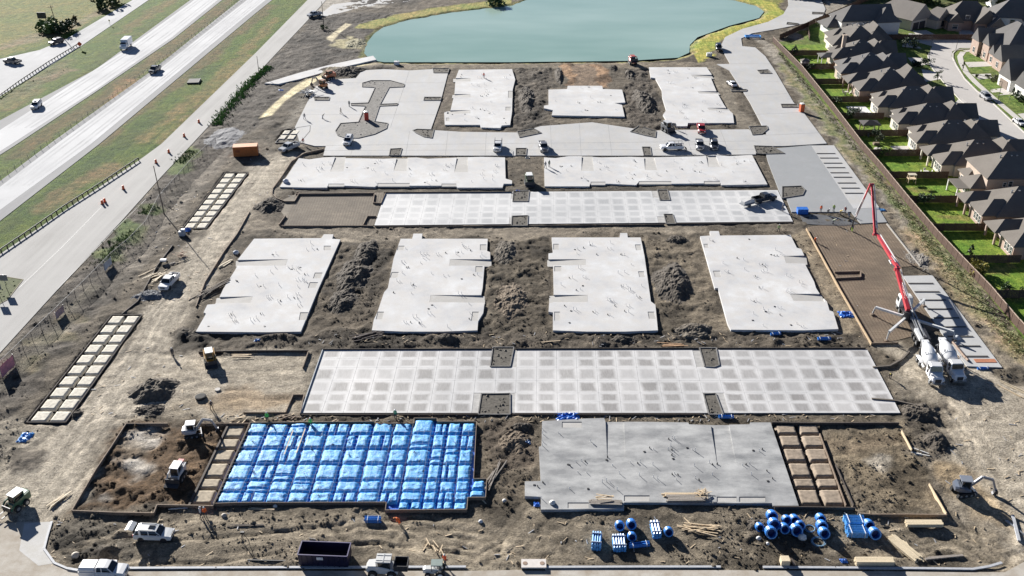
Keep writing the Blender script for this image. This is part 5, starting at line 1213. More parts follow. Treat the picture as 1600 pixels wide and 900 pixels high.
def yard_house(yn, yf, label, wi, ri, storeys=1, L=24, rear='wing', seed=0):
    r = random.Random(seed); x0, y0 = G(REAR[yn], yn); _, y1 = G(REAR[yf], yf)
    y0 += 1.1; W = y1-y0-1.3; xf, _ = G(REAR[yf], yf); h = 3.0 if storeys == 1 else 5.6
    H = House((x0-.8, y0), 0, label, BRK[wi], SHIN[ri])
    a = r.uniform(.50,.60)*W
    # main body, rear wing (near half), far rear wing, cross wing to the street
    H.block(3.2, L-2, 0, W, h); H.roof(3.2, L-2, 0, W, h, slope=.66)
    H.block(0.2, 6.5, .5, a, 3.0); H.roof(0.2, 8.5, .5, a, 3.04, slope=.66)
    H.block(1.8, 7.0, a+.4, W-.4, 3.0); H.roof(1.8 if rear != 'patio' else -.8, 9.0, a+.4, W-.4, 3.02, slope=.62)
    H.block(L-8.5, L-.5, .3, W*.96, h-.05); H.roof(L-8.5, L-.5, .3, W*.96, h+.05, slope=r.uniform(.84,.98), along='y')
    H.block(L-5, L+2.5, W*.45, W-.2, 3.0); H.roof(L-5, L+2.5, W*.45, W-.2, 3.06, slope=.9, gr=True)
    for k in range(3): H.window('x-', 1.4+k*1.25 if a > 4 else 1+k, 1.55, .85, 1.6, .2)
    H.window('x-', a+1.6, 1.5, 1.0, 1.5, 1.8); H.window('x-', a+3.2, 1.5, 1.0, 1.5, 1.8)
    for u in (8.5, 12.5, 13.9): H.window('y-', u, 1.6 if storeys == 1 else 4.2, .9, 1.3, 0)
    if storeys == 2:
        for u in (W*.3, W*.45): H.window('x-', u, 4.4, .9, 1.3, 3.6)
        H.window('y-', 7.2, 4.0, .7, 1.0, 0)
    rg = h+(W+.9)/2*.66
    H.vents([(7.5+k*1.9+r.uniform(-.4,.4), W/2-1.0, rg-.95) for k in range(3)]+[(L-5.2, W*.75, h+2.6)])
    if rear == 'chimney': H.put(MB().box((4.6, W*.55, 4.2), (1.1,1.0,8.6)).box((4.6, W*.55, 8.6), (1.35,1.25,.25)), 'chimney', BRK[0])
    if rear == 'patio':
        for yy in (a+.6, W-.6): H.put(MB().box((-.6, yy, 1.5), (.4,.4,3.0)), 'patio_post', BRK[wi])
    elif rear == 'screen':
        H.put(MB().box((-1.4, W*.3, 2.75), (3.0,W*.5,.16)), 'patio_roof', SHIN[ri])
        for yy in (W*.07, W*.53): H.put(MB().box((-2.7, yy, 1.33), (.3,.3,2.7)), 'patio_post', TRIM)
    return H.done()
yard_house(87, 62, 'hip roofed house next below the white corner house, overlapping the first yards', 1, 0, 1, 19, 'wing', 1)
yard_house(108, 87, 'house with a brick chimney beside the covered porch', 0, 0, 1, 19, 'chimney', 2)
yard_house(132, 108, 'house behind the yard with the little shed', 0, 1, 1, 19, 'wing', 3)
yard_house(160, 132, 'house with a rear brick patio post at the fourth yard', 2, 0, 1, 19, 'patio', 4)
yard_house(186, 160, 'house facing the yard with the white concrete patio', 1, 2, 1, 20, 'wing', 5)
yard_house(213, 186, 'house beside the yard with the dark gazebo', 1, 0, 1, 20, 'wing', 6)
yard_house(244, 213, 'cream walled house with dark bay beside the eighth yard', 1, 2, 1, 20, 'wing', 7)
yard_house(279, 244, 'house with a rear corner patio above the swing set yard', 1, 2, 1, 21, 'patio', 8)
yard_house(317, 279, 'tall two storey brick house beside the swing set yard', 0, 2, 2, 21, 'screen', 9)
yard_house(361, 317, 'pinkish brick house with a row of tall rear windows', 2, 2, 1, 21, 'patio', 10)
yard_house(411, 361, 'nearest brick house at the right edge with a dark corner patio', 2, 2, 1, 21, 'patio', 11)
# corner house, white, two storeys
x0, y0 = G(1312, 58); H = House((x0, y0), R(8), 'white two storey house with grey gabled roof on the corner yard', BRK[3], SHIN[1])
H.block(0, 19, 0, 10, 5.4); H.roof(0, 19, 0, 10, 5.4, slope=.8, gr=True); H.block(-3, 4, 2, 10, 3); H.roof(-4, 6, 2, 10, 3.05, slope=.7)
H.block(12, 20, -2.5, 6, 5.3); H.roof(12, 20, -2.5, 6, 5.35, slope=.9, along='y')
for k in range(3): H.window('y-', 8.0+k*1.3, 4.1, 1.0, 1.5, 0)
H.window('y-', 2, 4.2, .7, .8, 0); H.window('y-', 4, 4.2, .7, .8, 0); H.done()
# garage house at the head of the street
x0, y0 = G(1422, 48); H = House((x0-11*math.cos(R(-56)), y0-11*math.sin(R(-56))), R(-56), 'cream house with a broad tan roof and two dark garage doors', BRK[1], conc('shingles_tan', (.25,.225,.2), (.30,.27,.24), (.275,.25,.225), .3, 3, .9, (1,1,3)))
H.block(-6, 11, 0, 11, 3.6); H.roof(-6, 11, 0, 11, 3.6, slope=.85, gr=True); H.put(MB().add([(11,0,3.6),(11,11,3.6),(11,5.5,8.0),(11.25,0,3.6),(11.25,11,3.6),(11.25,5.5,8.0)], [(0,1,2),(3,5,4),(0,3,4,1),(1,4,5,2),(2,5,3,0)]), 'gable_wall', BRK[1])
for yy in (2.6, 6.2): H.put(MB().box((11.1, yy, 1.3), (.2,2.9,2.5)), 'garage_door', mat('dark_garage_door', (.05,.045,.045), .6, .15, 3))
H.block(8, 15, 9, 16, 3.2); H.roof(8, 15, 9, 16, 3.2, slope=.95, gr=True); H.put(MB().box((15.03, 12.5, 1.6), (.1,1.6,2)), 'front_window', hw_glass()); H.done()
def street_house(px, rz, label, wi, ri, W, D, h, wings, garage=None, win=()):
    # front faces -y in local axes: wings are (x0, x1, depth, eave) gables towards the street
    x0, y0 = G(*px); H = House((x0, y0), rz, label, BRK[wi], SHIN[ri]); H.block(0, W, 0, D, h); H.roof(0, W, 0, D, h, slope=.85)
    for x0_, x1_, dp, ev in wings:
        H.block(x0_, x1_, -dp, 4, ev); H.roof(x0_, x1_, -dp, D*.5, ev, slope=1.15, along='y', gl=True)
        r = (x1_-x0_)/2*1.15; H.put(MB().add([(x0_,-dp,ev),(x1_,-dp,ev),((x0_+x1_)/2,-dp,ev+r),(x0_,-dp+.25,ev),(x1_,-dp+.25,ev),((x0_+x1_)/2,-dp+.25,ev+r)], [(0,1,2),(3,5,4),(0,3,4,1),(1,4,5,2),(2,5,3,0)]), 'gable_wall', BRK[wi])
        H.window('y-', (x0_+x1_)/2, ev+r*.3, .5, .8, -dp, False)
    for u, z, wd, ht, at in win: H.window('y-', u, z, wd, ht, at)
    for gx, gy in (garage or []): H.put(MB().box((gx, gy-.03, 1.25), (2.7,.1,2.4)), 'garage_door', mat('grey_garage_door', (.15,.14,.145), .6, .15, 3))
    return H
street_house((1476,46), R(-6), 'brown gabled house with grey garage doors facing the cul de sac', 2, 0, 17, 12, 3.4, [(.4,5,2,3.2),(9,16.5,3.2,3.2)], [(11.2,-3.2),(14.3,-3.2)], [(2.7,1.6,1.8,1.6,-2),(7,4.6,1.4,1.2,-.02)]).done()
street_house((1546,52), R(-12), 'white two storey house with three small upper windows', 3, 1, 18, 11, 5.8, [(-1,4.2,3,2.8),(10,17,1.5,5.4)], [(11.8,-1.5),(15.0,-1.5)], [(1.6,1.4,1.6,1.4,-3),(6.5,4.4,1.6,1.4,-.02),(11.2,4.4,.6,1.1,-1.5),(13.4,4.4,.6,1.1,-1.5),(15.6,4.4,.6,1.1,-1.5)]).done()
street_house((1548,14), R(-10), 'pale grey house partly hidden behind the brown gabled house', 3, 1, 15, 10, 5.2, [(9,14,1,5)], None, [(3,3.6,1,1.2,-.02)]).done()
street_house((1592,16), R(-10), 'grey blue roofed house at the top right corner', 3, 1, 15, 10, 4.2, [(2,7,1,4)], None, [(10,2.6,1,1.2,-.02)]).done()
# houses on the right side of the street: fronts face the street (local -y turned to -x)
street_house((1546,88), R(-90), 'big dark roofed brick house with three pointed gables towards the street', 2, 1, 1, 1, 1, [], None).done() if False else None
x0, y0 = G(1553, 108); H = House((x0, y0), R(3), 'big dark roofed brick house with pointed gables towards the street', BRK[2], SHIN[1])
H.block(2, 18, 0, 19, 4.2); H.roof(2, 18, 0, 19, 4.2, slope=.95)
for y_, w_, dx, ev in ((-3.5,5.5,.2,3.6),(3.2,3.6,1.0,3.4),(8,4.2,1.2,5.2),(13.8,4.8,.6,5.0)):
    H.block(dx, 8, y_, y_+w_, ev); H.roof(dx, 12, y_, y_+w_, ev, slope=1.45, gl=True, along='x', ov=.25); H.put(gable_wall(dx, y_, y_+w_, ev, 1.45), 'gable_wall', BRK[2]); H.window('x-', y_+w_/2, 1.7, 1.2, 1.6, dx); H.window('x-', y_+w_/2, ev+w_*.2, .5, .8, dx, False)
H.done()
x0, y0 = G(1588, 152); H = House((x0, y0), R(3), 'white brick house with twin pointed gables at the right edge', BRK[3], SHIN[1])
H.block(2.5, 18, -3, 14, 4); H.roof(2.5, 18, -3, 14, 4, slope=.9)
for y_, w_ in ((-3.4,6),(5.2,7.2)):
    H.block(.2, 8, y_, y_+w_, 3.5); H.roof(.2, 12, y_, y_+w_, 3.5, slope=1.4, gl=True, along='x', ov=.25); H.put(gable_wall(.2, y_, y_+w_, 3.5, 1.4), 'gable_wall', BRK[3]); H.window('x-', y_+w_/2, 4.6, .7, 1.0, .2, False)
H.put(MB().box((.15, 8.8, 1.25), (.12,4.6,2.4)), 'garage_door', mat('brown_garage_door', (.20,.15,.12), .6, .15, 3)); H.window('x-', -.4, 1.5, 2, 1.5, .2); H.done()
# yard things
def gazebo(px, wd, dp, h, label, m, pm):
    x, y = G(*px); r_ = thing('gazebo' if wd < 5 else 'porch_cover', label, 'gazebo' if wd < 5 else 'porch cover', (x, y, 0)); o = Vector((x, y, 0))
    mb = hip(-wd/2, wd/2, -dp/2, dp/2, h, .35, .3); mb.v = [tuple(Vector(p)+o) for p in mb.v]; mb.build('roof', m, r_)
    for a in (-1,1):
        for b in (-1,1): MB().box(o+Vector((a*wd*.46, b*dp*.46, h/2-.1)), (.2,.2,h)).build('post', pm, r_)
gazebo((1357,206), 4.2, 3.4, 2.6, 'dark flat gazebo on the lawn of the seventh yard', mat('gazebo_dark', (.05,.042,.04), .7, .2, 3), MET)
gazebo((1296,100), 7.0, 4.2, 2.9, 'grey roofed covered porch with white posts attached to the second house', SHIN[1], TRIM)
sheet('patio', [(1322,166),(1352,166),(1366,180),(1334,181)], -.1, .06, conc('white_patio', (.66,.65,.63), (.72,.71,.69), (.68,.67,.65), .3, 1, .7))
sheet('patio', [(1390,228),(1418,228),(1425,238),(1406,240)], -.1, .05, WALK); sheet('patio', [(1278,102),(1306,102),(1308,107),(1280,108)], -.1, .05, WALK)
sheet('patio', [(1290,43),(1311,44),(1311,52),(1292,50)], -.1, .05, WALK)
x, y = G(1257, 103); r_ = thing('garden_shed', 'little grey garden shed at the third yard fence', 'shed', (x, y, 0)); MB().box((x, y, .9), (2.4,2.0,1.9)).build('wall', mat('shed_grey', (.36,.34,.31), .7, .1, 2), r_)
mb = hip(-1.2,1.2,-1,1,1.85,.5,.15); mb.v = [tuple(Vector(p)+Vector((x,y,0))) for p in mb.v]; mb.build('roof', SHIN[2], r_); MB().box((x-.4, y-1.02, .85), (.8,.06,1.6)).build('door', TRIM, r_)
x, y = G(1423, 286); r_ = thing('swing_set', 'pale wooden playset on the ninth lawn', 'playset', (x, y, 0))
for a in (-.9,.9):
    for b in (-.7,.7): MB().bar((x+a, y+b, 0), (x+a*.8, y+b*.7, 2.2), .12, .12).build('leg', WOOD(), r_)
MB().box((x, y, 1.2), (1.9,1.4,.12)).build('deck', WOOD(), r_); MB().box((x, y, 2.25), (1.8,1.3,.1)).build('roof', mat('playset_canvas', (.55,.48,.36), .7, .1), r_)
def chair_set(px, n, label, col, name='patio_furniture'):
    x, y = G(*px); r_ = thing(name, label, 'patio furniture', (x, y, .06)); m = mat('patio_'+name+str(col[0]), col, .6, .1)
    MB().cyl((x,y,.06), (x,y,.75), .06, .06, 6).cyl((x,y,.75), (x,y,.8), .55, .55, 10).build('table', m, r_)
    for k in range(n):
        a = k*6.28/n; cx_, cy_ = x+1.1*math.cos(a), y+1.1*math.sin(a); MB().box((cx_, cy_, .45), (.5,.5,.1), a).box((cx_+.25*math.cos(a), cy_+.25*math.sin(a), .75), (.1,.5,.6), a).box((cx_,cy_,.23), (.4,.4,.4), a).build('chair', m, r_)
chair_set((1300,47), 5, 'white patio set on the corner yard', (.7,.7,.7)); chair_set((1293,104), 4, 'bluish patio set under the covered porch', (.30,.36,.40)); chair_set((1322,147), 3, 'pale garden seats by the fourth house', (.6,.56,.48)); chair_set((1338,174), 3, 'dark patio set on the white concrete patio', (.08,.10,.11)); chair_set((1447,272), 4, 'pale patio chairs under the eighth rear patio', (.62,.60,.56)); chair_set((1358,212), 3, 'table under the dark gazebo', (.14,.12,.11))
x, y = G(1371, 234); MBm = MB().cyl((x,y,.1), (x,y,.4), .9, .9, 12).cyl((x,y,.4), (x,y,.5), .6, .6, 12); tag(MBm.build('fire_pit', WALK), 'pale round stone fire pit on the eighth lawn', 'fire pit')
x, y = G(1369, 226); tag(MB().box((x,y,.25), (1.6,1.1,.5)).box((x,y,.55), (1.3,.8,.12)).build('raised_planter', mat('planter_brown', (.24,.18,.12), .8, .3)), 'small brown raised planter near the fire pit', 'planter')
# street lamps
for px, h, l in (((1493,80),6.5,'thin street lamp on the curved verge at the cul de sac'),((1558,162),6.5,'thin street lamp on the verge behind the parked grey car'),((1452,86),6.0,'thin street lamp on the left verge of the street')):
    b = Vector((*G(*px), 0)); r_ = thing('street_lamp', l, 'street lamp', b); MB().cyl(b, b+Vector((0,0,h)), .08, .05, 7).build('shaft', DARKSTEEL(), r_); MB().bar(b+Vector((0,0,h)), b+Vector((-.7,-.2,h+.1)), .07, .07).build('arm', DARKSTEEL(), r_); MB().box(b+Vector((-.8,-.2,h+.06)), (.5,.2,.1)).build('lamp_head', DARKSTEEL(), r_)
# ------------------------------------------------------------------ vehicles (local axes: x forward, z up; then turned into place)
def ring(x, hw, z0, z1, r=.12, top=None):
    tw = hw if top is None else top
    return [(x,-hw+r,z0),(x,-hw,z0+r),(x,-hw,(z0+z1)/2),(x,-tw,z1-r),(x,-tw+r,z1),(x,tw-r,z1),(x,tw,z1-r),(x,hw,(z0+z1)/2),(x,hw,z0+r),(x,hw-r,z0)]
HEADL = mat('headlight_lens', (.75,.76,.78), .12, .05, 1, 0, 0, .5, .8); TAILL = mat('taillight_red', (.45,.02,.015), .2, .1, 1, 0, 0, .5)
class V:
    def __init__(s, name, label, cat, group=None):
        s.root = thing(name, label, cat, (0,0,0), 0, group)
    def p(s, mb, name, m, parent=None, smooth=False): return mb.build(name, m, parent or s.root, smooth)
    def wheel(s, x, y, r, w_, rim=None):
        t = s.p(MB().lathe((x,y-w_/2,r), (0,1,0), [(0,r*.80),(w_*.12,r),(w_*.88,r),(w_,r*.80)], 14), 'wheel', TYRE(), None, False)
        for k in (-1,1): s.p(MB().cyl((x,y+k*w_*.40,r), (x,y+k*w_*.52,r), r*.60, r*.52, 10), 'rim', rim or STEEL(), t)
    def place(s, a, b=None, hd=None, z=None, mid=None):
        if b is not None:
            A, B = Vector(G(*a)), Vector(G(*b)); c = (A+B)/2; d = B-A; hd = math.atan2(d.y, d.x)
        else: c = Vector(G(*a))
        zz = gz(c.x, c.y) if z is None else z
        s.root.location = (c.x, c.y, zz); s.root.rotation_euler = (0,0,hd); return s.root
def car(label, col, kind='suv', a=None, b=None, hd=None, z=None, group=None, name=None, bed=None, tailgate=False, L=None, flat_=None):
    v = V(name or {'suv':'parked_suv','sedan':'parked_sedan','pickup':'pickup_truck','van':'van'}[kind], label, {'suv':'SUV','sedan':'car','pickup':'pickup truck','van':'van'}[kind], group)
    pm = flat_ or paint(label[:18], col); g = glass(); bk = BLACKPL()
    if kind in ('suv','van'):
        v.p(MB().loft([ring(2.55,.78,.5,.88),ring(2.42,.93,.36,1.0),ring(1.9,.97,.34,1.08),ring(1.15,.98,.33,1.14),ring(-2.25,.98,.33,1.2),ring(-2.5,.93,.4,1.16)]), 'body', pm)
        v.p(MB().loft([ring(1.28,.86,1.08,1.16,.03),ring(.62,.86,1.08,1.72,.08,.74),ring(-1.9,.88,1.1,1.78,.08,.74),ring(-2.42,.86,1.12,1.25,.04)]), 'windows', g)
        v.p(MB().loft([ring(.66,.70,1.70,1.76,.025),ring(.2,.78,1.72,1.83,.05),ring(-1.75,.78,1.74,1.86,.05),ring(-2.12,.72,1.70,1.78,.03)]), 'roof', pm)
        pl = MB()
        for s_ in (-1,1):
            pl.bar((1.22,s_*.87,1.12), (.6,s_*.77,1.74), .07, .07); pl.bar((-.35,s_*.93,1.14), (-.4,s_*.78,1.78), .12, .05); pl.bar((-1.5,s_*.93,1.14), (-1.6,s_*.78,1.78), .3, .06); pl.bar((-2.4,s_*.86,1.16), (-2.05,s_*.77,1.76), .16, .08)
        v.p(pl, 'pillar', pm); v.p(MB().box((-.1,0,1.87), (.8,.7,.03)), 'sunroof', g)
        for s_ in (-1,1): v.p(MB().bar((.3,s_*.72,1.9), (-1.9,s_*.72,1.92), .05, .05), 'roof_rail', bk)
        wx = (1.55,-1.5); wr = .38
    elif kind == 'sedan':
        v.p(MB().loft([ring(2.3,.70,.42,.70),ring(2.15,.86,.28,.80),ring(1.5,.90,.25,.88),ring(.9,.91,.25,.94),ring(-1.7,.91,.25,.98),ring(-2.2,.86,.3,.95),ring(-2.3,.76,.42,.86)]), 'body', pm)
        v.p(MB().loft([ring(1.05,.80,.88,.95,.03),ring(.25,.80,.9,1.36,.07,.64),ring(-.95,.80,.92,1.36,.07,.64),ring(-1.75,.78,.94,1.0,.03)]), 'windows', g)
        v.p(MB().loft([ring(.3,.60,1.34,1.40,.025),ring(-.2,.66,1.36,1.44,.04),ring(-.95,.62,1.34,1.41,.03)]), 'roof', pm)
        pl = MB()
        for s_ in (-1,1): pl.bar((1.0,s_*.8,.93), (.25,s_*.66,1.37), .07, .06); pl.bar((-.3,s_*.86,.95), (-.32,s_*.67,1.37), .09, .05); pl.bar((-1.7,s_*.78,.97), (-.95,s_*.65,1.37), .1, .07)
        v.p(pl, 'pillar', pm); wx = (1.4,-1.35); wr = .33
    else:                                                    # crew cab pickup
        v.p(MB().loft([ring(2.9,.84,.55,1.02),ring(2.78,.98,.42,1.12),ring(2.2,1.0,.40,1.2),ring(1.35,1.0,.40,1.24),ring(-.75,1.0,.40,1.26),ring(-.8,1.0,.40,1.26)]), 'body', pm)
        v.p(MB().loft([ring(1.5,.88,1.16,1.26,.03),ring(.85,.88,1.18,1.84,.08,.76),ring(-.62,.9,1.2,1.86,.08,.76),ring(-.78,.88,1.2,1.3,.04)]), 'windows', g)
        v.p(MB().loft([ring(.9,.72,1.80,1.88,.03),ring(.4,.80,1.84,1.94,.05),ring(-.4,.80,1.84,1.95,.05),ring(-.66,.74,1.80,1.88,.03)]), 'roof', pm)
        pl = MB()
        for s_ in (-1,1): pl.bar((1.45,s_*.89,1.24), (.85,s_*.78,1.85), .08, .07); pl.bar((.1,s_*.95,1.24), (.08,s_*.79,1.88), .1, .05); pl.bar((-.7,s_*.93,1.24), (-.6,s_*.79,1.86), .2, .08)
        v.p(pl, 'pillar', pm)
        bd = MB()
        for s_ in (-1,1): bd.loft([ring(-.84,.07,.45,1.26,.03) if 0 else [(x, y+s_*.93, z) for x, y, z in ring(-.84,.08,.45,1.26,.03)], [(x, y+s_*.93, z) for x, y, z in ring(-2.9,.08,.45,1.24,.03)]])
        bd.box((-2.92,0,.92), (.1,1.86,.62)); v.p(bd, 'bed_side', pm)
        v.p(MB().box((-1.85,0,.72), (2.05,1.74,.1)), 'bed_floor', DARKSTEEL())
        if bed == 'cap': v.p(MB().loft([ring(-.84,.96,1.24,1.85,.1,.84),ring(-2.85,.94,1.22,1.8,.1,.82)]), 'bed_cap', pm)
        elif bed == 'tools':
            v.p(MB().box((-1.05,0,1.2), (.45,1.8,.45)), 'tool_box', STEEL()); v.p(MB().box((-2.0,.3,.95), (.9,.6,.4)).cyl((-1.9,-.4,.75), (-1.9,-.4,1.5), .3, .3, 9), 'cargo', DARKSTEEL())
        elif bed == 'rack':
            rk = MB()
            for s_ in (-1,1):
                for x in (-.95,-1.9,-2.8): rk.bar((x,s_*.92,1.2), (x,s_*.88,1.95), .06, .06)
                rk.bar((.9,s_*.88,1.98), (-2.85,s_*.88,1.98), .07, .07)
            v.p(rk, 'ladder_rack', DARKSTEEL())
        wx = (1.85,-1.75); wr = .41
    fx = {'suv':2.5,'van':2.5,'sedan':2.24,'pickup':2.86}[kind]; zz = {'sedan':.68}.get(kind, .9)
    for s_ in (-1,1):
        v.p(MB().box((fx-.02,s_*.68,zz), (.14,.34,.2)), 'headlight', HEADL)
        v.p(MB().box((-fx+.0,s_*.82,zz+.08), (.12,.2,.34)), 'taillight', TAILL)
        v.p(MB().box((wx[0]-.72 if kind != 'pickup' else 1.25, s_*1.06, {'sedan':1.0}.get(kind, 1.28)), (.14,.24,.18)), 'mirror', pm)
        for x in wx:
            v.wheel(x, s_*.84, wr, .27)
            v.p(MB().cyl((x,s_*.90,wr+.02), (x,s_*1.005,wr+.02), wr+.07, wr+.07, 14), 'wheel_arch', bk)
    v.p(MB().box((fx+.02,0,zz-.02), (.1,.9,.24)), 'grille', bk); v.p(MB().box((fx-.0,0,.46 if kind != 'sedan' else .36), (.2,1.6,.16)), 'bumper', bk if kind != 'pickup' else CHROME())
    v.p(MB().box((-fx-.02,0,.56 if kind != 'sedan' else .42), (.16,1.6,.18)), 'bumper', bk if kind != 'pickup' else CHROME())
    if tailgate:
        t = v.p(MB().loft([[(x-2.42+(0), y, z) for x, y, z in q] for q in ([(0,-.8,1.78),(0,.8,1.78),(.05,.8,1.86),(.05,-.8,1.86)], [(-.62,-.84,1.98),(-.62,.84,1.98),(-.58,.84,2.08),(-.58,-.84,2.08)], [(-1.05,-.84,1.88),(-1.05,.84,1.88),(-1.02,.84,1.98),(-1.02,-.84,1.98)])]), 'open_tailgate', pm)
        v.p(MB().box((-2.42,0,1.35), (.1,1.4,.75)), 'cargo_opening', bk)
    if a is not None: v.place(a, b, hd, z)
    return v
WH = (.72,.72,.72); BK = (.02,.02,.022); GY = (.20,.20,.21); SV = (.45,.46,.47)
car('white SUV with raised tailgate parked on the dirt in the front yard', (.62,.63,.63), 'suv', (211,838), (273,840), tailgate=True)
car('white pickup with capped bed driving along the bottom road', WH, 'pickup', (133,897), (197,899), z=.03, bed='cap')
car('white pickup on the tan haul road beside the rubble heap', WH, 'pickup', (275,434), (255,456), bed='tools')
car('silver pickup by the left end of the paved lot near the orange container', SV, 'pickup', (464,229), (440,239), bed='tools')
car('white SUV turning by the planting island of the paved lot', WH, 'suv', (548,218), (541,231), z=.15)
car('white pickup above the dirt gap between the two long slabs', WH, 'pickup', (779.5,225), (776.5,242), z=.15, bed='rack')
car('dark grey pickup left of the second long slab, with something in its bed', GY, 'pickup', (846,226), (852,242), z=.15, bed='tools')
car('white pickup with ladder rack parked broadside in the vehicle row', WH, 'pickup', (1068,234), (1030,235), z=.15, bed='rack')
car('grey pickup parked beside the dark pickup below the red truck', GY, 'pickup', (1091,223), (1094.5,239), z=.15)
car('black pickup at the right end of the parked vehicle row', (.05,.05,.055), 'pickup', (1113,222), (1117,239), z=.15)
car('red pickup standing alone on the paved lot', (.42,.035,.03), 'pickup', (1094,200), (1096.5,211), z=.15)
car('white sedan with dark roof at the bay divider of the right drive', WH, 'sedan', (1148,138), (1139,131), z=.15)
car('black SUV on the curved drive by the pond bank', BK, 'suv', (1121,73), (1124,83), z=.15)
tow = car('black pickup on the far gridded lot towing a pale trailer', (.03,.03,.033), 'pickup', (1179,318), (1208,312), z=.15)
car('white SUV nearest the camera on the left carriageway', WH, 'suv', (63,162), (52,174), z=.03)
car('dark pickup alone on the right carriageway', (.04,.045,.05), 'pickup', (249,107), (236,117), z=.03)
car('black car with pale bonnet on the far ramp', (.05,.05,.055), 'suv', (98,66), (79,71), z=.03)
car('dark pickup at the ramp fork near the left edge', (.03,.04,.06), 'pickup', (30,100), (10,98), z=.03)
car('silver pickup at the far end of the frontage road', (.40,.41,.42), 'pickup', (498,24), (485,27), z=.03)
car('grey SUV parked at the curved residential kerb', (.36,.37,.38), 'suv', (1532,149), (1547,160), z=.03)
car('white sedan parked at the kerb near the right edge', WH, 'sedan', (1583,188), (1601,200), z=.03)
# box truck on the left carriageway
def box_truck(label, a, b):
    v = V('box_truck', label, 'truck'); m = paint('truck_white', (.72,.73,.74))
    v.p(MB().loft([ring(3.6,.95,.6,1.3),ring(3.45,1.05,.5,1.5),ring(2.6,1.1,.5,1.7),ring(1.3,1.1,.5,1.75)]), 'body', m); v.p(MB().loft([ring(2.75,.95,1.55,1.75,.05),ring(2.1,.98,1.6,2.5,.1,.9),ring(1.32,1.0,1.6,2.6,.1,.9)]), 'cab', m)
    v.p(MB().add([(2.72,-.86,1.78),(2.72,.86,1.78),(2.16,.82,2.44),(2.16,-.82,2.44)], [(0,1,2,3)]), 'windscreen', glass())
    v.p(MB().loft([ring(1.2,1.2,.9,3.1,.06),ring(-3.6,1.2,.9,3.1,.06)]), 'cargo_box', m); v.p(MB().box((-1.2,0,.75), (5,1.0,.25)), 'chassis', DARKSTEEL())
    for s_ in (-1,1):
        for x in (2.6,-2.2): v.wheel(x, s_*.95, .45, .3)
        v.p(MB().box((3.55,s_*.75,.95), (.14,.3,.2)), 'headlight', HEADL)
        v.p(MB().box((2.1,s_*.99,2.05), (.6,.05,.5)), 'side_window', glass())
    v.place(a, b, z=.03)
box_truck('white box truck on the left carriageway of the highway', (203,70), (192,80))
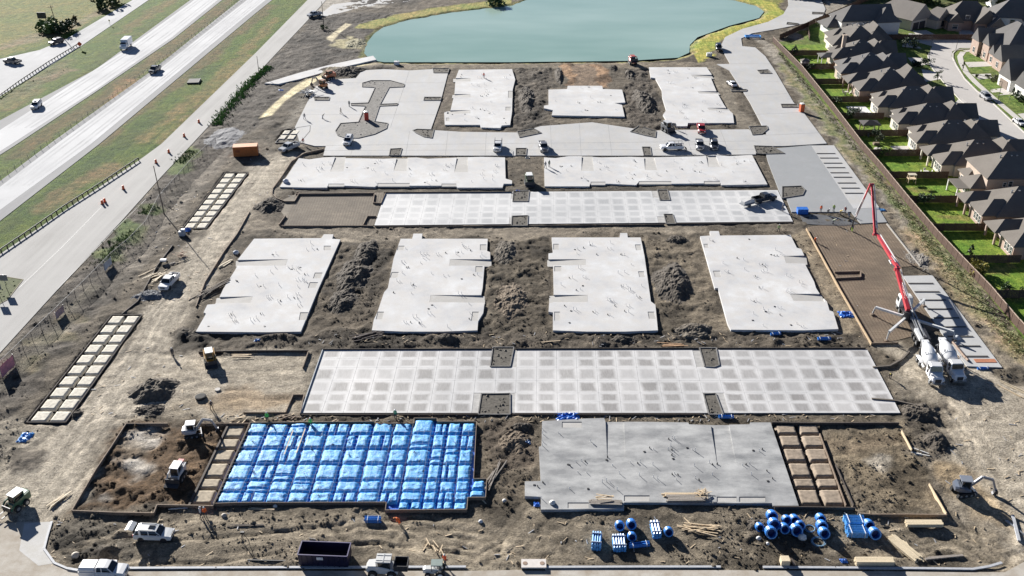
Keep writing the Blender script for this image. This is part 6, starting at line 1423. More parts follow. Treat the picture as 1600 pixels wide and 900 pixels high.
# concrete mixers
def mixer(label, a, b):
    v = V('mixer_truck', label, 'mixer truck', 'concrete mixers behind the pump'); m = paint('mixer_white', (.76,.76,.76)); dk = DARKSTEEL()
    v.p(MB().box((-.3,0,.95), (8.2,.85,.32)), 'chassis', dk)
    v.p(MB().loft([ring(4.6,.72,.75,1.45,.12),ring(4.4,.86,.65,1.7,.16),ring(3.4,.95,.65,1.95,.16),ring(3.0,1.0,.65,2.0,.14)]), 'hood', m)
    v.p(MB().loft([ring(3.1,1.12,.9,2.0,.1),ring(2.85,1.12,.8,2.95,.14,1.0),ring(1.7,1.12,.8,3.05,.14,1.0),ring(1.55,1.1,.9,2.9,.12)]), 'cab', m)
    v.p(MB().add([(3.16,-.95,2.05),(3.16,.95,2.05),(2.93,.90,2.82),(2.93,-.90,2.82)], [(0,1,2,3)]).box((2.35,0,2.45), (.75,2.27,.62)), 'windscreen', glass())
    v.p(MB().box((4.66,0,1.15), (.1,.95,.6)), 'grille', dk); v.p(MB().box((4.7,0,.62), (.3,2.2,.3)), 'bumper', CHROME())
    for s_ in (-1,1):
        v.p(MB().box((4.45,s_*.85,1.05), (.25,.28,.24)), 'headlight', HEADL); v.p(MB().box((3.05,s_*1.42,2.15), (.1,.22,.55)), 'mirror', dk)
        v.p(MB().loft([[(x, y+s_*1.02, z) for x, y, z in ring(4.35,.2,.95,1.2,.05)], [(x, y+s_*1.02, z) for x, y, z in ring(3.85,.2,1.15,1.32,.05)], [(x, y+s_*1.02, z) for x, y, z in ring(3.3,.2,.85,1.15,.05)]]), 'fender', m)
        v.wheel(3.85, s_*1.0, .54, .34); v.wheel(-1.5, s_*.95, .54, .55); v.wheel(-2.8, s_*.95, .54, .55)
        v.p(MB().loft([[(x, y+s_*1.0, z) for x, y, z in ring(-.85,.32,1.1,1.16,.02)], [(x, y+s_*1.0, z) for x, y, z in ring(-1.5,.32,1.28,1.34,.02)], [(x, y+s_*1.0, z) for x, y, z in ring(-2.8,.32,1.28,1.34,.02)], [(x, y+s_*1.0, z) for x, y, z in ring(-3.5,.32,1.0,1.06,.02)]]), 'fender', m)
        v.p(MB().cyl((.6,s_*1.0,1.0), (-.4,s_*1.0,1.0), .32, .32, 10), 'tank', CHROME())
    v.p(MB().cyl((1.4,.95,1.2), (1.4,.95,3.4), .09, .09, 8), 'exhaust', CHROME())
    ax = Vector((-1,0,.27)); st = Vector((1.35,0,1.95))
    d = v.p(MB().lathe(st, ax, [(0,.55),(.12,.85),(.9,1.12),(2.0,1.24),(3.1,1.18),(4.2,.86),(5.0,.55),(5.25,.5)], 20), 'drum', m, None, True)
    v.p(MB().lathe(st+ax.normalized()*1.75, ax, [(0,1.232),(.0,1.25),(.5,1.25),(.5,1.22)], 20), 'drum_band', mat('mixer_band', (.70,.71,.72), .4, .05), d)
    axn = ax.normalized()
    for ang in (.75, -.75):
        nn = Vector((.26*math.cos(ang), math.sin(ang), math.cos(ang))).normalized(); o_ = st+axn*2.1+nn*1.24; tt = nn.cross(axn).normalized(); lg = MB()
        lg.tube([o_+axn*.34*math.cos(a*.63)+tt*.3*math.sin(a*.63)-nn*.03 for a in range(8)], .045, 5); lg.bar(o_-axn*.25+tt*.02, o_+axn*.25-tt*.02, .1, .06); lg.bar(o_+axn*.05, o_+axn*.05+tt*.3, .09, .06)
        v.p(lg, 'logo_mark', mat('mixer_logo', (.08,.09,.12), .5, .2), d)
    v.p(MB().box((1.5,0,1.6), (.2,1.2,1.1)).box((-3.55,-.55,1.9), (.2,.15,1.9)).box((-3.55,.55,1.9), (.2,.15,1.9)), 'drum_stand', dk)
    v.p(MB().loft([[(x-3.85, y, z) for x, y, z in ring(0,.62,3.2,3.7,.05)], [(x-3.95, y, z) for x, y, z in ring(0,.3,2.6,2.9,.05)]]).box((-3.8,0,3.45), (.7,1.1,.5)), 'hopper', m)
    v.p(MB().loft([[(-4.0,-.3,2.5),(-4.0,.3,2.5),(-3.95,.25,2.2),(-3.95,-.25,2.2)], [(-5.2,-.28,1.45),(-5.2,.28,1.45),(-5.15,.2,1.25),(-5.15,-.2,1.25)]]), 'chute', STEEL())
    v.p(MB().box((-3.9,1.0,2.3), (.1,.1,2.2)).box((-3.5,1.0,2.3), (.1,.1,2.2)), 'ladder', dk)
    v.place(a, b)
mixer('left white mixer truck with its cab towards the camera, backed up to the pump', (1438,558), (1463,603))
mixer('right white mixer truck with its cab towards the camera, beside the bay strip', (1464,554), (1497,599))
# concrete pump with its long red boom
A_ = P3(1418,489,71.2); B_p = P3(1401,421,72.1); C_p = P3(1367.5,366,72.3); D_p = P3(1362,288,72.4); E_p = P3(1334,352,72.5)
A_.z = max(A_.z, 2.6)
base = Vector((*G(1430,523), 0)); v = V('pump_truck', 'concrete pump truck with a folded red boom and white outriggers spread on the rebar base', 'pump truck'); v.root.location = base
RED = paint('boom_red', (.52,.045,.06), .35); WHP = paint('pump_white', (.70,.71,.70)); dk = DARKSTEEL()
f_ = Vector((*G(1408,478), 0)); r__ = Vector((*G(1445,548), 0)); dirv = (f_-r__).normalized(); side = Vector((-dirv.y, dirv.x, 0)); Lp = (f_-r__).length
def Lc(x, y, z): return r__+dirv*x+side*y+Vector((0,0,z))    # x from the rear
def lbox(x0, x1, y0, y1, z0, z1):
    mb = MB(); q = [(x0,y0),(x1,y0),(x1,y1),(x0,y1)]; mb.add([Lc(a, b, z0) for a, b in q]+[Lc(a, b, z1) for a, b in q], [(3,2,1,0),(4,5,6,7),(0,1,5,4),(1,2,6,5),(2,3,7,6),(3,0,4,7)]); return mb
v.p(lbox(0, Lp-1.8, -.45, .45, .8, 1.15), 'chassis', dk); v.p(lbox(1, Lp-3, -1.1, 1.1, 1.15, 1.35), 'deck', dk)
for k in range(9): a_ = rnd.uniform(.8, Lp-4); b_ = rnd.uniform(-.9,.7); v.p(lbox(a_, a_+rnd.uniform(.3,.9), b_, b_+rnd.uniform(.2,.5), 1.35, rnd.uniform(1.6,2.2)), 'equipment_box', STEEL() if k%3 == 0 else dk)
v.p(MB().loft([[Lc(Lp-2.2+x, y, z) for x, y, z in ring(q, hw, z0, z1, .15, tw)] for q, hw, z0, z1, tw in ((0,1.2,.8,3.0,1.1),(.5,1.22,.7,3.1,1.12),(1.7,1.22,.7,3.0,1.1),(2.05,1.18,.7,1.8,1.12))]), 'cab', WHP)
v.p(lbox(Lp-.35, Lp-.12, -1.0, 1.0, 1.8, 2.7), 'windscreen', glass())
for s_ in (-1,1): v.p(lbox(Lp-1.6, Lp-.7, s_*1.23-.03, s_*1.23+.03, 1.8, 2.6), 'side_window', glass())
for x in (1.6, 2.9, 4.2, Lp-2.6, Lp-1.0):
    for s_ in (-1,1):
        c = Lc(x, s_*1.0, .52); t = v.p(MB().lathe(c-side*.22, side, [(0,.42),(.05,.52),(.39,.52),(.44,.42)], 14), 'wheel', TYRE()); v.p(MB().cyl(c+side*s_*.2, c+side*s_*.25, .28, .26, 10), 'rim', STEEL(), t)
v.p(lbox(-1.1, .6, -.75, .75, .7, 1.5), 'hopper', STEEL())
v.p(lbox(.8, 4.4, -.9, -.35, 1.35, 1.9), 'side_tank', dk); v.p(lbox(.8, 4.4, .35, .9, 1.35, 1.9), 'side_tank', WHP)
v.p(MB().bar(Lc(.3,-.25,1.5), Lc(Lp-4.6,-.25,2.5), .22, .22).bar(Lc(.3,.25,1.5), Lc(Lp-4.6,.25,2.4), .18, .18).bar(Lc(.5,.6,1.6), Lc(Lp-5,.55,2.2), .12, .12), 'delivery_pipe', STEEL())
tz = Vector((A_.x, A_.y, 0)); v.p(MB().cyl(tz+Vector((0,0,1.2)), tz+Vector((0,0,2.7)), .85, .7, 14), 'turret', dk)
def foot(a, b, kn, nm):
    leg = MB().bar(a, kn, .38, .42); l = v.p(leg, 'outrigger', WHP); v.p(MB().bar(kn, b+Vector((0,0,.35)), .22, .22), 'jack', STEEL(), l); v.p(MB().box(b+Vector((0,0,.2)), (.7,.7,.16)), 'foot_pad', OLDWOOD(), l)
tp = Vector((tz.x, tz.y, 1.5))
for px, kx in (((1363,492),(1367,478)),((1443,479),(1441,474)),((1385,533),(1387,522)),((1491,533),(1488,524))):
    g_ = Vector((*G(*px), 0)); k_ = Vector((g_.x, g_.y, 1.9)); k_ = k_+(tp-k_)*.05
    foot(tp+(k_-tp)*.08, g_, Vector((k_.x, k_.y, 1.7)), '')
def arm(a, b, w0, w1, m, nm='boom_section', n=1):
    d = (b-a).normalized(); mb = MB(); up = Vector((1,0,0)); u = d.cross(up).normalized()
    rg = lambda p, w_: [p+up*w_*.5*i+u*w_*.62*j for i, j in ((-1,-1),(1,-1),(1,1),(-1,1))]
    mb.loft([rg(a, w0), rg(a+(b-a)*.5, (w0+w1)/2), rg(b, w1)]); return v.p(mb, nm, m)
top_ = Vector((tz.x, tz.y, 2.9))
s1 = arm(top_, B_p, .66, .56, RED); s2 = arm(B_p+Vector((.35,0,0)), C_p+Vector((.35,0,0)), .56, .42, RED); s3 = arm(C_p, D_p, .44, .34, RED); s4 = arm(D_p+Vector((-.3,0,0)), D_p+(E_p-D_p)*.35+Vector((-.3,0,0)), .28, .24, RED)
s5 = arm(D_p+(E_p-D_p)*.35+Vector((-.3,0,0)), D_p+(E_p-D_p)*.78+Vector((-.3,0,0)), .24, .18, mat('boom_pale', (.52,.42,.40), .5, .1), 'boom_section')
tip = D_p+(E_p-D_p)*.78+Vector((-.3,0,0)); gnd = Vector((*G(1329,360), .1))
v.p(MB().tube([tip, tip+(gnd-tip)*.3+Vector((-.1,.2,.1)), tip+(gnd-tip)*.7+Vector((.1,.2,0)), gnd+Vector((0,0,.5)), gnd], .13, 8), 'end_hose', BLACKPL())
for p in (B_p, C_p, D_p): v.p(MB().cyl(p-Vector((.45,0,0)), p+Vector((.45,0,0)), .30 if p is not D_p else .22, .30 if p is not D_p else .22, 10), 'boom_joint', RED)
for a, b, o in ((top_, B_p, .62), (B_p, C_p, .75), (C_p, D_p, .42), (D_p, tip, -.28)): v.p(MB().bar(a+(b-a)*.05+Vector((o,0,.35)), b-(b-a)*.04+Vector((o,0,.35)), .14, .14), 'concrete_line', mat('line_white', (.72,.71,.70), .4, .06))
for a, b in ((top_+(B_p-top_)*.25, top_+(B_p-top_)*.6), (B_p+(C_p-B_p)*.1, B_p+(C_p-B_p)*.3), (C_p+(D_p-C_p)*.05, C_p+(D_p-C_p)*.22)): v.p(MB().cyl(a+Vector((.2,0,.75)), b+Vector((.2,0,.55)), .13, .10, 8), 'hydraulic_ram', CHROME())
v.p(MB().tube([B_p+Vector((-.5,0,.6)), B_p+Vector((-1.1,.3,1.0)), B_p+Vector((-1.1,1.6,1.1)), B_p+Vector((-.4,2.0,.9))], .09, 6), 'boom_bracket', mat('line_white', (.72,.71,.70), .4, .06))
# compact machines
def tracks(v, L, r, y, w_=.36):
    for s_ in (-1,1):
        pr = [(-L/2,r*.35),(-L/2+r*.4,r*1.75),(L/2-r*.4,r*1.9),(L/2,r*.9),(L/2-r*.5,0),(-L/2+r*.5,0)]
        mb = MB(); n = len(pr); mb.add([(p[0], s_*y-w_/2, p[1]) for p in pr]+[(p[0], s_*y+w_/2, p[1]) for p in pr], [tuple(range(n-1,-1,-1)), tuple(range(n,2*n))]+[(i,(i+1)%n,n+(i+1)%n,n+i) for i in range(n)])
        t = v.p(mb, 'track', TYRE())
        for k in range(3): v.p(MB().cyl((-L*.3+k*L*.3, s_*(y-.0)+s_*w_*.46, r*.85), (-L*.3+k*L*.3, s_*y+s_*w_*.53, r*.85), r*.45, r*.45, 8), 'roller', STEEL(), t)
def loader(label, a, hd, body, roof, accent=None, wheels=False, bucket='bucket', z=None, name='track_loader', up=.25, sc_=1.0):
    v = V(name, label, 'loader'); bm = paint(label[:16], body, .4); rm = mat('canopy_%d' % int(roof[0]*100), roof, .45, .08); dk = DARKSTEEL()
    if wheels:
        for s_ in (-1,1):
            for x in (.62,-.62): v.wheel(x, s_*.72, .42, .32, STEEL())
    else: tracks(v, 2.1, .40, .72)
    v.p(MB().loft([ring(-1.55,.55,.55,1.45,.08),ring(-1.35,.62,.45,1.6,.1),ring(-.6,.62,.4,1.55,.08),ring(.85,.55,.4,.9,.06)]), 'body', bm)
    v.p(MB().loft([ring(-.7,.48,1.3,2.0,.08,.44),ring(.55,.48,.95,1.98,.08,.44),ring(.7,.46,.9,1.2,.06,.44)]), 'cab', glass())
    v.p(MB().box((-.1,0,2.06), (1.55,1.12,.1)), 'roof', rm)
    for s_ in (-1,1):
        for x, x2 in ((.62,.5),(-.72,-.72)): v.p(MB().bar((x,s_*.5,.95), (x2,s_*.48,2.02), .08, .08), 'cab_post', bm)
        v.p(MB().bar((-1.3,s_*.74,1.55), (.9,s_*.74,1.0+up), .12, .2).bar((.9,s_*.74,1.0+up), (1.45,s_*.74,.42+up), .12, .18), 'lift_arm', bm)
        v.p(MB().box((-1.52,s_*.4,1.2), (.08,.18,.14)), 'taillight', TAILL)
    if accent: v.p(MB().box((-1.5,0,1.62), (.6,.7,.12)).box((-.9,0,1.2), (.25,1.26,.35)), 'engine_cover', paint('acc'+label[:10], accent, .4))
    if bucket == 'bucket':
        pr = [(1.35,.15+up),(1.4,.75+up),(1.55,.8+up),(1.6,.25+up),(2.2,.06+up),(2.2,.0+up),(1.5,.02+up)]; n = len(pr)
        v.p(MB().add([(p[0],-.9,p[1]) for p in pr]+[(p[0],.9,p[1]) for p in pr], [tuple(range(n-1,-1,-1)), tuple(range(n,2*n))]+[(i,(i+1)%n,n+(i+1)%n,n+i) for i in range(n)]), 'bucket', dk)
    else:
        for s_ in (-.4,.4): v.p(MB().box((2.0,s_,.15+up), (1.2,.14,.06)), 'fork', dk)
        v.p(MB().box((1.45,0,.5+up), (.1,1.3,.7)), 'fork_frame', dk)
    v.root.scale = (sc_,)*3
    v.place(a, None, hd, z); return v
def excavator(label, a, hd, body, boom, roof, reach=1.0, swing=0, name='mini_excavator', sc_=1.0, z=None):
    v = V(name, label, 'excavator'); bm = paint(label[:16], body, .4); am = paint('arm'+label[:12], boom, .4); dk = DARKSTEEL(); tracks(v, 2.2, .36, .72)
    v.p(MB().box((0,0,.55), (.9,1.2,.3)), 'undercarriage', dk)
    c, s_ = math.cos(swing), math.sin(swing)
    def T(p): return (p[0]*c-p[1]*s_, p[0]*s_+p[1]*c, p[2])
    def tm(mb): mb.v = [T(p) for p in mb.v]; return mb
    v.p(tm(MB().loft([ring(-1.1,.7,.75,1.35,.2),ring(-.7,.85,.72,1.5,.12),ring(.1,.85,.72,1.35,.1),ring(.75,.7,.72,1.0,.1)])), 'house', bm)
    v.p(tm(MB().loft([ring(-.35,.45,1.2,2.1,.08),ring(.55,.45,1.0,2.1,.08),ring(.68,.42,.95,1.3,.06)])), 'cab', glass()); v.p(tm(MB().box((.1,0,2.2), (1.35,1.15,.12))), 'roof', mat('canopy_%d' % int(roof[0]*100), roof, .45, .08))
    for q in (-.5,.5): v.p(tm(MB().bar((-.4,q,1.3), (-.4,q,2.2), .08, .08).bar((.6,q,1.0), (.55,q,2.2), .08, .08)), 'cab_post', bm)
    p0, p1, p2, p3 = (.7,.25,.95), (1.9*reach,.25,2.5), (3.1*reach,.25,2.2), (3.7*reach,.25,.7)
    v.p(tm(MB().bar(p0, p1, .22, .32).bar(p1, p2, .2, .28)), 'boom', am); v.p(tm(MB().bar(p2, p3, .18, .24)), 'stick', am); v.p(tm(MB().cyl((1.0,.25,1.1), (1.8*reach,.25,2.1), .07, .07, 7)), 'ram', CHROME())
    pr = [(3.62*reach,.75),(3.9*reach,.8),(4.0*reach,.35),(3.6*reach,.08),(3.35*reach,.2),(3.5*reach,.4)]; n = len(pr)
    v.p(tm(MB().add([(p[0],0,p[1]) for p in pr]+[(p[0],.5,p[1]) for p in pr], [tuple(range(n-1,-1,-1)), tuple(range(n,2*n))]+[(i,(i+1)%n,n+(i+1)%n,n+i) for i in range(n)])), 'bucket', dk)
    v.p(MB().box((1.35,0,.35), (.12,1.6,.45)).bar((.5,.4,.5), (1.3,.5,.4), .1, .1).bar((.5,-.4,.5), (1.3,-.5,.4), .1, .1), 'dozer_blade', bm)
    v.root.scale = (sc_,)*3; v.place(a, None, hd, z); return v
loader('white and black track loader with a red rear light on the disturbed brown plot', (278,747), R(-97), (.55,.55,.55), (.70,.70,.70), (.45,.04,.03), sc_=1.15)
excavator('white canopied mini excavator with grey arm at the top of the disturbed brown plot', (299,678), R(20), (.45,.45,.46), (.45,.44,.43), (.68,.68,.66), .95, R(-12), sc_=1.1)
loader('yellow track loader with white roof on the tan base', (329,566), R(-70), (.50,.27,.04), (.66,.64,.60), None, sc_=1.15, name='yellow_loader')
loader('dark green loader with white roof at the left edge on the haul road', (29,792), R(-115), (.05,.13,.07), (.64,.66,.62), None, True, 'fork', name='green_loader', sc_=1.2)
loader('dark track loader with white roof in the gap between the long slabs', (827,288), R(-85), (.12,.16,.10), (.72,.72,.70), None, sc_=1.25)
loader('black and white wheeled loader on the paved lot above the white pickup', (1042,206), R(-65), (.30,.30,.30), (.55,.55,.55), None, True, z=.15, sc_=1.3, name='wheel_loader')
loader('upper of two orange loaders at the left edge of the paved lot', (515,124), R(-140), (.45,.13,.04), (.30,.16,.08), None, sc_=1.3, name='orange_loader')
excavator('lower of two orange machines, an excavator at the left edge of the paved lot', (505,138), R(125), (.50,.17,.04), (.40,.36,.33), (.35,.20,.12), 1.0, R(20), 'excavator', 1.2)
loader('red machine with raised arms on the pond bank', (988,100), R(-80), (.48,.06,.04), (.42,.10,.08), None, up=1.0, sc_=1.3, name='red_loader')
excavator('grey excavator at the right haul road bend, arm reaching out right', (1503,770), R(10), (.10,.12,.16), (.24,.25,.28), (.20,.22,.26), 1.0, R(-18), 'excavator', 1.2)
# telehandler and small tractor on the bottom road
v = V('telehandler', 'grey canopied loader with an open rear box on the bottom road', 'loader')
for s_ in (-1,1):
    for x in (1.2,-1.2): v.wheel(x, s_*.95, .62, .45)
v.p(MB().loft([ring(2.1,.55,.8,1.3,.1),ring(1.8,.75,.6,1.75,.14),ring(.6,.8,.6,1.85,.1),ring(-2.0,.85,.6,1.2,.1)]), 'body', paint('telehandler_white', (.62,.62,.61))); v.p(MB().loft([ring(.55,.72,1.2,2.5,.08),ring(-.95,.72,1.2,2.5,.08)]), 'cab', glass())
v.p(MB().loft([ring(.75,.85,2.5,2.66,.06),ring(-1.15,.85,2.5,2.66,.06)]), 'roof', mat('canopy_grey', (.50,.50,.49), .55, .12, 3)); v.p(MB().box((-.2,0,2.69), (.08,1.5,.04)).box((-.2,.45,2.69), (1.8,.06,.04)).box((-.2,-.45,2.69), (1.8,.06,.04)), 'roof_rib', STEEL())
for s_ in (-1,1): v.p(MB().bar((.7,s_*.7,1.3), (.65,s_*.75,2.5), .1, .1).bar((-1.0,s_*.7,1.3), (-1.05,s_*.75,2.5), .1, .1), 'cab_post', DARKSTEEL())
bx = MB(); bx.box((-2.4,0,1.25), (1.7,1.7,.1))
for y_ in (-.85,.85): bx.box((-2.4,y_,1.7), (1.7,.08,.9))
bx.box((-3.25,0,1.7), (.08,1.7,.9)).box((-1.55,0,1.7), (.08,1.7,.9)); v.p(bx, 'cargo_box', DARKSTEEL()); v.place((599,896), None, R(178), .03)
v = V('small_tractor', 'little tractor with a green grey roof on the bottom road', 'tractor')
for s_ in (-1,1): v.wheel(-.7, s_*.75, .62, .36, mat('rim_white', (.7,.7,.7), .5, .05)); v.wheel(.9, s_*.6, .4, .24)
v.p(MB().loft([ring(1.5,.36,.55,1.1,.1),ring(1.2,.42,.5,1.25,.1),ring(.2,.45,.5,1.3,.08),ring(-.9,.5,.6,1.1,.08)]), 'body', paint('tractor_white', (.6,.6,.58))); v.p(MB().loft([ring(.45,.62,1.95,2.1,.05),ring(-1.0,.62,1.95,2.1,.05)]), 'roof', mat('canopy_green', (.20,.25,.23), .5, .1, 3))
for s_ in (-1,1): v.p(MB().bar((.35,s_*.5,1.0), (.4,s_*.55,1.95), .07, .07).bar((-.85,s_*.5,1.0), (-.9,s_*.55,1.95), .07, .07), 'cab_post', DARKSTEEL())
v.p(MB().box((-.4,0,1.15), (.5,.5,.14)).box((-.66,0,1.45), (.12,.5,.6)), 'seat', BLACKPL()); v.place((680,898), None, R(180), .03)
# trailer behind the black pickup
v = V('equipment_trailer', 'pale trailer loaded with a white machine behind the black pickup', 'trailer'); v.p(MB().box((0,0,.6), (3.6,1.7,.16)), 'deck', STEEL()); v.p(MB().bar((1.8,.6,.55), (3.0,0,.5), .1, .1).bar((1.8,-.6,.55), (3.0,0,.5), .1, .1), 'drawbar', STEEL())
for s_ in (-1,1): v.wheel(-.2, s_*.95, .35, .22)
v.p(MB().loft([ring(1.5,.55,.68,1.2,.1),ring(.4,.7,.68,1.7,.15),ring(-1.5,.6,.68,1.3,.12)]), 'machine', paint('trailer_white', (.66,.65,.62))); v.place((1160,324), (1176,320), z=.15)
# dumpster
def dumpster(label, a, b, z=None):
    v = V('dumpster', label, 'dumpster'); m = mat('dumpster_indigo', (.014,.012,.04), .45, .2, 2); L, W, h = 6.4, 2.45, 1.75
    mb = MB()
    for s_ in (-1,1): mb.box((0,s_*(W/2-.03),h/2+.15), (L,.06,h))
    v.p(mb, 'side_wall', m); v.p(MB().box((L/2-.03,0,h/2+.15), (.06,W-.14,h)).box((-L/2+.03,0,h/2+.15), (.06,W-.14,h)), 'end_wall', m); v.p(MB().box((0,0,.2), (L-.14,W-.14,.1)), 'floor', mat('dumpster_inside', (.035,.03,.035), .8, .4, 2))
    rm = MB()
    for s_ in (-1,1): rm.bar((-L/2,s_*W/2,h+.2), (L/2,s_*W/2,h+.2), .14, .12); rm.bar((s_*L/2,-W/2,h+.205), (s_*L/2,W/2,h+.205), .14, .12)
    v.p(rm, 'rim', mat('dumpster_rim', (.06,.05,.13), .45, .2, 2))
    for k in range(9): v.p(MB().box((-L/2+.4+k*.7,-W/2-.05,h/2+.1), (.09,.1,h-.1)), 'rib', m)
    v.p(MB().box((-.35,-W/2-.115,h-.25), (.85,.03,.45)), 'label_plate', mat('plate_white', (.7,.7,.7), .5, .1))
    jb = MB()
    for _ in range(40): lump(jb, rnd.uniform(-.4,2.6), rnd.uniform(-.9,.4), .35, rnd.uniform(.1,.3))
    j = v.p(jb, 'debris', BSOIL); j['kind'] = 'stuff'; v.place(a, b, None, z); return v
dumpster('open dark indigo dumpster on the dirt by the bottom kerb', (471,874), (547,877))
# orange container
v = V('shipping_container', 'orange shipping container by the gravel heap', 'container'); m = mat('container_orange', (.50,.15,.035), .55, .15, 1.5); v.p(MB().box((0,0,1.3), (6.0,2.4,2.5)), 'shell', m)
cb = MB()
for k in range(20):
    for s_ in (-1,1): cb.box((-2.8+k*.295,s_*1.22,1.3), (.14,.06,2.3))
v.p(cb, 'corrugation', m); v.p(MB().box((0,0,2.57), (6.0,2.4,.06)), 'roof', mat('container_top', (.56,.22,.08), .6, .12, 1.5))
for s_ in (-1,1): v.p(MB().box((3.02,s_*.59,1.3), (.05,1.12,2.35)), 'door', m); v.p(MB().cyl((3.08,s_*.3,.2), (3.08,s_*.3,2.4), .03, .03, 6), 'lock_bar', STEEL())
v.p(MB().box((-1.9,-1.275,1.5), (1.1,.03,.6)), 'marking_panel', mat('container_mark', (.30,.08,.025), .6, .15)); v.place((385,242), None, R(8))
# red portable toilet
def toilet(label, px, col, roofc):
    v = V('portable_toilet', label, 'portable toilet'); m = mat('toilet_'+str(col[0]), col, .5, .08); v.p(MB().box((0,0,1.1), (1.15,1.15,2.2)), 'cabin', m); v.p(MB().loft([ring(-.62,.62,2.2,2.3,.03),ring(-.3,.6,2.2,2.45,.04),ring(.3,.6,2.2,2.45,.04),ring(.62,.62,2.2,2.3,.03)]), 'roof', mat('toilet_roof', roofc, .45, .05)); v.p(MB().box((.1,-.6,1.05), (.75,.06,1.95)), 'door', m); v.p(MB().cyl((.4,.4,2.2), (.4,.4,2.7), .06, .06, 6), 'vent_pipe', PVC()); v.place(px, None, R(10), .16); return v
toilet('red portable toilet with white roof on the planting island', (573,188), (.50,.05,.03), (.68,.66,.62))
toilet('small orange red portable unit at the edge of the right drive', (1252,175), (.60,.14,.05), (.55,.2,.12))
# ------------------------------------------------------------------ blue reels and bundles in the front yard
BLR = mat('reel_blue', (.035,.19,.58), .38, .3, 4, .2); BLRD = mat('reel_core', (.012,.035,.16), .6, .2); BLW = mat('bundle_blue', (.11,.36,.74), .35, .3, 5, .2)
def reel(px, label, r=.78, L=1.0, hd=-1.57, tilt=.42, z=0, group='blue pipe reels in the front yard', name='pipe_reel'):
    b = GG(*px); d = Vector((math.cos(hd)*math.cos(tilt), math.sin(hd)*math.cos(tilt), math.sin(tilt))); c = b+Vector((0,0,r*.92+z)); rt = thing(name, label, 'pipe reel', b, 0, group)
    rr = r*rnd.uniform(.92,1.08)
    pr = [(0,rr*.70),(0,rr*.97)]
    for k in range(6): pr += [(L*(k+.2)/6, rr), (L*(k+.8)/6, rr*.97)]
    pr += [(L,rr*.97),(L,rr*.70)]
    mb = MB(); n = 16; up = Vector((0,0,1)); e = d.cross(up).normalized(); u = e.cross(d); vs = []; fs = []
    for t_, q in pr:
        for k in range(n):
            a = 6.2832*k/n; vs.append(c-d*L/2+d*t_+e*(q*math.cos(a))+u*(q*math.sin(a)))
    m_ = len(pr)
    for i in range(m_):
        for k in range(n): fs.append((i*n+k, i*n+(k+1)%n, ((i+1)%m_)*n+(k+1)%n, ((i+1)%m_)*n+k))
    mb.add(vs, fs); mb.build('coil', BLR, rt)
    mb = MB(); mb.cyl(c-d*L*.45, c-d*L*.25, rr*.71, rr*.71, 14); mb.build('core', BLRD, rt)
    mb = MB(); mb.lathe(c+d*(L/2-.02), d, [(0,rr*.88),(.05,rr*.88)], 16); 
    ringp = [c+d*(L/2+.02)+e*(rr*.80*math.cos(a*.3927))+u*(rr*.80*math.sin(a*.3927)) for a in range(17)]
    MB().tube(ringp, .07, 5).build('flange', BLW, rt); return rt
for q in (((968,826),'upper left blue reel of the small left group',.66),((986,824),'upper right blue reel of the small left group',.68),((987,843),'lower blue reel of the small left group',.60),((1044,837),'single blue reel right of the ribbed bundle',.66),
          ((1186,829),'leftmost blue reel, half sunk by the dark bank',.62),((1205,812),'top reel of the stacked column beside the dark bank',.75),((1208,826),'middle reel of the stacked column beside the dark bank',.85),((1203,840),'front reel of the stacked column beside the dark bank',.85),
          ((1228,817),'blue reel with a pale ring face at the back of the middle cluster',.65),((1224,832),'narrow blue reel on the left of the middle cluster',.72),((1240,818),'rear blue reel on the right of the middle cluster',.75),((1243,835),'front blue reel of the middle cluster with a dark core',.80),((1248,826),'blue reel half hidden inside the middle cluster',.75),
          ((1281,815),'rear blue reel of the separate column beside the coil',.7),((1283,827),'middle blue reel of the separate column beside the coil',.75),((1286,839),'front blue reel of the separate column beside the coil',.8),((1356,825),'rear blue reel right of the two ribbed bundles',.68),((1365,839),'front blue reel right of the two ribbed bundles',.78)):
    reel(q[0], q[1], q[2], 1.05 if q[2] > .66 else .8)
def bundle(px, label, n, L, wd, h, hd, tilt=0, m=None, layers=2, z=0, name='blue_bundle', group='ribbed blue bundles'):
    b = GG(*px); rt = thing(name, label, 'pipe bundle', b, 0, group); d = Vector((math.cos(hd), math.sin(hd), 0)); s = Vector((-d.y, d.x, 0)); r = wd/n/2
    for k in range(n):
        mb = MB()
        for j in range(layers):
            c = b+s*((k+.5)*wd/n-wd/2)+Vector((0,0,z+r+j*h/layers)); e = rnd.uniform(-.08,.08)
            mb.loft([[c+d*(t+e)+s*(r*1.0*math.cos(a))+Vector((0,0,h/layers*.62*math.sin(a))) for a in (0,.8,1.57,2.35,3.14,3.93,4.71,5.5)] for t in (-L/2, 0, L/2)])
        mb.build('blue_batten', m or BLW, rt)
    for t in (-.33, .33): MB().box(b+d*(L*t)+Vector((0,0,z+h*.5)), (.06, wd+.1, h*1.12), hd).build('strap', mat('white_strap', (.62,.66,.70), .5, .1), rt)
    return rt
bundle((932,849), 'leftmost ribbed blue bundle standing alone with a long shadow', 4, 2.5, 1.25, 1.1, 1.45); bundle((967,851), 'wide ribbed blue bundle in front of the two upper reels', 5, 2.5, 1.7, 1.0, 1.57); bundle((999,852), 'long low blue bundle lying crosswise by the small reels', 2, 2.8, .8, .5, .12, 0, BLR, 1)
bundle((1024,832), 'slim ribbed blue bundle beside the single reel', 3, 2.6, 1.2, 1.0, 1.62); bundle((1334,818), 'rear ribbed blue bundle of the right pair', 5, 2.7, 1.6, .9, -.02); bundle((1338,834), 'front ribbed blue bundle of the right pair', 5, 2.7, 1.6, .9, -.02)
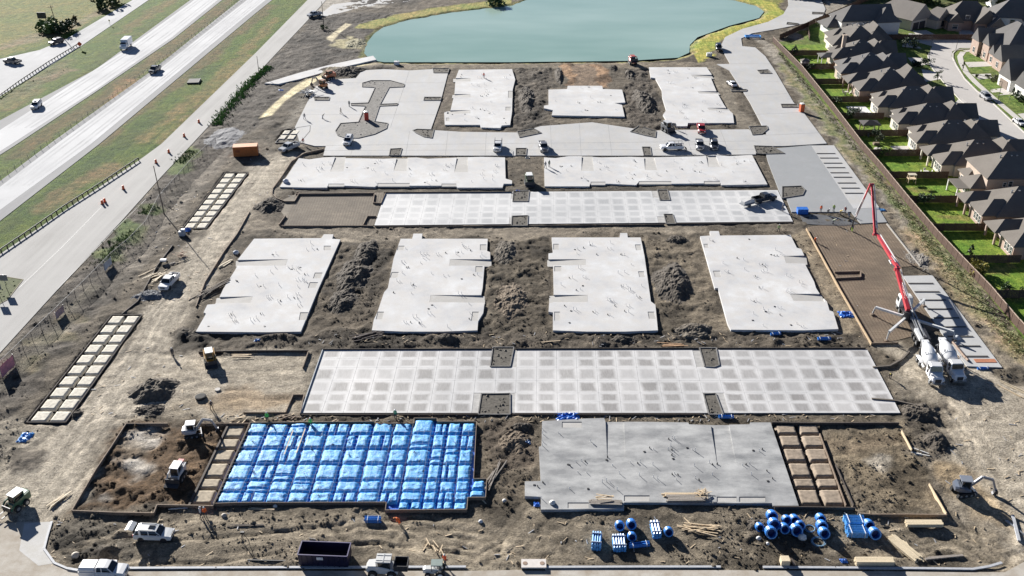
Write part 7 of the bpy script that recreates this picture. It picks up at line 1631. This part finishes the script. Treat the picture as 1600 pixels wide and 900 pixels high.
bundle((583,814), 'lone blue bundle on the dirt between pad and dumpster', 3, 2.2, .9, .6, 0, 0, BLR); bundle((1135,653), 'blue roll lying below the near gridded lot', 2, 2.3, .6, .4, -.03, 0, BLR, 1); bundle((1212,523), 'small blue roll below the rightmost white slab', 2, 1.9, .6, .35, .15, 0, BLR, 1); bundle((1287,532), 'blue roll by the timber base below the rightmost slab', 2, 2.3, .7, .4, .02, 0, BLR, 1); bundle((1336,574), 'blue roll at the end of the bay strip', 2, 2.2, .5, .3, 0, 0, BLR, 1) if False else None
bundle((1536,576), 'blue roll lying at the near end of the bay strip', 2, 2.0, .5, .3, .1, 0, BLR, 1); bundle((1305,855.5), 'dark little blue pack', 2, .9, .5, .25, .0, 0, BLR, 1) if False else None
def coil(px, label, r, col, name='pipe_coil', n=3):
    b = GG(*px); rt = thing(name, label, 'pipe coil', b); mb = MB()
    for j in range(n):
        q = r*(1-.16*(j%2)); mb.tube([b+Vector((q*math.cos(a*.3927)+.05*j, q*math.sin(a*.3927), .06+.05*j)) for a in range(17)], .05, 5)
    mb.build('coil', mat('coil_'+str(col[0]), col, .5, .15), rt)
coil((1278,848), 'flat blue grey hose coil in front of the reel column', .9, (.17,.30,.42)); coil((1265,826), 'thin pale blue loop between the reel clusters', .75, (.20,.38,.55), 'pipe_coil', 2); coil((824,247), 'white hose loop at the dirt gap', .6, (.6,.6,.58), 'hose_coil', 2)
def tarp(px, wd, dp, h, label, col=(.03,.17,.62), name='blue_tarp', seed=0):
    from mathutils import noise as ns
    b = GG(*px); n = 12; Vv = []; F = []
    for j in range(n+1):
        for i in range(n+1):
            u, v_ = i/n*2-1, j/n*2-1; q = ns.noise(Vector((u*2+seed, v_*2, seed))); q2 = ns.noise(Vector((u*5, v_*5, seed+4)))
            e = max(0, 1-max(abs(u), abs(v_))**3)
            Vv.append((b.x+u*wd/2*(1+.25*q), b.y+v_*dp/2*(1+.3*q2), b.z+.04+h*e*(.55+q*.8+q2*.5)))
    for j in range(n):
        for i in range(n): o_ = j*(n+1)+i; F.append((o_, o_+1, o_+n+2, o_+n+1))
    o = MB().add(Vv, F).build(name, mat('tarp_%d' % int(col[2]*1000+col[0]*100), col, .4, .35, 3, .5)); tag(o, label, 'tarp'); return o
tarp((888,653), 3.6, 2.2, .7, 'crumpled blue plastic sheet at the upper left corner of the grey slab', seed=1); tarp((1322,491), 2.6, 2.2, .5, 'crumpled blue sheet beside the brown rebar base', seed=2); tarp((40,684), 1.9, 2.4, .5, 'blue wrapped packages on the dirt below the near sand strip', (.06,.28,.66), seed=3)
tarp((1244,684), .8, .9, .6, 'small blue bag on the brown clay mounds', seed=4); tarp((292,361), 1.5, 1.4, .7, 'blue sheet at the near end of the far sand strip', (.03,.12,.42), seed=5); tarp((1239,198), 3.2, 1.6, .1, 'flat blue plastic on the right drive', (.10,.42,.80), seed=6); tarp((839,788), .9, .9, .4, 'small blue bag left of the grey slab corner', seed=7); tarp((1374,328), 2.8, 1.2, .3, 'light blue sheet at the near end of the far bay strip', (.14,.38,.70), seed=8)
tarp((439,141), 1.6, 1.4, .3, 'small blue sheet in the dark soil left of the pale strip', (.05,.18,.55), seed=9); tarp((823,690), 1.2, 1.0, .3, 'blue scrap on the brown heap left of the grey slab', (.08,.20,.42), seed=10); tarp((809,299), 1.4, 1.0, .4, 'blue bag at the upper notch of the far lot', seed=12); tarp((403,533), 1.2, .8, .3, 'blue scrap below the stepped white slab', (.06,.22,.55), seed=13); tarp((1318,877), 1.0, .8, .3, 'small blue scrap by the right kerb', (.05,.2,.55), seed=14)
b = GG(1253,333); rt = thing('blue_crate', 'bright blue covered crate at the corner of the fresh concrete', 'crate', b)
MB().box(b+Vector((0,0,.65)), (2.3,1.5,1.2)).build('cover', BLUEPL(), rt); MB().box(b+Vector((0,0,.06)), (2.0,1.2,.12)).build('pallet', OLDWOOD(), rt)
b = GG(1176,59); rt = thing('blue_rack', 'blue framed rack on the paved curve by the pond', 'rack', b); mb = MB()
for s_ in (-1,1): mb.bar(b+Vector((-2.6,s_*1,.6)), b+Vector((2.6,s_*1,.6)), .25, .35); mb.bar(b+Vector((s_*2.6,-1,.6)), b+Vector((s_*2.6,1,.6)), .25, .35)
for a in (-1,1):
    for c in (-1,1): mb.bar(b+Vector((a*2.5,c,-.1)), b+Vector((a*2.5,c,.6)), .15, .15)
mb.build('frame', mat('rack_blue', (.08,.34,.78), .5, .1), rt)
# ------------------------------------------------------------------ lumber, pallets, steel
def stack(px, label, L, wd, h, hd=0, cols=5, rows=4, m=None, messy=.1, z=0, name='lumber_stack', cat='lumber', bearers=True):
    b = GG(*px, z); rt = thing(name, label, cat, b); d = Vector((math.cos(hd), math.sin(hd), 0)); s = Vector((-d.y, d.x, 0)); m = m or WOOD(); top = .12 if bearers else 0
    for j in range(rows):
        for i in range(cols):
            e = rnd.uniform(-messy, messy)*L*.5; c = b+s*((i+.5)*wd/cols-wd/2+rnd.uniform(-.02,.02))+Vector((0,0,top+(j+.5)*h/rows)); a = hd+rnd.uniform(-messy, messy)*.12; q = Vector((math.cos(a), math.sin(a), 0))*L/2
            MB().bar(c+d*e-q, c+d*e+q, wd/cols*.9, h/rows*.9).build('plank', m, rt)
    if bearers:
        for t in (-.32,.32): MB().bar(b+d*L*t-s*wd*.62+Vector((0,0,.05)), b+d*L*t+s*wd*.75+Vector((0,0,.05)), .12, .1).build('bearer', OLDWOOD(), rt)
    return rt
def loose(px, label, n, L, spread, hd, m=None, fan=.25, z=0, wd=.14, th=.05, name='loose_planks', cat='lumber', up=.0):
    b = GG(*px, z); rt = thing(name, label, cat, b)
    for k in range(n):
        a = hd+rnd.gauss(0, fan); l = L*rnd.uniform(.6,1); c = b+Vector((rnd.gauss(0,spread), rnd.gauss(0,spread), .05+.055*k*.6)); q = Vector((math.cos(a), math.sin(a), rnd.uniform(-.02,.02)+up))*l/2
        MB().bar(c-q, c+q, wd, th).build('plank', m or WOOD(), rt)
    return rt
PALE = mat('fresh_pale_lumber', (.66,.55,.38), .7, .16, 5, .1); GREYW = mat('grey_old_lumber', (.26,.23,.20), .85, .3, 5, .1)
stack((1443,821), 'tidy pale lumber stack on bearers, upper one at right', 4.9, 1.0, .55, 0, 5, 4, PALE, .03); stack((1365,881), 'pale lumber stack beside the bottom right kerb', 4.9, 1.0, .75, 0, 5, 5, PALE, .04)
stack((1413,858), 'thick bundle of fresh planks lying towards the camera', 4.7, 1.5, .35, R(-62), 8, 3, PALE, .12, 0, 'plank_bundle'); loose((1425,861), 'splayed fresh planks right of the thick plank bundle', 8, 4.4, .25, R(-72), PALE, .10)
loose((1095,829), 'crossed loose planks right of the single blue reel', 12, 5.2, .55, R(-8), WOOD(), .22); loose((1075,815), 'one upright leaning plank behind the crossed planks', 2, 2.2, .1, R(-60), WOOD(), .1)
stack((1072,784), 'long weathered lumber stack leaning on the near edge of the grey slab', 5.2, 1.3, .6, 0, 5, 4, GREYW, .12, .25, 'lumber_stack', 'lumber', False); stack((1063,778), 'pale boards on top of the near edge of the grey slab', 5.0, .7, .3, 0, 4, 2, WOOD(), .12, .45, 'lumber_stack', 'lumber', False); loose((1098,778), 'tangled heap of short pale stakes on the grey slab edge', 22, 1.6, .4, R(60), WOOD(), .9, .5, .09, .05, 'stake_heap', 'lumber', .15)
stack((946,790), 'dark lumber stack at the front step of the grey slab', 4.3, 1.0, .5, R(-3), 4, 3, GREYW, .12, .25, 'lumber_stack', 'lumber', False); loose((944,785), 'pale offcuts lying on the dark stack at the slab step', 6, 2.6, .3, 0, WOOD(), .2, .75)
loose((772,745), 'long grey poles lying on the slope right of the blue pad', 8, 7.5, .4, R(72), GREYW, .12, 0, .12, .08, 'loose_poles'); loose((755,782), 'single pale plank by the corner of the blue pad', 2, 2.3, .1, R(-60), PALE, .05)
loose((94,781), 'pale planks on the haul road by the plot corner', 6, 3.4, .3, R(63), PALE, .1); loose((279,795), 'long white plank on the dirt below the disturbed plot', 2, 3.2, .08, R(8), mat('white_painted_board', (.66,.65,.62), .7, .1), .03); loose((408,797), 'thin plank below the blue pad, left', 2, 5.0, .1, R(-4), WOOD(), .04)
loose((242,433), 'pale planks beside the white pickup on the haul road', 9, 3.2, .5, R(62), PALE, .18); loose((233,424), 'long plank left of the pale planks', 2, 6.0, .1, R(52), WOOD(), .04); loose((264,414), 'grey planks by the debris up the haul road', 5, 3.0, .3, R(48), GREYW, .1); loose((283,400), 'brown wood scraps beside the far sand strip', 24, 1.4, .8, 0, mat('brown_scrap_wood', (.30,.20,.14), .85, .3), 1.5, 0, .12, .05, 'wood_scraps', 'wood scraps')
loose((352,413), 'two stout pale beams by the stepped slab', 5, 3.6, .25, R(62), PALE, .03, 0, .22, .2); loose((337,452), 'curving bundle of dark pipes beside the stepped slab', 16, 8.5, .45, R(58), mat('brown_conduit', (.13,.10,.075), .7, .3), .05, 0, .1, .1, 'pipe_bundle', 'pipe bundle'); loose((312,460), 'single dark pole left of the curving pipes', 1, 6.0, 0, R(55), DARKWOOD(), 0, 0, .14, .12, 'loose_pole')
loose((575,527), 'dark rebar bundle below the gap of the first two slabs', 14, 6.5, .5, R(24), mat('dark_rebar', (.07,.05,.045), .7, .3), .12, 0, .1, .1, 'rebar_bundle', 'rebar'); loose((378,556), 'pale boards at the far edge of the tan base', 6, 4.6, .3, R(2), WOOD(), .05); loose((860,536), 'thin pale plank below the third slab', 1, 4.2, 0, R(8), WOOD(), 0); loose((1050,541), 'orange planks above the near lot', 6, 4.5, .4, R(0), mat('orange_lumber', (.48,.30,.17), .75, .2), .12); loose((705,543), 'thin brown plank below the second slab', 2, 4.0, .1, R(3), OLDWOOD(), .03)
loose((1590,608), 'long pale planks at the right picture edge', 3, 6.5, .3, R(-50), PALE, .08); loose((1578,612), 'second pair of long planks by the right edge', 2, 5.0, .2, R(-57), WOOD(), .04); loose((1265,397), 'short plank beside the long orange form board', 1, 2.6, 0, R(-78), WOOD(), 0); loose((1300,569), 'pale plank pile in front of the bay strip', 3, 3, .3, 0, WOOD(), .1) if False else None
loose((1385,485), 'loose board on the brown rebar base', 1, 3, 0, R(-65), WOOD(), 0) if False else None
loose((1512,528), 'short red brown stake frame on the bay strip', 2, 2.0, .1, R(-60), OLDWOOD(), .3); loose((1480,558), 'orange plank lying on the end of the bay strip', 2, 4.5, .15, R(0), mat('orange_lumber', (.48,.30,.17), .75, .2), .05, .18); loose((455,655), 'scrap boards above the blue pad', 9, 2.4, .9, R(25), OLDWOOD(), .5); loose((385,660), 'scrap boards near the top corner of the blue pad', 6, 1.8, .6, R(20), WOOD(), .5)
loose((1440,709), 'white scrap boards above the right excavator', 5, 2.4, .5, R(-10), mat('white_painted_board', (.66,.65,.62), .7, .1), .4); loose((682,860), 'scrap wood and rubble right of the dumpster', 9, 1.8, .8, R(100), WOOD(), .5, 0, .14, .08, 'wood_scraps', 'wood scraps'); loose((636,824), 'small plank on the dirt below the blue pad', 1, 1.7, 0, R(50), WOOD(), 0); loose((1585,825), 'grey pipes lying at the right road bend', 2, 3.4, .15, R(-70), STEEL(), .05, 0, .2, .2, 'steel_pipe', 'pipe'); loose((1270,870), 'long dark ragged timber beside the right kerb', 3, 6.0, .3, R(5), OLDWOOD(), .06) if False else None
loose((1475,869), 'long half buried dark pipe left of the right curve', 2, 6.2, .2, R(8), GREYW, .04, 0, .3, .2, 'buried_pipe', 'pipe'); loose((1384,822), 'short dark bar right of the blue reels', 1, 1.6, 0, R(10), BLACKPL(), 0, 0, .1, .1, 'steel_bar', 'bar'); loose((425,877), 'dark hose along the kerb on the left', 1, 8, 0, R(-1), BLACKPL(), 0, 0, .14, .14, 'black_hose', 'hose'); loose((385,822), 'dark ragged soil ridge boards left of centre', 3, 6, .2, R(3), DARKWOOD(), .05)
b = GG(1229,881); rt = thing('wooden_crate', 'small wooden crate beside the kerb below the reels', 'crate', b); MB().box(b+Vector((-.3,0,.45)), (1.1,1.0,.9)).build('crate_wall', PALE, rt); MB().box(b+Vector((.75,0,.35)), (.5,1.2,.12), .2, .5).build('lid', OLDWOOD(), rt)
def inlet(px, label):
    b = Vector((*G(*px), 0)); rt = thing('kerb_inlet', label, 'drain inlet', b); MB().box(b+Vector((0,.5,.2)), (3.2,1.5,.4)).build('top_slab', mat('inlet_concrete', (.62,.57,.53), .7, .1), rt); MB().box(b+Vector((0,-.32,.1)), (3.0,.2,.16)).build('throat', BLACKPL(), rt)
    for k in (-1.1,1.1): MB().cyl(b+Vector((k,.5,.38)), b+Vector((k,.5,.425)), .32, .32, 14).build('manhole_lid', mat('rust_lid', (.27,.19,.14), .8, .25), rt)
inlet((834,888), 'pale kerb inlet with two round lids beside the bottom road, right of centre'); inlet((159,889), 'pale kerb inlet slab with two round lids behind the capped white pickup')
# sacks and small white things
def sack(px, label, r, col=(.68,.67,.64), name='sack', z=0, cat='sack', zz=None):
    b = GG(*px, z); 
    if zz is not None: b.z = zz
    r *= .78; mb = MB().lathe(b-Vector((0,0,.05)), (0,0,1), [(0,r*.8),(r*.3,r*1.05),(r*.8,r*.9),(r*1.15,r*.35),(r*1.25,r*.12)], 9); o = mb.build(name, mat('sack_%d' % int(col[0]*100), col, .7, .15, 3, .3), None, True); tag(o, label, cat)
    sh = Matrix.Translation(-b); o.data.transform(sh); o.location = b; return o
sack((1253,842), 'white round sack in front of the middle reel cluster', .75); sack((1199,852), 'little white sack by the dark bank', .35); sack((1185,843), 'pale sack left of the stacked reel column', .45); sack((863,790), 'white sack on the near left corner of the grey slab', .55, zz=.42); sack((430,792), 'white sack below the blue pad', .4); sack((788,783), 'white sack on the slope right of the blue pad', .4); sack((751,816), 'pale grey sack below the blue pad corner', .4, (.5,.52,.55)); sack((447,287), 'white sack at the left end of the long white slab', .9, (.6,.62,.68), zz=.42); sack((369,396), 'grey white tank by the stepped slab', .8, (.42,.45,.50)); sack((1495,530), 'black and white covered drum beside the right outrigger', .9, (.5,.5,.5)); sack((350,806), 'round pale stone on the dirt by the workers', .5, (.40,.36,.31), 'stone', 0, 'stone'); sack((118,868), 'flat pale boulder by the left dark bank', .7, (.45,.40,.33), 'boulder', 0, 'boulder')
for x, y, l in ((1108,88,'white box on the pond bank near the drive'),(620,101,'small white pump box at the pond corner')):
    b = GG(x, y); rt = thing('pump_box', l, 'pump box', b); MB().box(b+Vector((0,0,.6)), (1.7,1.1,1.1)).build('case', PVC(), rt); MB().box(b+Vector((0,0,.08)), (1.9,1.0,.14)).build('skid', DARKSTEEL(), rt); MB().cyl(b+Vector((.4,0,1.1)), b+Vector((.4,0,1.5)), .08, .08, 7).build('exhaust', DARKSTEEL(), rt)
b = GG(483,147); rt = thing('rebar_cages', 'grey heap of tangled steel by the orange machines', 'steel heap', b)
for k in range(26):
    a = rnd.uniform(0, 6.28); q = Vector((math.cos(a), math.sin(a), rnd.uniform(-.2,.5)))*rnd.uniform(.8,1.8); c = b+Vector((rnd.gauss(0,.9), rnd.gauss(0,.8), .5+rnd.random()*.5)); MB().bar(c-q, c+q, .12, .12).build('steel_bar', STEEL(), rt)
b = GG(285,368); rt = thing('pallet_boxes', 'grey pallet boxes beside the far sand strip', 'crate', b); MB().box(b+Vector((0,0,.5)), (1.2,1.1,1.0)).build('case', mat('case_grey', (.45,.46,.47), .6, .15), rt); MB().box(b+Vector((.2,.3,1.15)), (.8,.7,.3)).build('lid', PVC(), rt)
b = GG(256,411); rt = thing('white_barrow', 'white wheelbarrow in the debris beside the haul road', 'wheelbarrow', b); MB().loft([ring(.6,.25,.35,.5,.03),ring(-.5,.45,.4,.85,.05)]).build('dummy', PVC(), rt) if False else MB().box(b+Vector((0,0,.6)), (1.2,.7,.4)).build('tray', PVC(), rt); MB().cyl(b+Vector((.7,-.06,.2)), b+Vector((.7,.06,.2)), .2, .2, 10).build('wheel', TYRE(), rt); MB().bar(b+Vector((-.5,.3,.4)), b+Vector((-1.3,.35,.6)), .05, .05).bar(b+Vector((-.5,-.3,.4)), b+Vector((-1.3,-.35,.6)), .05, .05).build('handle', WOOD(), rt)
b = GG(381,845); rt = thing('survey_tripod', 'dark small survey tripod casting a shadow on the dirt', 'tripod', b)
for k in range(3): a = k*2.09+.5; MB().bar(b+Vector((math.cos(a)*.6, math.sin(a)*.6, 0)), b+Vector((0,0,1.4)), .06, .06).build('leg', DARKSTEEL(), rt)
MB().box(b+Vector((0,0,1.5)), (.5,.3,.3)).build('head', BLACKPL(), rt)
b = GG(314,622); tag(MB().lathe(b, (0,0,1), [(0,.75),(.1,.9),(.35,.9),(.42,.7)], 14).build('old_tyre', TYRE()), 'old black tyre lying on the tan dirt above the disturbed plot', 'tyre')
b = GG(1453,483); tag(MB().cyl(b+Vector((0,0,.1)), b+Vector((0,0,.3)), .9, .9, 14).build('round_lid', WALK), 'pale round lid on the base beside the pump truck', 'lid') if False else None
b = GG(340,609); tag(MB().cyl(b, b+Vector((0,0,.16)), .45, .45, 12).build('manhole_ring', WALK), 'pale manhole ring on the tan dirt road', 'manhole ring')
b = GG(1528,552); rt = thing('steel_casing', 'rusty pipe lengths lying beside the right mixer truck', 'pipe', b)
for k, (a, c) in enumerate((((1487,536),(1512,566)),((1494,545),(1508,562)),((1480,548),(1490,560)))): A, B = GG(*a), GG(*c); MB().cyl(A+Vector((0,0,.4)), B+Vector((0,0,.4)), .2, .2, 10).build('pipe', mat('rusty_pipe', (.28,.20,.15), .7, .3), rt)
tag(MB().box((*G(1539,565), .19), (3.6,1.1,.05)).build('rust_plate', mat('rust_orange', (.42,.17,.09), .8, .25)), 'orange rusty sheet on the last bay at the near end', 'metal sheet')
# ------------------------------------------------------------------ people
def person_mesh(pose):
    # one continuous skinned body: joints (x forward, y left, z up), fingers included
    J = {}; E = []; Rr = {}
    def j(n, p, r, par=None, r2=None):
        J[n] = Vector(p); Rr[n] = (r, r2 or r)
        if par: E.append((par, n))
    bend = {'stand':0,'walk':.08,'bend':.95}[pose]; st = {'stand':.06,'walk':.30,'bend':.12}[pose]
    hip = Vector((0,0,.95 if pose != 'bend' else .88)); c, s = math.cos(bend), math.sin(bend)
    def up(x, y, z): return hip+Vector((x*c+z*s, y, -x*s+z*c))
    j('pelvis', hip, .15, None, .12); j('waist', up(0,0,.18), .14, 'pelvis', .11); j('chest', up(.01,0,.40), .16, 'waist', .12); j('neck', up(.0,0,.56), .058, 'chest'); j('head0', up(.015,0,.64), .085, 'neck', .075); j('head', up(.03,0,.73), .095, 'head0', .08); j('crown', up(.02,0,.80), .07, 'head'); j('nose', up(.115,0,.695), .018, 'head')
    for sd, k in ((1,'l'),(-1,'r')):
        j('ear'+k, up(.01,sd*.10,.70), .018, 'head')
        j('sho'+k, up(0,sd*.19,.48), .065, 'chest')
        sw = (.25 if pose == 'walk' else .06)*sd
        if pose == 'bend': el = up(.12,sd*.22,.24); wr = el+Vector((.12,-.04*sd,-.24))
        else: el = up(sw*.5-.02,sd*.25,.20); wr = el+Vector((.08+sw*.5,-.01*sd,-.24))
        j('elb'+k, el, .046, 'sho'+k); j('wri'+k, wr, .030, 'elb'+k); d = (wr-el).normalized(); pa = wr+d*.09; j('pal'+k, pa, .032, 'wri'+k, .020)
        f = Vector((1,0,0)); 
        for q, (o, l) in enumerate(((.030,.078),(.010,.088),(-.010,.082),(-.030,.065))):
            b0 = pa+f*o; j('f%d%s' % (q,k), b0+d*l*.55, .0095, 'pal'+k); j('g%d%s' % (q,k), b0+d*l*.95+Vector((.0,-.022*sd,0)), .008, 'f%d%s' % (q,k))
        j('th'+k, wr+d*.04+f*.045, .011, 'wri'+k); j('ti'+k, wr+d*.085+f*.062, .009, 'th'+k)
        fx = st*sd*.9
        j('hip'+k, hip+Vector((0,sd*.10,-.06)), .095, 'pelvis'); j('kne'+k, Vector((fx*.55+.05,sd*.12,.50)), .062, 'hip'+k); j('ank'+k, Vector((fx-.02,sd*.12,.09)), .042, 'kne'+k); j('toe'+k, Vector((fx+.17,sd*.14,.04)), .04, 'ank'+k); j('hee'+k, Vector((fx-.07,sd*.12,.05)), .04, 'ank'+k)
    names = list(J); me = bpy.data.meshes.new('skel'); me.from_pydata([J[n] for n in names], [(names.index(a), names.index(b)) for a, b in E], [])
    o = bpy.data.objects.new('skel', me); sc.collection.objects.link(o); md = o.modifiers.new('s', 'SKIN'); 
    for i, n in enumerate(names): me.skin_vertices[0].data[i].radius = Rr[n]; me.skin_vertices[0].data[i].use_root = (n == 'pelvis')
    sb = o.modifiers.new('u', 'SUBSURF'); sb.levels = 1; sb.render_levels = 1
    bpy.context.view_layer.update(); nm = bpy.data.meshes.new_from_object(o.evaluated_get(bpy.context.evaluated_depsgraph_get())); bpy.data.objects.remove(o)
    # sort faces by nearest bone for the clothing
    kind = {}
    for a, b in E:
        k = 'skin'
        if b[:3] in ('hip','kne') or (a == 'pelvis' and b != 'waist'): k = 'trousers'
        if b[:3] == 'ank': k = 'trousers'
        if b[:3] in ('toe','hee'): k = 'boots'
        if b in ('waist','chest') or b[:3] == 'sho' or b[:3] == 'elb': k = 'shirt'
        if b[:3] == 'wri': k = 'shirt' 
        kind[(a, b)] = k
    out = {'shirt':MB(),'trousers':MB(),'boots':MB()}
    for f in nm.polygons:
        ctr = f.center; best = 1e9; kk = 'skin'
        for (a, b), k in kind.items():
            p, q = J[a], J[b]; t = max(0, min(1, (ctr-p).dot(q-p)/((q-p).length_squared+1e-9))); dd = (ctr-p-(q-p)*t).length-max(Rr[a][0]*(1-t)+Rr[b][0]*t, 0)
            if dd < best: best = dd; kk = k
        if kk in out: out[kk].add([nm.vertices[i].co+nm.vertices[i].normal*.014 for i in f.vertices], [tuple(range(len(f.vertices)))])
    nm.materials.clear(); return nm, out, J['head'], up(.02,0,.76), bend
SKIN = mat('skin_tan', (.36,.20,.13), .6, .08, 6, 0, 0, 0, .4); POSES = {p: person_mesh(p) for p in ('stand','walk','bend')}; HATW = mat('hard_hat_white', (.72,.72,.70), .35, .04)
CL = {}
def person(px, hd, pose, label, shirt, trousers, hat=(.72,.72,.70), vest=None, z=None):
    nm, out, hp, ht, bend = POSES[pose]; b = Vector((*G(*px), 0)); b.z = gz(b.x, b.y) if z is None else z
    root = thing('person', label, 'person', (0,0,0)); bm_ = nm.copy(); bm_.materials.append(SKIN); o = bpy.data.objects.new('body', bm_); sc.collection.objects.link(o); o.parent = root
    for k, c in (('shirt', vest or shirt), ('trousers', trousers), ('boots', (.05,.04,.03))):
        key = (pose, k)
        mb = MB(); mb.v = list(out[k].v); mb.f = list(out[k].f); mb.build(k, mat('cloth_%s_%d_%d_%d' % (k, c[0]*1000, c[1]*1000, c[2]*1000), c, .8, .12, 4), root, True)
    dn = Vector((math.sin(bend), 0, math.cos(bend)))
    h = MB().lathe(ht-dn*.02, dn, [(0,.125),(.06,.118),(.11,.085),(.135,.03)], 12); h.box(ht+Vector((.11,0,-.005)), (.12,.16,.02)); h.build('hard_hat', mat('hat_%d_%d' % (hat[0]*100, hat[1]*100), hat, .35, .05), root)
    if vest and z is not None: pass
    root.location = b; root.rotation_euler = (0,0,hd); return root
ORG = (.85,.16,.03); LIM = (.42,.62,.08); DKB = (.03,.035,.05); GRY = (.22,.22,.23); JN = (.07,.09,.15)
person((321,808), R(120), 'stand', 'worker in bright orange vest standing below the blue pad', GRY, DKB, vest=ORG); person((314,808), R(60), 'walk', 'worker in white shirt left of the orange vested man', (.6,.6,.6), DKB)
person((624,817), R(200), 'bend', 'worker in orange bending over the dirt below the blue pad', ORG, ORG, (.8,.3,.1)); person((695,882), R(-100), 'walk', 'worker in orange red vest at the end of the bottom kerb', GRY, DKB, vest=(.78,.13,.05))
person((852,265), R(-60), 'walk', 'left one of two workers on the long right slab', GRY, DKB, z=.42); person((858,263), R(-60), 'stand', 'right one of two workers on the long right slab', (.15,.2,.15), DKB, z=.42)
person((476,187), R(-40), 'walk', 'worker left on the paved lot beside a drain', GRY, JN, z=.15); person((504,186), R(20), 'bend', 'stooping worker on the paved lot raking', (.3,.27,.22), JN, z=.15); person((533,178), R(200), 'walk', 'worker walking on the paved lot towards the islands', (.28,.25,.2), (.2,.17,.13), z=.15); person((546,167), R(-100), 'stand', 'worker beside the short planting notch of the paved lot', (.2,.22,.2), DKB, z=.15); person((474,226), R(-50), 'walk', 'worker in red at the left tip of the paved lot', (.45,.08,.06), GRY, z=.15)
person((756,124), R(-70), 'walk', 'worker in red orange on the slab near the pond', (.7,.12,.06), GRY, z=.42); person((1072,238), R(150), 'bend', 'dark clothed worker behind the white ladder rack pickup', DKB, DKB, z=.15); person((1222,331), R(-40), 'stand', 'worker in grey at the right end of the far lot', GRY, GRY, z=.15); person((1216,363), R(-60), 'walk', 'worker in green vest above the rightmost white slab', GRY, DKB, vest=(.2,.32,.12))
person((1282,332), R(-80), 'stand', 'worker in orange at the fresh concrete edge', ORG, GRY, z=.1); person((1302,331), R(-110), 'stand', 'worker in lime green vest at the fresh concrete edge', GRY, GRY, vest=LIM, z=.1); person((1312,336), R(-60), 'bend', 'worker in yellow bending over the wet concrete', (.70,.50,.08), GRY, (.8,.6,.1), z=.1); person((1293,334), R(-80), 'bend', 'worker in grey raking between orange and lime workers', GRY, DKB, z=.1); person((1320,334), R(-120), 'walk', 'worker in faded red right of the yellow worker', (.4,.14,.12), GRY, z=.1); person((1327,342), R(160), 'bend', 'worker in blue grey kneeling on the wet concrete', (.22,.26,.33), GRY, z=.1); person((1301,350), R(-30), 'bend', 'worker in pale green dragging the concrete tool', (.45,.5,.35), GRY, z=.06); person((1331,362), R(40), 'stand', 'worker holding the black hose end of the boom', GRY, LIM, z=.06)
person((1273,378), R(-80), 'bend', 'worker in orange at the long timber form board', ORG, (.4,.12,.05)); person((1391,590), R(-120), 'bend', 'worker in yellow hard hat with a dark pack in front of the mixers', (.05,.05,.05), DKB, (.75,.6,.15)); person((270,556), R(-70), 'walk', 'dark clothed worker walking on the tan haul road', DKB, DKB); person((331,640), R(-50), 'walk', 'dark clothed worker above the tan mounds', DKB, (.2,.17,.12)); person((418,658), R(-80), 'stand', 'worker in bright green vest at the top edge of the blue pad', GRY, DKB, vest=(.12,.55,.10)); person((486,667), R(-80), 'stand', 'worker in green vest by the scrap boards above the blue pad', GRY, DKB, vest=(.12,.55,.10)); person((618,655), R(-80), 'walk', 'worker in dark green above the right part of the blue pad', (.06,.25,.12), DKB)
person((1055,203), R(150), 'walk', 'worker beside the wheeled loader on the paved lot', GRY, DKB, z=.15)
# loose scraps and litter over the yards (nobody could count them)
mb = MB(); mb2 = MB()
for x0, x1, y0, y1, n in ((80,1560,800,884,150),(420,850,648,660,60),(850,1410,647,658,70),(480,1350,519,543,120),(230,330,300,480,70),(380,470,240,330,30),(1240,1340,360,530,40),(1460,1600,560,800,50),(330,500,648,662,30),(130,300,540,650,40)):
    for _ in range(n):
        x, y = rnd.uniform(x0, x1), rnd.uniform(y0, y1); b = GG(x, y); a = rnd.uniform(0, 3.14); L = rnd.uniform(.2,1.1); q = Vector((math.cos(a), math.sin(a), rnd.uniform(-.1,.2)))*L/2
        (mb if rnd.random() < .7 else mb2).bar(b+Vector((0,0,.06))-q, b+Vector((0,0,.06))+q, rnd.uniform(.06,.13), .05)
tag(mb.build('wood_litter', WOOD(), kind='stuff'), 'small pale wood scraps littering the dirt between the slabs', 'litter'); tag(mb2.build('grey_litter', mat('grey_litter', (.40,.40,.41), .7, .25), kind='stuff'), 'small grey scraps littering the dirt', 'litter')
# stakes and dowels along slab edges
